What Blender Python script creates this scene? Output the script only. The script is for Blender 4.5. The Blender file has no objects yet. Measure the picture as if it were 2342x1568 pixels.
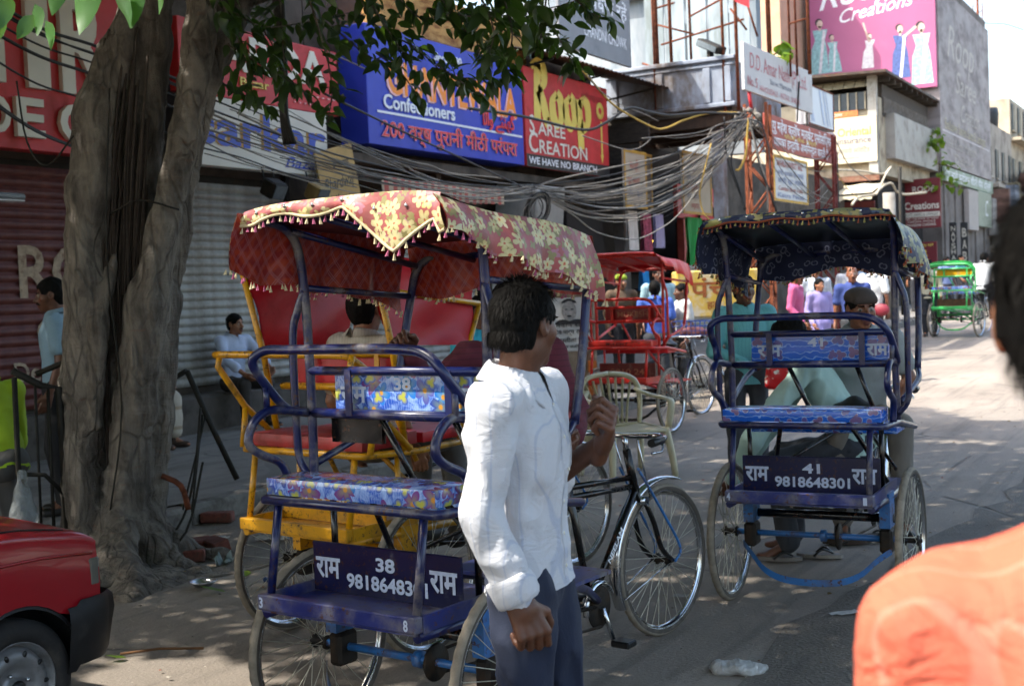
import bpy, math, random
import numpy as np
from mathutils import Vector, Matrix, Euler

SC = bpy.context.scene
COL = SC.collection
R = math.radians
random.seed(7)
RNG = np.random.default_rng(7)

# ------------------------------------------------------------------ camera, sky, sun, exposure
CAMH = 1.58
cam_d = bpy.data.cameras.new('camera')
cam = bpy.data.objects.new('camera', cam_d)
COL.objects.link(cam)
cam_d.sensor_width = 36.0
cam_d.lens = 36.0 * 2870 / 2342
cam_d.clip_end = 1500
cam_d.dof.use_dof = True
cam_d.dof.focus_distance = 4.6
cam_d.dof.aperture_fstop = 5.6
cam.matrix_world = (Matrix.Translation((0, 0, CAMH)) @ Matrix.Rotation(R(30), 4, 'Z')
                    @ Matrix.Rotation(R(90) - 0.039, 4, 'X') @ Matrix.Rotation(-0.039, 4, 'Z'))
SC.camera = cam

SUN = Vector((-0.45, -0.40, 0.80)).normalized()          # direction towards the sun
wd = bpy.data.worlds.new('World')
SC.world = wd
wd.use_nodes = True
wn = wd.node_tree
sky = wn.nodes.new('ShaderNodeTexSky')
sky.sky_type = 'NISHITA'
sky.sun_disc = False
sky.sun_elevation = math.asin(SUN.z)
sky.sun_rotation = math.atan2(SUN.x, SUN.y)
sky.air_density = 1.3
sky.dust_density = 4.0
sky.ozone_density = 1.0
wn.links.new(sky.outputs[0], wn.nodes['Background'].inputs[0])
wn.nodes['Background'].inputs[1].default_value = 0.15
sun_d = bpy.data.lights.new('sun', 'SUN')
sun_d.energy = 2.6
sun_d.angle = R(0.55)
sun_d.color = (1.0, 0.95, 0.87)
sun_o = bpy.data.objects.new('sun', sun_d)
COL.objects.link(sun_o)
sun_o.rotation_euler = SUN.to_track_quat('Z', 'Y').to_euler()
SC.view_settings.view_transform = 'Standard'
SC.view_settings.look = 'None'
SC.view_settings.exposure = 1.88
SC.view_settings.gamma = 1.0
SC.cycles.max_bounces = 6
SC.cycles.diffuse_bounces = 3
SC.cycles.glossy_bounces = 3
SC.cycles.transmission_bounces = 4
SC.cycles.transparent_max_bounces = 8
SC.cycles.caustics_reflective = False
SC.cycles.caustics_refractive = False
SC.cycles.sample_clamp_indirect = 4.0
SC.cycles.use_adaptive_sampling = True
SC.cycles.adaptive_threshold = 0.03

# ------------------------------------------------------------------ materials
def srgb(h):
    h = h.lstrip('#')
    o = []
    for i in (0, 2, 4):
        v = int(h[i:i + 2], 16) / 255
        o.append(v / 12.92 if v <= 0.04045 else ((v + 0.055) / 1.055) ** 2.4)
    return (*o, 1.0)

class NT:
    """small node-tree helper"""
    def __init__(s, name):
        s.m = bpy.data.materials.new(name)
        s.m.use_nodes = True
        s.t = s.m.node_tree
        s.b = s.t.nodes['Principled BSDF']
    def n(s, typ, **kw):
        nd = s.t.nodes.new(typ)
        for k, v in kw.items():
            if k.startswith('i_'):
                nd.inputs[int(k[2:])].default_value = v
            else:
                setattr(nd, k, v)
        return nd
    def l(s, a, b):
        s.t.links.new(a, b)
    def put(s, v, sock):
        if hasattr(v, 'is_output'):
            s.l(v, sock)
        else:
            sock.default_value = v
    def math(s, op, a, b=0.0, c=None, clamp=False):
        nd = s.n('ShaderNodeMath', operation=op, use_clamp=clamp)
        s.put(a, nd.inputs[0]); s.put(b, nd.inputs[1])
        if c is not None:
            s.put(c, nd.inputs[2])
        return nd.outputs[0]
    def vmath(s, op, a, b=(0, 0, 0)):
        nd = s.n('ShaderNodeVectorMath', operation=op)
        s.put(a, nd.inputs[0]); s.put(b, nd.inputs[1])
        return nd.outputs[0]
    def mix(s, f, a, b, mode='MIX'):
        nd = s.n('ShaderNodeMix', data_type='RGBA', blend_type=mode)
        s.put(f, nd.inputs[0]); s.put(a, nd.inputs[6]); s.put(b, nd.inputs[7])
        return nd.outputs[2]
    def step(s, v, lo, hi):
        nd = s.n('ShaderNodeMapRange', interpolation_type='SMOOTHSTEP')
        s.put(v, nd.inputs[0]); nd.inputs[1].default_value = lo; nd.inputs[2].default_value = hi
        return nd.outputs[0]
    def noise(s, vec, scale, detail=4, rough=.55, dist=0.0):
        nd = s.n('ShaderNodeTexNoise')
        s.put(vec, nd.inputs['Vector'])
        nd.inputs['Scale'].default_value = scale
        nd.inputs['Detail'].default_value = detail
        nd.inputs['Roughness'].default_value = rough
        nd.inputs['Distortion'].default_value = dist
        return nd.outputs[0]
    def coord(s, kind='Object'):
        return s.n('ShaderNodeTexCoord').outputs[kind]
    def mapped(s, vec, scale=(1, 1, 1), rot=(0, 0, 0), loc=(0, 0, 0)):
        nd = s.n('ShaderNodeMapping')
        s.put(vec, nd.inputs[0])
        nd.inputs[1].default_value = loc
        nd.inputs[2].default_value = rot
        nd.inputs[3].default_value = scale
        return nd.outputs[0]
    def bump(s, h, strength=.3, dist=.01):
        nd = s.n('ShaderNodeBump')
        nd.inputs['Strength'].default_value = strength
        nd.inputs['Distance'].default_value = dist
        s.put(h, nd.inputs['Height'])
        s.l(nd.outputs[0], s.b.inputs['Normal'])
    def base(s, v):
        s.put(v, s.b.inputs['Base Color'])
    def rough(s, v):
        s.put(v, s.b.inputs['Roughness'])

MATS = {}
def mat(name, col, rough=.6, metal=0.0, var=.18, scale=6.0, bump=.15, dirt=0.0, dcol='#6b6155', dscale=3.0, stretch=(1, 1, 1), coat=0.0, bscale=None, spec=.5, chip=0.0, ccol='#4a2c1c'):
    """everyday procedural surface: base colour, uneven tone, patchy dust or wear with a shape of its own, fine relief"""
    if name in MATS:
        return MATS[name]
    t = NT(name)
    c = srgb(col) if isinstance(col, str) else (*col[:3], 1)
    o = t.mapped(t.coord(), stretch)
    n = t.noise(o, scale, 5, .6)
    dark = tuple(x * (1 - var) for x in c[:3]) + (1,)
    lite = tuple(min(1, x * (1 + var)) for x in c[:3]) + (1,)
    k = t.mix(t.step(n, .3, .7), dark, lite)
    if dirt > 0:
        d = t.step(t.noise(o, dscale, 8, .68), .62 - dirt * .35, .78 - dirt * .2)
        k = t.mix(t.math('MULTIPLY', d, min(1, .35 + dirt)), k, srgb(dcol))
        t.rough(t.math('ADD', t.math('MULTIPLY', d, .3), rough, clamp=True))
    else:
        t.rough(t.math('ADD', t.math('MULTIPLY', n, .2), rough - .1, clamp=True))
    if chip > 0:
        c2 = t.math('MULTIPLY', t.step(t.noise(o, 46, 4, .7), .66 - chip * .1, .7 - chip * .1), t.step(t.noise(o, 5.5, 3), .42, .6))
        k = t.mix(c2, k, srgb(ccol))
    t.base(k)
    t.b.inputs['Metallic'].default_value = metal
    t.b.inputs['Coat Weight'].default_value = coat
    t.b.inputs['Specular IOR Level'].default_value = spec
    if bump:
        t.bump(t.noise(o, bscale or scale * 7, 4, .6), bump, .006)
    MATS[name] = t.m
    return t.m

# ------------------------------------------------------------------ mesh builder
def crom(pts, sub=4, closed=False):
    """Catmull-Rom through the points"""
    P = [np.array(p, float) for p in pts]
    n = len(P)
    out = []
    rng = range(n if closed else n - 1)
    for i in rng:
        if closed:
            a, b, c, d = P[(i - 1) % n], P[i], P[(i + 1) % n], P[(i + 2) % n]
        else:
            b, c = P[i], P[i + 1]
            a = P[i - 1] if i else 2 * b - c
            d = P[i + 2] if i + 2 < n else 2 * c - b
        for k in range(sub):
            t = k / sub
            out.append(.5 * ((2 * b) + (c - a) * t + (2 * a - 5 * b + 4 * c - d) * t * t + (3 * b - a - 3 * c + d) * t ** 3))
    if not closed:
        out.append(P[-1])
    return out

class MB:
    def __init__(s):
        s.v = []; s.f = []; s.m = []; s.sm = []; s.uv = {}
    def add(s, V, Fc, mi=0, smooth=False):
        o = len(s.v)
        s.v.extend([tuple(map(float, p)) for p in V])
        for f in Fc:
            s.f.append(tuple(i + o for i in f)); s.m.append(mi); s.sm.append(smooth)
        return s
    def box(s, x0, x1, y0, y1, z0, z1, mi=0, M=None, bev=0.0):
        if bev > 0:
            b = min(bev, .49 * (x1 - x0), .49 * (y1 - y0), .49 * (z1 - z0))
            V = []; F = []
            for zi, z in ((0, z0), (1, z0 + b), (2, z1 - b), (3, z1)):
                i = b if zi in (0, 3) else 0
                xa, xb, ya, yb = x0 + i, x1 - i, y0 + i, y1 - i
                V += [(xa + b * (i == 0), ya, z), (xb - b * (i == 0), ya, z), (xb, ya + b * (i == 0), z), (xb, yb - b * (i == 0), z),
                      (xb - b * (i == 0), yb, z), (xa + b * (i == 0), yb, z), (xa, yb - b * (i == 0), z), (xa, ya + b * (i == 0), z)]
            for k in range(3):
                for j in range(8):
                    F.append((k * 8 + j, k * 8 + (j + 1) % 8, k * 8 + 8 + (j + 1) % 8, k * 8 + 8 + j))
            F.append(tuple(range(7, -1, -1))); F.append(tuple(range(24, 32)))
        else:
            V = [(x0, y0, z0), (x1, y0, z0), (x1, y1, z0), (x0, y1, z0), (x0, y0, z1), (x1, y0, z1), (x1, y1, z1), (x0, y1, z1)]
            F = [(3, 2, 1, 0), (4, 5, 6, 7), (0, 1, 5, 4), (1, 2, 6, 5), (2, 3, 7, 6), (3, 0, 4, 7)]
        if M is not None:
            V = [M @ Vector(p) for p in V]
        return s.add(V, F, mi)
    def tube(s, pts, r, n=8, mi=0, closed=False, sub=0, cap=True, flat=1.0):
        P = crom(pts, sub, closed) if sub else [np.array(p, float) for p in pts]
        m = len(P)
        rr = r if hasattr(r, '__len__') else [r] * m
        if len(rr) != m:
            rr = list(np.interp(np.linspace(0, 1, m), np.linspace(0, 1, len(rr)), rr))
        V = []; F = []
        up = None
        for i in range(m):
            if closed:
                d = P[(i + 1) % m] - P[i - 1]
            else:
                d = P[min(i + 1, m - 1)] - P[max(i - 1, 0)]
            d = d / (np.linalg.norm(d) + 1e-12)
            if up is None:
                up = np.array((0, 0, 1.)) if abs(d[2]) < .9 else np.array((1., 0, 0))
            a = np.cross(d, up); a /= np.linalg.norm(a) + 1e-12
            b = np.cross(a, d); up = b
            for k in range(n):
                t = 2 * math.pi * k / n
                V.append(P[i] + (a * math.cos(t) + b * math.sin(t) * flat) * rr[i])
        for i in range(m if closed else m - 1):
            j = (i + 1) % m
            for k in range(n):
                q = (k + 1) % n
                F.append((i * n + k, i * n + q, j * n + q, j * n + k))
        o = len(s.v)
        s.add(V, F, mi, True)
        if cap and not closed:
            s.f.append(tuple(o + k for k in range(n - 1, -1, -1))); s.m.append(mi); s.sm.append(False)
            s.f.append(tuple(o + (m - 1) * n + k for k in range(n))); s.m.append(mi); s.sm.append(False)
        return s
    def lathe(s, prof, n=24, mi=0, axis='x', c=(0, 0, 0), closed=False, smooth=True, a0=0, a1=2 * math.pi):
        """profile of (radius, along-axis) turned about an axis"""
        full = abs(a1 - a0 - 2 * math.pi) < 1e-6
        nn = n if full else n + 1
        V = []; F = []
        m = len(prof)
        for i in range(nn):
            t = a0 + (a1 - a0) * i / n
            ct, st = math.cos(t), math.sin(t)
            for (r, h) in prof:
                p = (h, r * ct, r * st) if axis == 'x' else ((r * ct, h, r * st) if axis == 'y' else (r * ct, r * st, h))
                V.append((p[0] + c[0], p[1] + c[1], p[2] + c[2]))
        for i in range(n):
            j = (i + 1) % nn
            for k in range(m if closed else m - 1):
                q = (k + 1) % m
                F.append((i * m + k, j * m + k, j * m + q, i * m + q))
        return s.add(V, F, mi, smooth)
    def grid(s, P, mi=0, smooth=True, uv=None):
        """P[i][j] -> points"""
        a, b = len(P), len(P[0])
        V = [p for row in P for p in row]
        F = [(i * b + j, (i + 1) * b + j, (i + 1) * b + j + 1, i * b + j + 1) for i in range(a - 1) for j in range(b - 1)]
        return s.add(V, F, mi, smooth)
    def poly(s, pts, ex, mi=0):
        """flat polygon given in 3D, extruded by the vector ex"""
        n = len(pts)
        P = [np.array(p, float) for p in pts]; e = np.array(ex, float)
        V = P + [p + e for p in P]
        F = [tuple(range(n - 1, -1, -1)), tuple(range(n, 2 * n))] + [(i, (i + 1) % n, n + (i + 1) % n, n + i) for i in range(n)]
        return s.add(V, F, mi)
    def ell(s, c, r, mi=0, nu=12, nv=8, M=None):
        V = []; F = []
        for j in range(nv + 1):
            ph = math.pi * j / nv
            for i in range(nu):
                t = 2 * math.pi * i / nu
                p = (r[0] * math.sin(ph) * math.cos(t), r[1] * math.sin(ph) * math.sin(t), r[2] * math.cos(ph))
                if M is not None:
                    p = M @ Vector(p)
                V.append((p[0] + c[0], p[1] + c[1], p[2] + c[2]))
        for j in range(nv):
            for i in range(nu):
                q = (i + 1) % nu
                F.append((j * nu + i, (j + 1) * nu + i, (j + 1) * nu + q, j * nu + q))
        return s.add(V, F, mi, True)
    def mesh(s, name, mats, uv=True):
        me = bpy.data.meshes.new(name)
        me.from_pydata(s.v, [], s.f)
        for m in (mats if isinstance(mats, (list, tuple)) else [mats]):
            me.materials.append(m)
        np_ = len(me.polygons)
        if np_:
            me.polygons.foreach_set('material_index', np.array(s.m, np.int32))
            me.polygons.foreach_set('use_smooth', np.array(s.sm, bool))
            if uv:
                boxuv(me)
        me.update()
        return me
    def build(s, name, mats, parent=None, loc=(0, 0, 0), rot=(0, 0, 0), uv=True):
        return link(name, s.mesh(name, mats, uv), parent, loc, rot)

def boxuv(me):
    """metre-scaled box projection"""
    nl = len(me.loops); npol = len(me.polygons)
    co = np.empty(len(me.vertices) * 3); me.vertices.foreach_get('co', co); co = co.reshape(-1, 3)
    vi = np.empty(nl, np.int32); me.loops.foreach_get('vertex_index', vi)
    no = np.empty(npol * 3); me.polygons.foreach_get('normal', no); no = np.abs(no.reshape(-1, 3))
    lt = np.empty(npol, np.int32); me.polygons.foreach_get('loop_total', lt)
    ax = np.repeat(no.argmax(1), lt)
    p = co[vi]
    u = np.where(ax == 0, p[:, 1], p[:, 0]); v = np.where(ax == 2, p[:, 1], p[:, 2])
    lay = me.uv_layers.new(name='UVMap')
    lay.data.foreach_set('uv', np.stack([u, v], 1).ravel().astype(np.float32))

def link(name, data, parent=None, loc=(0, 0, 0), rot=(0, 0, 0)):
    o = bpy.data.objects.new(name, data)
    COL.objects.link(o)
    o.location = loc
    o.rotation_euler = rot
    if parent is not None:
        o.parent = parent
    return o

def tag(o, label, cat, group=None):
    o['label'] = label; o['category'] = cat
    if group:
        o['group'] = group
    return o

def thing(name, label, cat, loc=(0, 0, 0), rz=0.0, group=None, rot=None):
    o = link(name, None, None, loc, rot or (0, 0, rz))
    o.empty_display_size = .1
    return tag(o, label, cat, group)

def struct(o):
    o['kind'] = 'structure'; return o
def stuff(o):
    o['kind'] = 'stuff'; return o

# flat lettering as a thin mesh; built-in font only
def lettering(lines, mats, name='lettering', parent=None, loc=(0, 0, 0), rot=(0, 0, 0), depth=0.0):
    """lines: (text, x, y, height, material index, bold, shear, target width or None, rise); every line is a part of its own"""
    out = None
    for li, L in enumerate(lines):
        body, x, y, h = L[:4]
        mi = L[4] if len(L) > 4 else 0
        bold = L[5] if len(L) > 5 else .01
        shear = L[6] if len(L) > 6 else 0
        width = L[7] if len(L) > 7 else None
        rise = L[8] if len(L) > 8 else 0
        cu = bpy.data.curves.new('glyphs', 'FONT')
        cu.body = body; cu.size = 1.0; cu.offset = bold; cu.shear = shear; cu.resolution_u = 3
        cu.extrude = depth / max(h, 1e-3)
        ob = bpy.data.objects.new('glyphs', cu)
        me = bpy.data.meshes.new_from_object(ob)
        n = len(me.vertices)
        if n == 0:
            continue
        co = np.empty(n * 3); me.vertices.foreach_get('co', co); co = co.reshape(-1, 3)
        co[:, 0] -= co[:, 0].min()
        sc = h / .72
        sx = sc if width is None else width / max(co[:, 0].max(), 1e-3)
        P = np.stack([x + co[:, 0] * sx, y + co[:, 1] * sc + co[:, 0] * sx * rise, co[:, 2] * sc + (.0004 if h < .1 else .002) * li], 1)
        mb = MB()
        mb.v = list(map(tuple, P)); mb.f = [tuple(p.vertices) for p in me.polygons]; mb.m = [0] * len(mb.f); mb.sm = [False] * len(mb.f)
        bpy.data.objects.remove(ob); bpy.data.curves.remove(cu); bpy.data.meshes.remove(me)
        out = mb.build(name, mats[mi], parent, loc, rot)
    return out

def nib(strokes, w=.12, ang=35, thin=.35, mi=0):
    """broad-nib pen strokes -> flat ribbons (list of polylines in 2D); used for painted display lettering"""
    mb = MB()
    a = R(ang); nx, ny = math.cos(a), math.sin(a)
    for st in strokes:
        P = crom([(x, y, 0) for x, y in st], 6) if len(st) > 2 else [np.array((x, y, 0.)) for x, y in st]
        V = []; F = []
        for i, p in enumerate(P):
            d = P[min(i + 1, len(P) - 1)] - P[max(i - 1, 0)]
            d = d / (np.linalg.norm(d) + 1e-9)
            q = np.array((-d[1], d[0]))
            k = abs(q[0] * nx + q[1] * ny)
            hw = w * .5 * (thin + (1 - thin) * k)
            V += [(p[0] + q[0] * hw, p[1] + q[1] * hw, 0), (p[0] - q[0] * hw, p[1] - q[1] * hw, 0)]
        for i in range(len(P) - 1):
            F.append((2 * i, 2 * i + 1, 2 * i + 3, 2 * i + 2))
        mb.add(V, F, mi)
    return mb

# ground height: the road rises gently away from the camera
def gz(y):
    t = min(1, max(0, (y - 8) / 24))
    return .5 * t * t * (3 - 2 * t)
# ------------------------------------------------------------------ organic shapes: signed distance fields meshed with surface nets
def vnoise(P, seed=0):
    """smooth value noise at points P (n,3)"""
    I = np.floor(P).astype(np.int64); f = P - I; f = f * f * (3 - 2 * f)
    def h(i):
        n = (i[..., 0] * 374761393 + i[..., 1] * 668265263 + i[..., 2] * 2147483647 + seed * 974634777) & 0xffffffff
        n = ((n ^ (n >> 13)) * 1274126177) & 0xffffffff
        return ((n ^ (n >> 16)) & 0xffff) / 32767.5 - 1
    r = 0
    for dx in (0, 1):
        for dy in (0, 1):
            for dz in (0, 1):
                w = (f[..., 0] if dx else 1 - f[..., 0]) * (f[..., 1] if dy else 1 - f[..., 1]) * (f[..., 2] if dz else 1 - f[..., 2])
                r = r + w * h(I + np.array((dx, dy, dz)))
    return r

class Field:
    def __init__(s, h):
        s.h = h; s.p = []
    def cone(s, a, b, ra, rb=None, k=.02, mi=0, M=None, sub=False):
        s.p.append(('c', np.array(a, float), np.array(b, float), ra, ra if rb is None else rb, k, mi, M, sub)); return s
    def ell(s, c, r, k=.02, mi=0, M=None, sub=False):
        s.p.append(('e', np.array(c, float), np.array(r, float), None, None, k, mi, M, sub)); return s
    def box(s, c, r, rd=.01, k=.01, mi=0, M=None, sub=False):
        s.p.append(('b', np.array(c, float), np.array(r, float), rd, None, k, mi, M, sub)); return s
    def mesh(s, disp=None, cut=None):
        """disp(P)->offset added to the distance; cut: list of (point, normal) half-spaces kept on the side against the normal"""
        h = s.h
        lo = np.full(3, 1e9); hi = -lo
        bb = []
        for p in s.p:
            t, a, b, ra, rb, k, mi, M, sub = p
            if t == 'c':
                r = max(ra, rb)
                if M is not None:
                    r *= M[1]
                l, u = np.minimum(a, b) - r, np.maximum(a, b) + r
            else:
                r = np.linalg.norm(b) if M is not None else b
                l, u = a - r, a + r
            mg = k * 1.5 + 3 * h
            bb.append((l - mg, u + mg))
            if not sub:
                lo = np.minimum(lo, l); hi = np.maximum(hi, u)
        lo = lo - 4 * h; hi = hi + 4 * h
        n = np.ceil((hi - lo) / h).astype(int) + 1
        f = np.full(n, .25, np.float32); best = np.full(n, 9., np.float32); lab = np.zeros(n, np.int8)
        ax = [lo[i] + h * np.arange(n[i]) for i in range(3)]
        for p, (l, u) in zip(s.p, bb):
            t, a, b, ra, rb, k, mi, M, sub = p
            i0 = np.maximum(0, np.floor((l - lo) / h).astype(int)); i1 = np.minimum(n, np.ceil((u - lo) / h).astype(int) + 1)
            if (i1 <= i0).any():
                continue
            sl = tuple(slice(i0[i], i1[i]) for i in range(3))
            G = np.stack(np.meshgrid(ax[0][sl[0]], ax[1][sl[1]], ax[2][sl[2]], indexing='ij'), -1)
            if t == 'c':
                A = G - a; B = b - a
                if M is not None:                      # flattened: M = (3x3 matrix, spread)
                    A = A @ M[0].T; B = M[0] @ B
                tt = np.clip((A @ B) / max(B @ B, 1e-9), 0, 1)
                d = np.linalg.norm(A - tt[..., None] * B, axis=-1) - (ra + (rb - ra) * tt)
                if M is not None:
                    d = d / M[2]
            elif t == 'e':
                A = G - a
                if M is not None:
                    A = A @ M.T
                k0 = np.linalg.norm(A / b, axis=-1); k1 = np.linalg.norm(A / (b * b), axis=-1)
                d = k0 * (k0 - 1) / np.maximum(k1, 1e-6)
                d = np.where(k0 < 1e-3, -b.min(), d)
            else:
                A = G - a
                if M is not None:
                    A = A @ M.T
                q = np.abs(A) - (b - ra)
                d = np.linalg.norm(np.maximum(q, 0), axis=-1) + np.minimum(q.max(-1), 0) - ra
            d = d.astype(np.float32)
            F_ = f[sl]
            if sub:
                d = -d
                hh = np.clip(.5 - .5 * (F_ - d) / k, 0, 1)
                f[sl] = F_ * (1 - hh) + d * hh + k * hh * (1 - hh)
            else:
                hh = np.clip(.5 + .5 * (F_ - d) / k, 0, 1)
                f[sl] = F_ * (1 - hh) + d * hh - k * hh * (1 - hh)
                bs = best[sl]; m = d < bs
                lab[sl][m] = mi; bs[m] = d[m]
        G = None
        if disp is not None or cut:
            near = np.abs(f) < .06
            ii = np.argwhere(near)
            P = lo + ii * h
            v = f[near]
            if disp is not None:
                v = v + disp(P)
            f[near] = v
            for (pt, nm) in (cut or []):
                nm = np.array(nm, float); nm /= np.linalg.norm(nm)
                D = sum(((ax[i] - pt[i]) * nm[i]).reshape([-1 if j == i else 1 for j in range(3)]) for i in range(3))
                f = np.maximum(f, D.astype(np.float32))
        return nets(f, lab, lo, h)

def nets(f, lab, lo, h):
    s = f < 0
    n = np.array(f.shape)
    c = np.zeros(n - 1, np.int8)
    for dx in (0, 1):
        for dy in (0, 1):
            for dz in (0, 1):
                c += s[dx:n[0] - 1 + dx, dy:n[1] - 1 + dy, dz:n[2] - 1 + dz]
    act = (c > 0) & (c < 8)
    idx = np.argwhere(act)
    ids = np.full(n - 1, -1, np.int64); ids[act] = np.arange(len(idx))
    acc = np.zeros((len(idx), 3)); cnt = np.zeros(len(idx))
    cor = [(x, y, z) for x in (0, 1) for y in (0, 1) for z in (0, 1)]
    val = {q: f[idx[:, 0] + q[0], idx[:, 1] + q[1], idx[:, 2] + q[2]] for q in cor}
    for q in cor:
        for a in range(3):
            if q[a]:
                continue
            r = list(q); r[a] = 1; r = tuple(r)
            v0, v1 = val[q], val[r]
            m = (v0 < 0) != (v1 < 0)
            t = v0[m] / (v0[m] - v1[m])
            p = np.tile(np.array(q, float), (m.sum(), 1)); p[:, a] = t
            acc[m] += p; cnt[m] += 1
    V = lo + (idx + acc / np.maximum(cnt, 1)[:, None]) * h
    Q = []
    for a in range(3):
        b, d = (a + 1) % 3, (a + 2) % 3
        s0 = [slice(0, n[i]) for i in range(3)]; s1 = list(s0)
        s0[a] = slice(0, n[a] - 1); s1[a] = slice(1, n[a])
        e = s[tuple(s0)] != s[tuple(s1)]
        e = np.argwhere(e)
        e = e[(e[:, b] > 0) & (e[:, d] > 0) & (e[:, b] < n[b] - 1) & (e[:, d] < n[d] - 1)]
        ins = s[e[:, 0], e[:, 1], e[:, 2]]
        g = []
        for ob, od in ((-1, -1), (0, -1), (0, 0), (-1, 0)):
            w = e.copy(); w[:, b] += ob; w[:, d] += od
            g.append(ids[w[:, 0], w[:, 1], w[:, 2]])
        g = np.stack(g, 1)
        g[~ins] = g[~ins][:, ::-1]
        Q.append(g)
    Q = np.concatenate(Q) if Q else np.zeros((0, 4), int)
    Q = Q[(Q >= 0).all(1)]
    vl = lab[idx[:, 0], idx[:, 1], idx[:, 2]]
    return V, Q, vl[Q[:, 0]]

def from_fields(name, parts, mats, parent=None, loc=(0, 0, 0), rot=(0, 0, 0)):
    """parts: list of (V,Q,labels) joined in one mesh"""
    V = []; Q = []; L = []; o = 0
    for v, q, l in parts:
        V.append(v); Q.append(q + o); L.append(l); o += len(v)
    V = np.concatenate(V); Q = np.concatenate(Q); L = np.concatenate(L)
    me = bpy.data.meshes.new(name)
    me.vertices.add(len(V)); me.vertices.foreach_set('co', V.astype(np.float32).ravel())
    me.loops.add(len(Q) * 4); me.loops.foreach_set('vertex_index', Q.astype(np.int32).ravel())
    me.polygons.add(len(Q)); me.polygons.foreach_set('loop_start', np.arange(0, len(Q) * 4, 4, dtype=np.int32))
    for m in (mats if isinstance(mats, (list, tuple)) else [mats]):
        me.materials.append(m)
    me.polygons.foreach_set('material_index', L.astype(np.int32))
    me.polygons.foreach_set('use_smooth', np.ones(len(Q), bool))
    me.update(calc_edges=True); me.validate()
    return link(name, me, parent, loc, rot)
# ------------------------------------------------------------------ ground
def asphalt(name, c1, c2, c3, gscale=160, bump=.5):
    t = NT(name)
    o = t.coord()
    big = t.noise(o, .55, 6, .62)
    mid = t.noise(t.mapped(o, (1, .45, 1)), 3.2, 7, .68, .6)
    fine = t.noise(o, gscale, 3, .7)
    vor = t.n('ShaderNodeTexVoronoi', feature='F1'); t.l(o, vor.inputs['Vector']); vor.inputs['Scale'].default_value = 55
    k = t.mix(t.step(big, .3, .7), srgb(c1), srgb(c2))
    k = t.mix(t.math('MULTIPLY', t.step(mid, .5, .75), .75), k, srgb(c3))
    pt = t.n('ShaderNodeTexVoronoi', feature='F1'); t.l(t.vmath('ADD', t.mapped(o, (1, .4, 1)), t.vmath('MULTIPLY', t.n('ShaderNodeTexNoise').outputs[1], (.3, .3, 0))), pt.inputs['Vector']); pt.inputs['Scale'].default_value = .5
    sc_ = t.n('ShaderNodeSeparateColor'); t.l(pt.outputs['Color'], sc_.inputs[0])
    k = t.mix(t.math('MULTIPLY', t.step(sc_.outputs[0], .55, .6), .35), k, srgb(c3))
    stv = t.noise(t.mapped(o, (2.2, .12, 1)), 3.0, 5, .6)
    k = t.mix(t.math('MULTIPLY', t.step(stv, .52, .68), .4), k, srgb('#4d4740'))
    # small dark spots (trodden gum, oil) and grit
    sp = t.n('ShaderNodeTexVoronoi', feature='F1'); t.l(t.vmath('ADD', o, (3.3, 1.7, 0)), sp.inputs['Vector']); sp.inputs['Scale'].default_value = 4.2
    blot = t.math('MULTIPLY', t.math('SUBTRACT', 1, t.step(sp.outputs[0], .03, .085)), t.step(t.noise(o, 2.1, 2), .45, .6))
    k = t.mix(t.math('MULTIPLY', blot, .55), k, srgb('#3d3934'))
    k = t.mix(t.math('MULTIPLY', t.step(fine, .56, .72), .35), k, srgb('#a39a8a'))
    k = t.mix(t.math('MULTIPLY', t.step(fine, .44, .3), .4), k, srgb('#35312d'))
    # cracks
    cr = t.n('ShaderNodeTexVoronoi', feature='DISTANCE_TO_EDGE')
    t.l(t.vmath('ADD', o, t.vmath('MULTIPLY', t.n('ShaderNodeTexNoise', noise_dimensions='3D').outputs[1], (.5, .5, .5))), cr.inputs['Vector'])
    cr.inputs['Scale'].default_value = .55
    crm = t.math('MULTIPLY', t.math('SUBTRACT', 1, t.step(cr.outputs[0], .002, .012)), t.step(t.noise(o, .9, 3), .5, .62))
    k = t.mix(t.math('MULTIPLY', crm, .7), k, srgb('#2b2825'))
    t.base(k)
    t.rough(t.math('ADD', .72, t.math('MULTIPLY', mid, .2)))
    h = t.math('ADD', t.math('MULTIPLY', fine, .6), t.math('ADD', t.math('MULTIPLY', vor.outputs[0], .5), t.math('MULTIPLY', mid, 1.2)))
    t.bump(t.math('SUBTRACT', h, t.math('MULTIPLY', crm, 2)), bump, .012)
    return t.m

M_ROAD = asphalt('road_worn_concrete', '#7a7065', '#90867a', '#665d53')
M_TAR = asphalt('road_tar_gravel', '#5a544c', '#6d655b', '#484139', 90, .9)
M_DIRT = asphalt('gutter_dirt', '#655b50', '#7a6f61', '#4a4239', 60, .9)
M_PAVE = asphalt('pavement_cement', '#6f6b66', '#827d76', '#565048')

def sheet(name, x0, x1, y0, y1, dz, m, nx=24, ny=80, wob=.006, edge=None):
    P = []
    for j in range(ny + 1):
        y = y0 + (y1 - y0) * (j / ny) ** 1.6
        row = []
        for i in range(nx + 1):
            a, b = x0, x1
            if edge:
                a, b = edge(y, a, b)
            x = a + (b - a) * i / nx
            row.append((x, y, gz(y) + dz + wob * math.sin(x * 2.1 + y * .7) * math.sin(y * 1.3 + x * .4)))
        P.append(row)
    mb = MB()
    mb.grid([list(r) for r in zip(*P)])
    return struct(mb.build(name, m))
sheet('road', -7.2, 16, -6, 160, 0, M_ROAD, 40, 120)
def tar_edge(y, a, b):
    return (-1.66 + .10 * math.sin(y * .9) + .05 * math.sin(y * 3.1) + .03 * math.sin(y * 7.7) + .02 * y * (y > 9) , b)
sheet('road_tar_strip', -1.6, 9, -6, 60, .007, M_TAR, 16, 160, edge=tar_edge)
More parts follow.
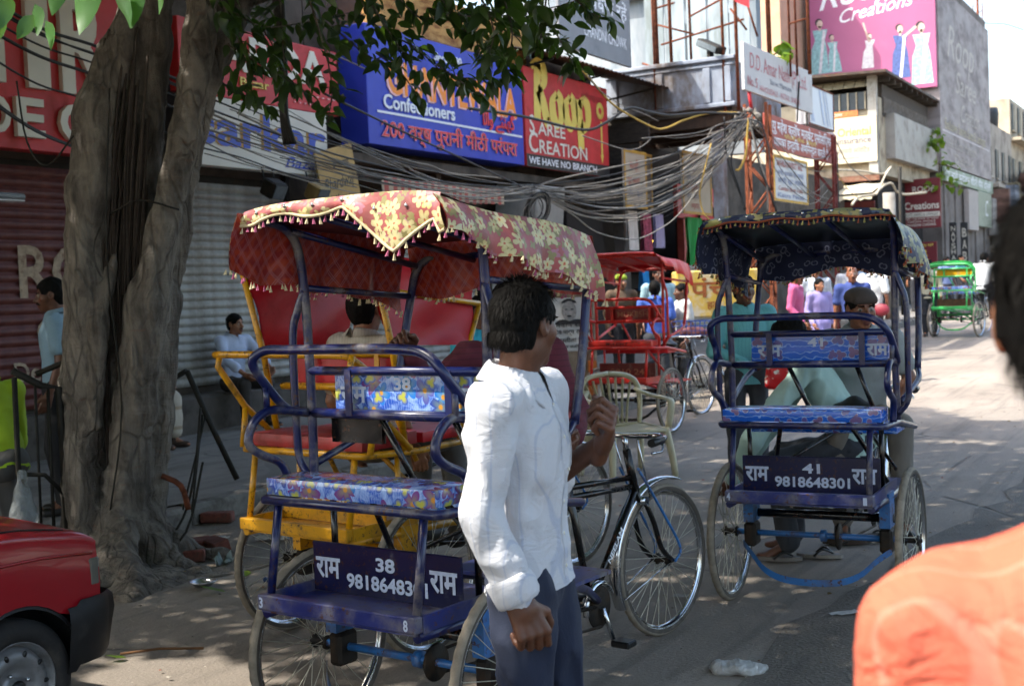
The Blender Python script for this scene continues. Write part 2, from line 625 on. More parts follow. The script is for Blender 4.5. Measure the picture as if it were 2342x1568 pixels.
def dirt_edge(y, a, b):
    return (a, -4.9 + .35 * math.sin(y * .8 + 1) + .16 * math.sin(y * 2.3) + .06 * math.sin(y * 6.1) - max(0, y - 7) * .12)
sheet('gutter_dirt_strip', -6.66, -5.1, 0, 16, .006, M_DIRT, 16, 120, edge=dirt_edge)
far = MB(); far.add([(-400, -60, -.6), (400, -60, -.6), (400, 800, -.6), (-400, 800, -.6)], [(0, 1, 2, 3)])
struct(far.build('ground', M_DIRT))

pav = sheet('pavement', -10.9, -6.66, -4, 80, .155, M_PAVE, 20, 90, .01)
def kerb_mesh(L):
    mb = MB(); mb.box(0, .17, 0, L, -.2, .155, bev=.025)
    V = np.array(mb.v); V += RNG.normal(0, .006, V.shape); mb.v = [tuple(p) for p in V]
    return mb.mesh('kerb_stone', mat('kerb_cement', '#6d6861', .85, 0, .25, 9, .5, .45, '#3f3a34', 5))
km = [kerb_mesh(.88) for _ in range(4)]
y = 1.2; i = 0
while y < 44:
    o = link('kerb_stone', km[i % 4], pav, (-6.67 + random.uniform(-.015, .015), y, gz(y) + random.uniform(-.012, .006)), (random.uniform(-.01, .01), 0, random.uniform(-.012, .012)))
    y += .90; i += 1

# ------------------------------------------------------------------ buildings of the left-hand row (faces towards +X)
RX = (R(90), 0, R(90)); RY = (R(90), 0, 0)
M_DARK = mat('shop_gloom', '#1b1613', .9, 0, .4, 3, .2)  # near-black colour stands in for the shade inside the shops
M_WALLD = mat('stained_dark_wall', '#4c443b', .9, 0, .35, 2.0, .5, .5, '#2a241e', 1.4)
M_WALLG = mat('grey_weathered_wall', '#77706a', .9, 0, .25, 2.2, .4, .5, '#4a4038', 1.1)
M_RUST = mat('rusty_iron', '#6e3a22', .85, .3, .4, 14, .5, .4, '#3a2117', 8)
M_IRON = mat('dark_iron', '#26241f', .7, .5, .3, 12, .3, .3, '#4b3a2a', 6)
M_RED3 = mat('shop_red_paint', '#bf2a2e', .55, 0, .16, 1.5, .25, .4, '#8f4038', 1.6, stretch=(1, 1, .4), bscale=5)
M_CREAM = mat('letter_cream', '#d8d3c4', .55, 0, .06, 3, .05)
M_WHITE = mat('letter_white', '#e4e6ea', .5, 0, .05, 5, .05)
M_SHADOWL = mat('letter_edge_dark', '#3a1a17', .7)
M_BLUE3 = mat('shop_blue_paint', '#2338ae', .5, 0, .14, 1.1, .25, .35, '#3d4a94', 1.4, stretch=(1, 1, .4), bscale=5)
M_ORANGE3 = mat('letter_orange', '#f08a1c', .5, 0, .06, 4, .03)
M_YEL3 = mat('letter_yellow', '#dcc45a', .5, 0, .08, 4, .03)
M_BLACK3 = mat('sign_black', '#1d1f22', .5, 0, .15, 3, .05)
M_BLUEL = mat('letter_blue', '#2742a6', .5, 0, .1, 4, .05)
M_GOLDL = mat('letter_gold_side', '#93681c', .5, .2, .2, 6, .1)
M_OFFW = mat('sign_offwhite', '#cdc7bb', .6, 0, .07, 1.2, .05, .25, '#9a8c78', 1.2)
M_PINK3 = mat('letter_pink', '#e7b4b4', .5)

def building(name, label, y0, y1, z1, m, x=-10.42, depth=6.0, z0=-.3):
    t = thing(name, label, 'building', (x, (y0 + y1) / 2, 0))
    h = (y1 - y0) / 2
    mb = MB(); mb.box(-depth, 0, -h + .01, h - .01, z0, z1)
    mb.build('wall', m, t)
    return t

def shutter(parent, y0, y1, z0, z1, x, m, pitch=.105, py=0.0):
    """roll-down shutter: every slat its own curved strip"""
    w = y1 - y0
    s = MB()
    prof = []
    for k in range(7):
        a = k / 6
        prof.append((.022 * math.sin(math.pi * a) + .004, a * (pitch - .012)))
    prof.append((0, pitch))
    V = []; F = []
    for (d, h) in prof:
        V += [(d, 0, h), (d, w, h)]
    for k in range(len(prof) - 1):
        F.append((2 * k, 2 * k + 1, 2 * k + 3, 2 * k + 2))
    s.add(V, F, 0, False)
    V2 = [(-.01, 0, 0), (-.01, w, 0)]
    me = s.mesh('slat', m)
    sh = link('shutter', (lambda b: (b.box(-.06, -.012, -.02, w + .02, 0, z1 - z0), b.mesh('shutter', M_IRON))[1])(MB()), parent, (x, y0 - py, z0))
    z = 0.0
    while z + pitch <= z1 - z0 + 1e-6:
        link('slat', me, sh, (random.uniform(0, .004), 0, z))
        z += pitch
    for yy in (-.05, w + .05):
        b = MB(); b.box(-.06, .05, yy - .035, yy + .035, 0, z1 - z0 + .1); b.build('shutter_guide', M_IRON, sh)
    return sh

def sign(name, label, x, y0, y1, z0, z1, m, lines=(), mats=None, thick=.12, face='X', border=None, group=None, depth=0.0, tilt=0.0, cat='sign'):
    """board whose face looks along +X (or -Y); lettering is laid out in metres from the lower left corner as one reads it"""
    if face == 'X':
        t = thing(name, label, cat, (x, y0, z0), rot=(R(90) + tilt, 0, R(90)), group=group)
    else:
        t = thing(name, label, cat, (y0, x, z0), rot=(R(90) + tilt, 0, 0), group=group)
    w, h = y1 - y0, z1 - z0
    b = MB(); b.box(0, w, 0, h, -thick, 0, bev=.008)
    b.build('board', m, t)
    if border is not None:
        f = MB(); e = border[1]
        for q in ((0, w, 0, e), (0, w, h - e, h), (0, e, e, h - e), (w - e, w, e, h - e)):
            f.box(q[0], q[1], q[2], q[3], .002, .012)
        f.build('edge_trim', border[0], t)
    if lines:
        lettering(lines, mats or [M_WHITE], 'lettering', t, (0, 0, .005 + depth), depth=depth)
    return t
def extra(t, fn, name, m, w=.006):
    """more flat print or trim on a sign board, drawn in the sign's own metres"""
    mb = MB(); fn(mb)
    return mb.build(name, m, t, (0, 0, w))

# --- first shop: dark red shutter under a big red sign
BA = building('shop_building', 'dim shop front with a dark red painted shutter under a large red sign', 2.0, 9.75, 6.4, M_WALLD)
def painted_shutter():
    t = NT('shutter_oxblood')
    o = t.coord('Object')
    n = t.noise(o, 6, 6, .65)
    t.base(t.mix(t.step(n, .35, .75), srgb('#4d1c18'), srgb('#6d3a30')))
    t.rough(.6); t.bump(t.noise(o, 60, 3), .2, .004)
    return t.m
shA = shutter(BA, 4.6, 9.5, .62, 3.1, .03, painted_shutter(), .105, 5.875)
M_STENC = mat('stencil_cream', '#a08d78', .8, 0, .25, 14, .1, .4, '#5f3a30', 10)
lettering([('RO', .0, 1.02, .52, 0, .02, 0, .95), ('Co', .18, .55, .24, 0, .02), ('Delhi', -.12, .18, .2, 0, .012)], [M_STENC], 'painted_letters', BA, (.062, 8.3 - 5.875, .72), RX)
SA = sign('shop_sign', 'big red shop sign with raised cream capital letters behind the tree trunk', -9.9, 4.4, 9.62, 3.12, 4.95, M_RED3,
          [('T', 3.15, .63, 1.0, 0, .02, 0, .52), ('I', 3.72, .63, 1.0, 0, .03, 0, .26), ('R', 4.12, .63, 1.0, 0, .03, 0, .62),
           ('D', 3.2, .13, .36, 0, .02, 0, .3), ('E', 3.56, .13, .36, 0, .03, 0, .32), ('C', 4.06, .13, .36, 0, .03, 0, .36)], [M_CREAM], .18, depth=.02)
# tube lamp under it
L = thing('tube_lamp', 'white ribbed strip lamp hanging under the big red sign', 'lamp', (-9.75, 7.55, 2.62), 0)
b = MB(); b.box(-.1, .1, -.5, .32, 0, .06, bev=.02); b.build('housing', mat('lamp_grey', '#7b8288', .5), L)
for k in range(9):
    b = MB(); b.box(-.09 + k * .02, -.078 + k * .02, -.49, .31, -.012, -.001); b.build('rib', M_WHITE, L)
b = MB(); b.tube([(0, -.2, .06), (-.05, -.2, .5)], .012); b.build('hanger', M_IRON, L)

# --- second shop: grey shutter, red sign over a white sign
BB = building('shop_building', 'shop front with a plain grey steel shutter behind the yellow rickshaw', 9.75, 12.95, 6.4, M_WALLD)
M_SHG = mat('shutter_galvanised', '#96958f', .55, .15, .2, 3, .1, .5, '#6b645b', 1.8, stretch=(1, 1, .3))
shutter(BB, 9.95, 12.35, .66, 3.1, .03, M_SHG, .098, 11.35)
SB = sign('shop_sign', 'red shop sign lettered PARDA, partly behind leaves', -9.9, 10.15, 12.95, 3.93, 4.74, M_RED3,
          [('PARDA', .3, .34, .42, 0, .02, 0, 2.25), ('Bazar', .95, .17, .1, 1, .01, 0, .5), ('- - - - - - - -', 1.9, .16, .1, 2, .0, 0, .8), ('. . . . . . . . .', 1.9, .08, .1, 2, 0, 0, .8)],
          [M_CREAM, M_YEL3, M_PINK3], .15, depth=.006)
SCs = sign('shop_sign', 'white shop sign with tall blue lower-case letters edged in gold', -9.88, 10.2, 12.66, 3.14, 3.92, M_OFFW,
          [('sarkar', .08, .25, .42, 1, .02, 0, 2.3), ('sarkar', .13, .25, .42, 0, .02, 0, 2.3), ('Bazar', 1.62, .07, .13, 0, .012, .35, .72)], [M_BLUEL, M_GOLDL], .15)
for yy, lab in ((11.35, 'black floodlight hanging under the white shop sign, nearer the tree'), (12.15, 'boxy floodlight with a tan cover under the white shop sign')):
    L = thing('floodlight', lab, 'lamp', (-9.72, yy, 2.82))
    b = MB(); b.box(-.1, .1, -.12, .12, 0, .2, M=Matrix.Rotation(.5, 4, 'Y'), bev=.02)
    b.build('housing', M_IRON if yy < 12 else mat('tan_tin', '#8d7748', .6, .2), L)
    b = MB(); b.tube([(0, -.09, .12), (-.04, -.09, .34)], .01); b.build('bracket', M_IRON, L); b = MB(); b.tube([(0, .09, .12), (-.04, .09, .34)], .01); b.build('bracket', M_IRON, L)
    b = MB(); b.box(.105, .112, -.1, .1, .02, .18, M=Matrix.Rotation(.5, 4, 'Y')); b.build('pane', mat('lamp_glass', '#5d666b', .1, .2), L)
step = MB(); step.box(-10.9, -10.02, 2.2, 13.2, 0, .58, bev=.03)
o = step.build('shop_step', mat('step_stone', '#4a443e', .85, 0, .25, 4, .4, .4, '#2b2621', 3)); tag(o, 'long dark stone step running under the two nearest shutters', 'step')

# --- third front: dark gap, then the blue and red signs
BC = building('shop_building', 'dark shop front under the blue sweet shop sign and red saree sign', 12.95, 21.4, 5.75, M_WALLD)
for k, yy in enumerate((13.2, 15.2, 17.4, 19.4)):
    b = MB(); b.box(.0, .5, yy - 17.175, yy - 17.175 + .12, 3.1, 3.35); b.build('beam', mat('old_timber', '#3a2b20', .9, 0, .3, 8, .5), BC)
b = MB(); b.box(.0, .62, -4.1, 3.9, 3.36, 3.48); b.build('ledge', M_WALLD, BC)
shutter(BC, 17.35, 19.3, .35, 2.85, .04, M_SHG, .098, 17.175)
shutter(BC, 13.4, 16.9, .35, 2.75, .04, M_SHG, .098, 17.175)
b = MB(); b.box(0, .45, 2.15, 3.6, .3, 3.0); b.build('doorway', M_DARK, BC)  # solid block; the doorway's shade is its dark colour
SD = sign('shop_sign', 'blue sweet shop sign with orange raised name and red Hindi line', -9.7, 13.3, 17.42, 3.6, 5.16, M_BLUE3,
          [('GHANTEWALA', .42, .70, .44, 1, .025, 0, 3.45), ('GHANTEWALA', .46, .72, .44, 0, .025, 0, 3.45),
           ('Confectioners', .34, .50, .19, 2, .02, 0, 1.75), ('Since 1790', 1.6, 1.3, .12, 2, .012),
           ('200 वर्ष पुरानी मीठी परंपरा', .27, .125, .21, 4, .02, 0, 3.6), ('200 वर्ष पुरानी मीठी परंपरा', .27, .125, .21, 3, .006, 0, 3.6),
           ('\u0627\uFEDF\u0627\u0648 \uFBAF\uFB69\uFEE8\uFBAD\uFB94', 2.86, .52, .2, 3, .02, 0, .95)],
          [M_ORANGE3, M_PINK3, M_WHITE, mat('letter_red', '#d8323a', .5), M_PINK3], .45, depth=.004)
extra(SD, lambda mb: mb.box(.2, 4.06, .425, .455, 0, .003), 'white_rule', M_WHITE)
SE = sign('shop_sign', 'red saree shop sign with a tall yellow painted name and black foot strip', -9.68, 17.46, 20.5, 3.61, 5.17, M_RED3,
          [('S', .12, .52, .3, 0, .012), ('AREE', .4, .52, .2, 0, .012, 0, .95), ('C', .08, .22, .33, 0, .012), ('REATION', .42, .22, .22, 0, .012, 0, 1.72),
           ('WE HAVE NO BRANCH', .05, .03, .115, 1, .018, 0, 2.45), ('पुरानी मशहूर दुकान', 2.0, 1.28, .09, 2, .006)],
          [M_CREAM, M_WHITE, mat('letter_maroon', '#8f1d1d', .5)], .16)
extra(SE, lambda mb: mb.box(0, 3.04, -.02, .185, 0, .002), 'foot_strip', M_BLACK3, .002)
roop = nib([[(.18, .02), (.2, .5), (.24, .94)], [(.02, .86), (.2, .95), (.42, .88), (.44, .66), (.3, .53), (.24, .5)], [(.26, .52), (.4, .3), (.52, .02), (.6, .06)],
            [(.88, .52), (.72, .38), (.74, .12), (.9, .02), (1.02, .16), (1.0, .42), (.88, .52)],
            [(1.36, .52), (1.2, .38), (1.22, .12), (1.38, .02), (1.5, .16), (1.48, .42), (1.36, .52)],
            [(1.66, .52), (1.7, .1), (1.72, -.32)], [(1.7, .4), (1.84, .53), (2.0, .44), (2.02, .2), (1.9, .04), (1.74, .1)]], .24, 25, .45)
roop.build('painted_name', M_YEL3, SE, (.22, .72, .006))
extra(SE, lambda mb: (mb.box(2.72, 2.78, .33, .95, 0, .003), mb.add([(2.69, .36, .0), (2.81, .36, 0), (2.75, .2, 0)], [(0, 1, 2)])), 'painted_arrow', M_YEL3)
extra(SE, lambda mb: mb.lathe([(.06, 0), (.15, .002), (.15, 0)], 20, axis='z', c=(2.72, 1.13, 0)), 'round_badge', M_YEL3)
# ochre board, sheet roof and board above the signs
o = sign('name_board', 'rust streaked ochre board above the blue sign behind the leaves', -9.86, 13.6, 17.9, 5.22, 5.86,
         mat('ochre_stained', '#b58848', .75, 0, .2, 2, .1, .6, '#6f3f22', 2.5, stretch=(1, 3, .5)), thick=.1)
t = thing('sheet_roof', 'dark corrugated tin sheet roof jutting over the red saree sign', 'roof', (-10.42, 17.4, 5.62))
M_TIN = mat('old_tin', '#4a4038', .6, .5, .3, 5, .3, .4, '#6e3b22', 4)
for k in range(8):
    P = []
    for a in range(2):
        P.append([(a * 1.25 + .01 * k, k * .62 - .02 + j * .66 / 12, -a * .32 + .02 * math.sin(j * math.pi / 1.5) + .004 * (k % 2)) for j in range(13)])
    mb = MB(); mb.grid(P); mb.build('corrugated_sheet', M_TIN, t)
b = MB()
for yy in (.3, 2.2, 4.2):
    b.tube([(.0, yy, -.5), (1.15, yy, -.36)], .02)
b.build('roof_bracket', M_IRON, t)
sign('warning_board', 'grey board with white Hindi lines above the tin roof', -9.6, 18.6, 21.45, 5.66, 7.2, mat('board_grey', '#7d8085', .5, 0, .1, 1.5, .05, .3, '#5c5d60', 1.2),
     [('सावधान रहें', .75, .82, .26, 0, .012, 0, 1.95), ('CHANDNI CHOWK', .9, .3, .2, 0, .012, 0, 1.75), ('जेबकतरों से', .7, 1.22, .2, 0, .01)], [M_WHITE], .06)
# awning, hand-painted board, grey box below
t = thing('striped_awning', 'faded red and cream striped cloth awning with scalloped edge', 'awning', (-10.3, 13.35, 3.26))
def stripes():
    n = NT('awning_stripe'); u = n.coord('Object'); s = n.n('ShaderNodeSeparateXYZ'); n.l(u, s.inputs[0])
    w = n.math('PINGPONG', s.outputs[1], .09); k = n.step(w, .042, .05)
    n.base(n.mix(n.math('MULTIPLY', n.noise(u, 5, 4), .5), n.mix(k, srgb('#b8a387'), srgb('#b34a40')), srgb('#7d6a58'))); n.rough(.85); return n.m
P = []
for a in range(7):
    row = []
    for j in range(60):
        u = j / 59 * 3.1
        dz = -.04 * a / 6 if a < 4 else 0
        x = .75 * min(a, 4) / 4; z = -.1 * min(a, 4) / 4 - (0 if a <= 4 else (a - 4) * .11 + (.03 * abs(math.sin(u * math.pi / .18)) if a == 6 else 0))
        row.append((x + .015 * math.sin(u * 9 + a), u, z + .012 * math.sin(u * 5)))
    P.append(row)
mb = MB(); mb.grid(P); mb.build('cloth', stripes(), t)
t = sign('painted_board', 'leaning tan board with hand-painted black script beside the striped awning', -9.75, 12.42, 13.2, 2.62, 3.42,
         mat('tan_board', '#b08f56', .7, 0, .15, 4, .08, .2, '#7a5f36', 3), [('Bhardwaj', .07, .3, .16, 0, .004, .35, .62), ('Bharat', .3, .56, .1, 0, .004, .35, .36), ('Tailors', .05, .1, .14, 0, .004, .35, .5)], [M_BLACK3], .03)
t.rotation_euler = (R(90), R(-14), R(90))
o = MB(); o.box(0, .75, 0, .95, 0, .62, bev=.02)
o = o.build('window_cooler', mat('cooler_paint', '#8d8a83', .6, 0, .12, 3, .1, .4, '#5f5a52', 2), None, (-10.2, 17.25, 2.72), (0, .1, 0)); tag(o, 'pale grey metal cooler box under the red saree sign', 'cooler')
# --- fourth: corner building with the old stucco balcony
M_STUC = mat('blue_grey_stucco', '#8b939f', .85, 0, .2, 2.2, .5, .62, '#5d5147', 1.7, stretch=(1, 1, .6))
M_SHEET = mat('pale_sheet', '#8f9ca3', .6, 0, .2, 1.2, .1, .6, '#6f7876', 1.8, stretch=(1, 1, .25))
BD = building('corner_building', 'old corner building with a stained blue-grey stucco balcony and open shop below', 21.42, 39.6, 4.7, M_WALLD, -10.6)
MY = 30.51
def bbox(name, m, x0, x1, y0, y1, z0, z1, par=BD, bev=.0):
    b = MB(); b.box(x0 + 10.6, x1 + 10.6, y0 - MY, y1 - MY, z0, z1, bev=bev); return b.build(name, m, par)
bbox('balcony_parapet', M_STUC, -10.4, -7.86, 22.0, 22.2, 4.86, 5.68)
bbox('balcony_parapet', M_STUC, -8.06, -7.86, 22.21, 24.8, 4.86, 5.68)
for (z0, z1, d) in ((5.68, 5.76, .07), (5.58, 5.63, .035), (4.84, 4.92, .05)):
    bbox('parapet_moulding', M_STUC, -10.4, -7.86 + d, 22.0 - d, 22.19, z0, z1, bev=.015)
for x0 in (-10.3, -9.36, -8.42, -8.02):
    bbox('pilaster', M_STUC, x0, x0 + .14, 21.96, 22.0, 4.93, 5.57, bev=.01)
bbox('balcony_floor', M_WALLD, -10.59, -7.9, 22.05, 24.8, 4.74, 4.855)
for k in range(4):
    bbox('balcony_bracket', mat('old_timber', '#3a2b20'), -10.58, -8.0, 22.1 + k * .85, 22.24 + k * .85, 4.52, 4.735)
for k in range(3):
    bbox('fascia_board', mat('dark_planks', '#3b332c', .9, 0, .3, 7, .4, .3, '#23201c', 5, stretch=(1, .3, 3)), -10.59, -9.7 + .18 * k, 21.5, 21.55 + .02 * k, 3.55 + .38 * k, 3.9 + .38 * k)
bbox('pillar', M_STUC, -8.42, -8.2, 22.3, 22.52, .3, 4.52, bev=.02)
bbox('upper_wall', mat('white_blue_wall', '#989fa3', .85, 0, .16, 2, .2, .6, '#77828a', 1.5, stretch=(1, 1, .3)), -16, -8.72, 26, 26.3, 4.4, 8.4)
for (x0, x1, z0, z1) in ((-10.3, -9.9, 5.9, 7.3), (-9.35, -9.05, 6.7, 7.4)):
    w = bbox('window', mat('window_dark', '#3b4348', .35), x0, x1, 25.9, 25.999, z0, z1)
    bbox('window_sill', M_STUC, x0 - .06, x1 + .06, 25.86, 25.99, z0 - .08, z0, w)
bbox('cornice', M_STUC, -16, -8.6, 25.8, 25.99, 8.0, 8.12)
for k, x0 in enumerate((-10.42, -9.98, -9.5, -9.05, -8.6)):
    bbox('wall_sheet', M_SHEET, x0, x0 + .41, 24.0 + .03 * (k % 2), 24.03 + .03 * (k % 2), 4.9, 8.3)
# shop inside: no room, only a wall sheet coloured as its gloom, goods in front
bbox('gloom_sheet', M_DARK, -10.58, -10.5, 21.6, 27.5, .3, 4.5)
b = sign('shop_sign', 'small red shop sign with looping pale script behind the bundle of wires', -9.95, 24.3, 26.9, 3.02, 3.72, M_RED3,
         [('Saroona', .25, .14, .42, 0, .0, .3, 2.1)], [mat('letter_rose', '#c98a84', .6)], .1)
t = thing('arch_canopy', 'dark rounded shop canopy over the cream shutter', 'awning', (-10.35, 25.9, 2.5))
mb = MB(); mb.lathe([(.02, 0), (.5, .06), (.82, .5)], 20, axis='x', a0=0, a1=math.pi); mb.build('hood', mat('canopy_brown', '#31211c', .8), t, rot=(0, 0, 0))
shC = shutter(BD, 24.85, 27.3, .45, 2.85, .45, mat('shutter_cream', '#a1978a', .6, .1, .12, 3, .1, .3, '#7a6f62', 1.5), .1, MY)
bbox('door_jamb', mat('red_post', '#b04a44', .6), -10.1, -9.95, 24.6, 24.78, .4, 3.0)
bbox('door_jamb', M_WALLG, -10.1, -9.9, 20.9 + .6, 21.75, .3, 3.2)

def notice(name, label, y0, y1, z0, z1, lines, x=-9.3, col='#b3a894', tilt=0):
    t = sign(name, label, x, y0, y1, z0, z1, mat('notice_' + col[1:], col, .7, 0, .1, 2, .05, .3, '#8b7a60', 2), lines,
             [mat('letter_faded_red', '#a0524a', .7), mat('letter_faded_blue', '#6a7184', .7)], .04, border=(mat('border_yellow', '#b98f2f', .6), .05))
    return t
notice('notice_board', 'tall pale notice with a yellow border hanging under the balcony', 23.0, 24.55, 3.02, 4.25,
       [('सूचना', .45, .9, .16, 0), ('सभी ग्राहकों', .2, .66, .11, 1), ('का स्वागत', .2, .48, .11, 0), ('कृपया ध्यान दें', .2, .3, .1, 1), ('धन्यवाद', .4, .12, .1, 0)])
notice('notice_board', 'tilted pale notice with a yellow border beside the red saree sign', 20.62, 21.6, 3.05, 4.1,
       [('साड़ी', .25, .7, .15, 0), ('सूट लहंगा', .12, .45, .11, 0), ('थोक व खुदरा', .12, .22, .1, 1)], -9.45)
notice('notice_board', 'dim pale notice between the two brighter notices', 21.75, 22.9, 3.15, 4.2, [('क्लॉथ हाउस', .15, .6, .14, 1), ('चाँदनी चौक', .15, .3, .13, 1)], -9.9, '#7a7062')

# goods hung in the shop doorway
def cloth_hang(name, label, x, y, z0, z1, w, m, cat='clothing', fl=5, amp=.035, top=.75, group=None):
    P = []
    for a in range(9):
        v = a / 8
        ww = w * (top + (1 - top) * v)
        P.append([(x + amp * math.sin(j * fl * math.pi / 16 + v * 2) * (.3 + v), y + ww * (j / 16 - .5), z1 + (z0 - z1) * v - .01 * math.sin(j * 1.3) * (a == 8)) for j in range(17)])
    mb = MB(); mb.grid(P)
    back = [[(p[0] - .05, p[1], p[2]) for p in row] for row in P]
    mb.grid([r[::-1] for r in back])
    o = mb.build(name, m); return tag(o, label, cat, group)
cloth_hang('dress', 'white cotton dress hanging at the shop doorway', -9.6, 21.25, 2.3, 3.02, .55, mat('cotton_white', '#c9c4be', .9, 0, .08))
cloth_hang('dress', 'pink and maroon print dress hanging at the shop doorway', -9.62, 21.95, 2.3, 3.0, .5, mat('print_pink', '#9a4a5e', .9, 0, .5, 30))
cloth_hang('dress', 'pale lilac pleated skirt hanging at the shop doorway', -9.6, 22.5, 2.36, 3.0, .5, mat('lilac', '#a7a1c4', .9, 0, .1), fl=11, amp=.02)
cloth_hang('dress', 'bright blue child dress hanging below the white dress', -9.5, 21.5, 1.55, 2.22, .38, mat('child_blue', '#2a86c4', .9, 0, .15))
cloth_hang('cloth_bag', 'large translucent green cloth bag hanging by the cream shutter', -9.45, 23.95, 2.02, 2.98, .95, mat('green_net', '#1d8a3e', .8, 0, .12), 'bag', 4, .05, .85)
mb = MB()
for k in range(4):
    mb.ell((-9.9, 22.75 + k * .13 + (.05 if k == 3 else 0), 2.5), (.03, .035 + .012 * (k == 3), .03))
lm = NT('warm_bulb'); lm.b.inputs['Emission Color'].default_value = (1, .62, .08, 1); lm.b.inputs['Emission Strength'].default_value = 3.0; lm.base((.9, .6, .1, 1))
tag(mb.build('string_light', lm.m), 'short string of lit yellow bulbs inside the dark shop', 'lamp')
for k in range(7):
    bbox('shop_shelf', M_DARK, -10.5, -10.25, 22.9, 24.5, .6 + k * .32, .63 + k * .32)

# --- rusty scaffolding on the balcony
SCF = thing('scaffold_frame', 'tall rusty scaffold frame standing on the old balcony', 'scaffold', (-8.5, 22.3, 5.7))
def stick(par, a, b, r=.03, name='scaffold_pole', m=None):
    mb = MB(); mb.tube([a, b], r, 6); return mb.build(name, m or M_RUST, par)
for (x, z0, z1, r) in ((.49, -.95, 3.2, .028), (.75, -.95, 3.2, .032), (1.22, -.3, 3.2, .045), (-.87, -.85, 3.2, .02), (-.7, 0, 3.2, .032), (-.3, 0, 3.2, .025), (-1.0, 0, 3.2, .05), (1.6, -.4, 3.2, .022), (1.72, -.4, 3.2, .022), (1.95, -.4, 3.2, .035)):
    stick(SCF, (x, -.32 if z0 < -.5 else .1, z0), (x - .02, -.32 if z0 < -.5 else .1, z1), r)
for a, b in (((-1.0, .1, .9), (-.25, .1, .62)), ((-.9, .1, .5), (.75, .1, .75)), ((-.3, .1, .95), (.8, .1, 1.35)), ((.5, .1, .98), (.8, .1, .55)), ((.8, .1, 1.1), (1.0, .1, .4)), ((1.2, .1, 1.6), (1.95, .1, 1.1)), ((1.6, .1, .55), (1.95, .1, .6)), ((-1.3, .1, .2), (-.95, .1, .05)), ((-1.0, .1, 1.2), (-.6, .1, 1.25))):
    stick(SCF, a, b, .02, 'cross_bar')
L = thing('floodlight', 'flat grey floodlight standing on the balcony ledge', 'lamp', (-8.35, 22.1, 5.8), R(-25))
b = MB(); b.box(-.3, .3, -.12, .12, .12, .26, M=Matrix.Rotation(.45, 4, 'Y'), bev=.02); b.build('housing', M_IRON, L)
b = MB(); b.box(-.27, .27, -.135, -.121, .14, .24, M=Matrix.Rotation(.45, 4, 'Y')); b.build('pane', mat('lamp_glass', '#5d666b'), L)
b = MB(); b.box(.02, .1, -.05, .05, -.05, .14); b.build('stand', M_IRON, L)
o = MB(); o.box(-.3, .3, -.2, .2, 0, .45, bev=.02); o = o.build('air_conditioner', mat('ac_cream', '#b9b7ae', .6, 0, .1, 3, .1, .3), None, (-9.0, 25.6, 5.9)); tag(o, 'small pale air conditioner high on the white wall', 'air conditioner')
fl = MB(); fl.grid([[(.09 * j, .015 * math.sin(j * 2), -.14 * i - .05 * j) for j in range(4)] for i in range(5)])
o = fl.build('pennant', mat('pennant_red', '#a8252f', .8)); o.location = (-7.75, 21.95, 7.25); tag(o, 'small red pennant tied to a scaffold pole', 'flag')

# --- kerbside lattice poles with their signs
def lattice(name, label, x, y, z1, w, m):
    t = thing(name, label, 'pole', (x, y, gz(y) + .1), R(8))
    for sx in (-1, 1):
        for sy in (-1, 1):
            mb = MB(); mb.box(sx * w / 2 - .025, sx * w / 2 + .025, sy * w / 2 - .025, sy * w / 2 + .025, 0, z1); mb.build('corner_post', m, t)
    z = .1; k = 0
    while z < z1 - .45:
        for s in (-1, 1):
            d = 1 if k % 2 else -1
            mb = MB(); mb.tube([(-d * w / 2, s * w / 2, z), (d * w / 2, s * w / 2, z + .45)], .016, 5); mb.build('brace', m, t)
            mb = MB(); mb.tube([(s * w / 2, -d * w / 2, z), (s * w / 2, d * w / 2, z + .45)], .016, 5); mb.build('brace', m, t)
        z += .45; k += 1
    return t
M_LATO = mat('lattice_orange_rust', '#824528', .8, .1, .25, 9, .4, .5, '#5d2c1a', 5)
M_LATR = mat('lattice_dark_red', '#6d2a22', .8, .1, .3, 9, .4, .4, '#2f1a16', 5)
lattice('lattice_pole', 'orange rusted lattice pole smothered in wires', -6.98, 20.72, 4.25, .36, M_LATO)
lattice('lattice_pole', 'dark red lattice pole carrying the far end of the brown banner', -6.98, 24.75, 3.95, .34, M_LATR)
M_GREYS = mat('sign_pale_grey', '#bdbab8', .6, 0, .06, 1.5, .05, .2, '#918c88', 1.4)
t = sign('shop_sign', 'pale grey sign with thin red lettering above the brown Hindi banner', -6.95, 20.05, 23.9, 4.79, 5.58, M_GREYS,
     [('D.D. Amar Nath (P) Ltd.', .28, .4, .27, 0, .0, 0, 3.2), ('Saree Mansion', 1.3, .25, .1, 1, 0, 0, 1.2), ('No. 5', .12, .1, .16, 0), ('WHOLESALE - RETAIL SAREES', .7, .07, .1, 0, .0, 0, 2.3)], [mat('letter_thin_red', '#b5646a', .6), mat('letter_thin_grey', '#6b6f80', .6)], .06)
stick(t, (.28, 0, -.03), (.4, -.34, -.03), .03, 'support_leg', mat('red_pipe', '#b5232b', .5))
stick(t, (2.95, .5, .02), (2.75, -.25, .02), .015, 'support_leg', M_IRON)
stick(t, (3.6, .0, -.05), (3.62, -.75, -.05), .02, 'support_leg', M_IRON)
sign('banner_sign', 'brown-red banner board with white Hindi welcome lines', -6.95, 21.05, 25.5, 3.93, 4.52, mat('banner_brown', '#a14a3c', .6, 0, .1, 2, .05, .2, '#7a352c', 2),
     [('न्यू महेश क्लॉथ मार्केट एसोसिएशन', .2, .33, .18, 0, .014, 0, 3.95), ('आपका हार्दिक अभिनन्दन करती है', .4, .07, .16, 0, .012, 0, 3.4), ('चाँदनी चौक दिल्ली', 1.0, .24, .07, 1, .0, 0, 2.0)], [M_WHITE, M_YEL3], .05)
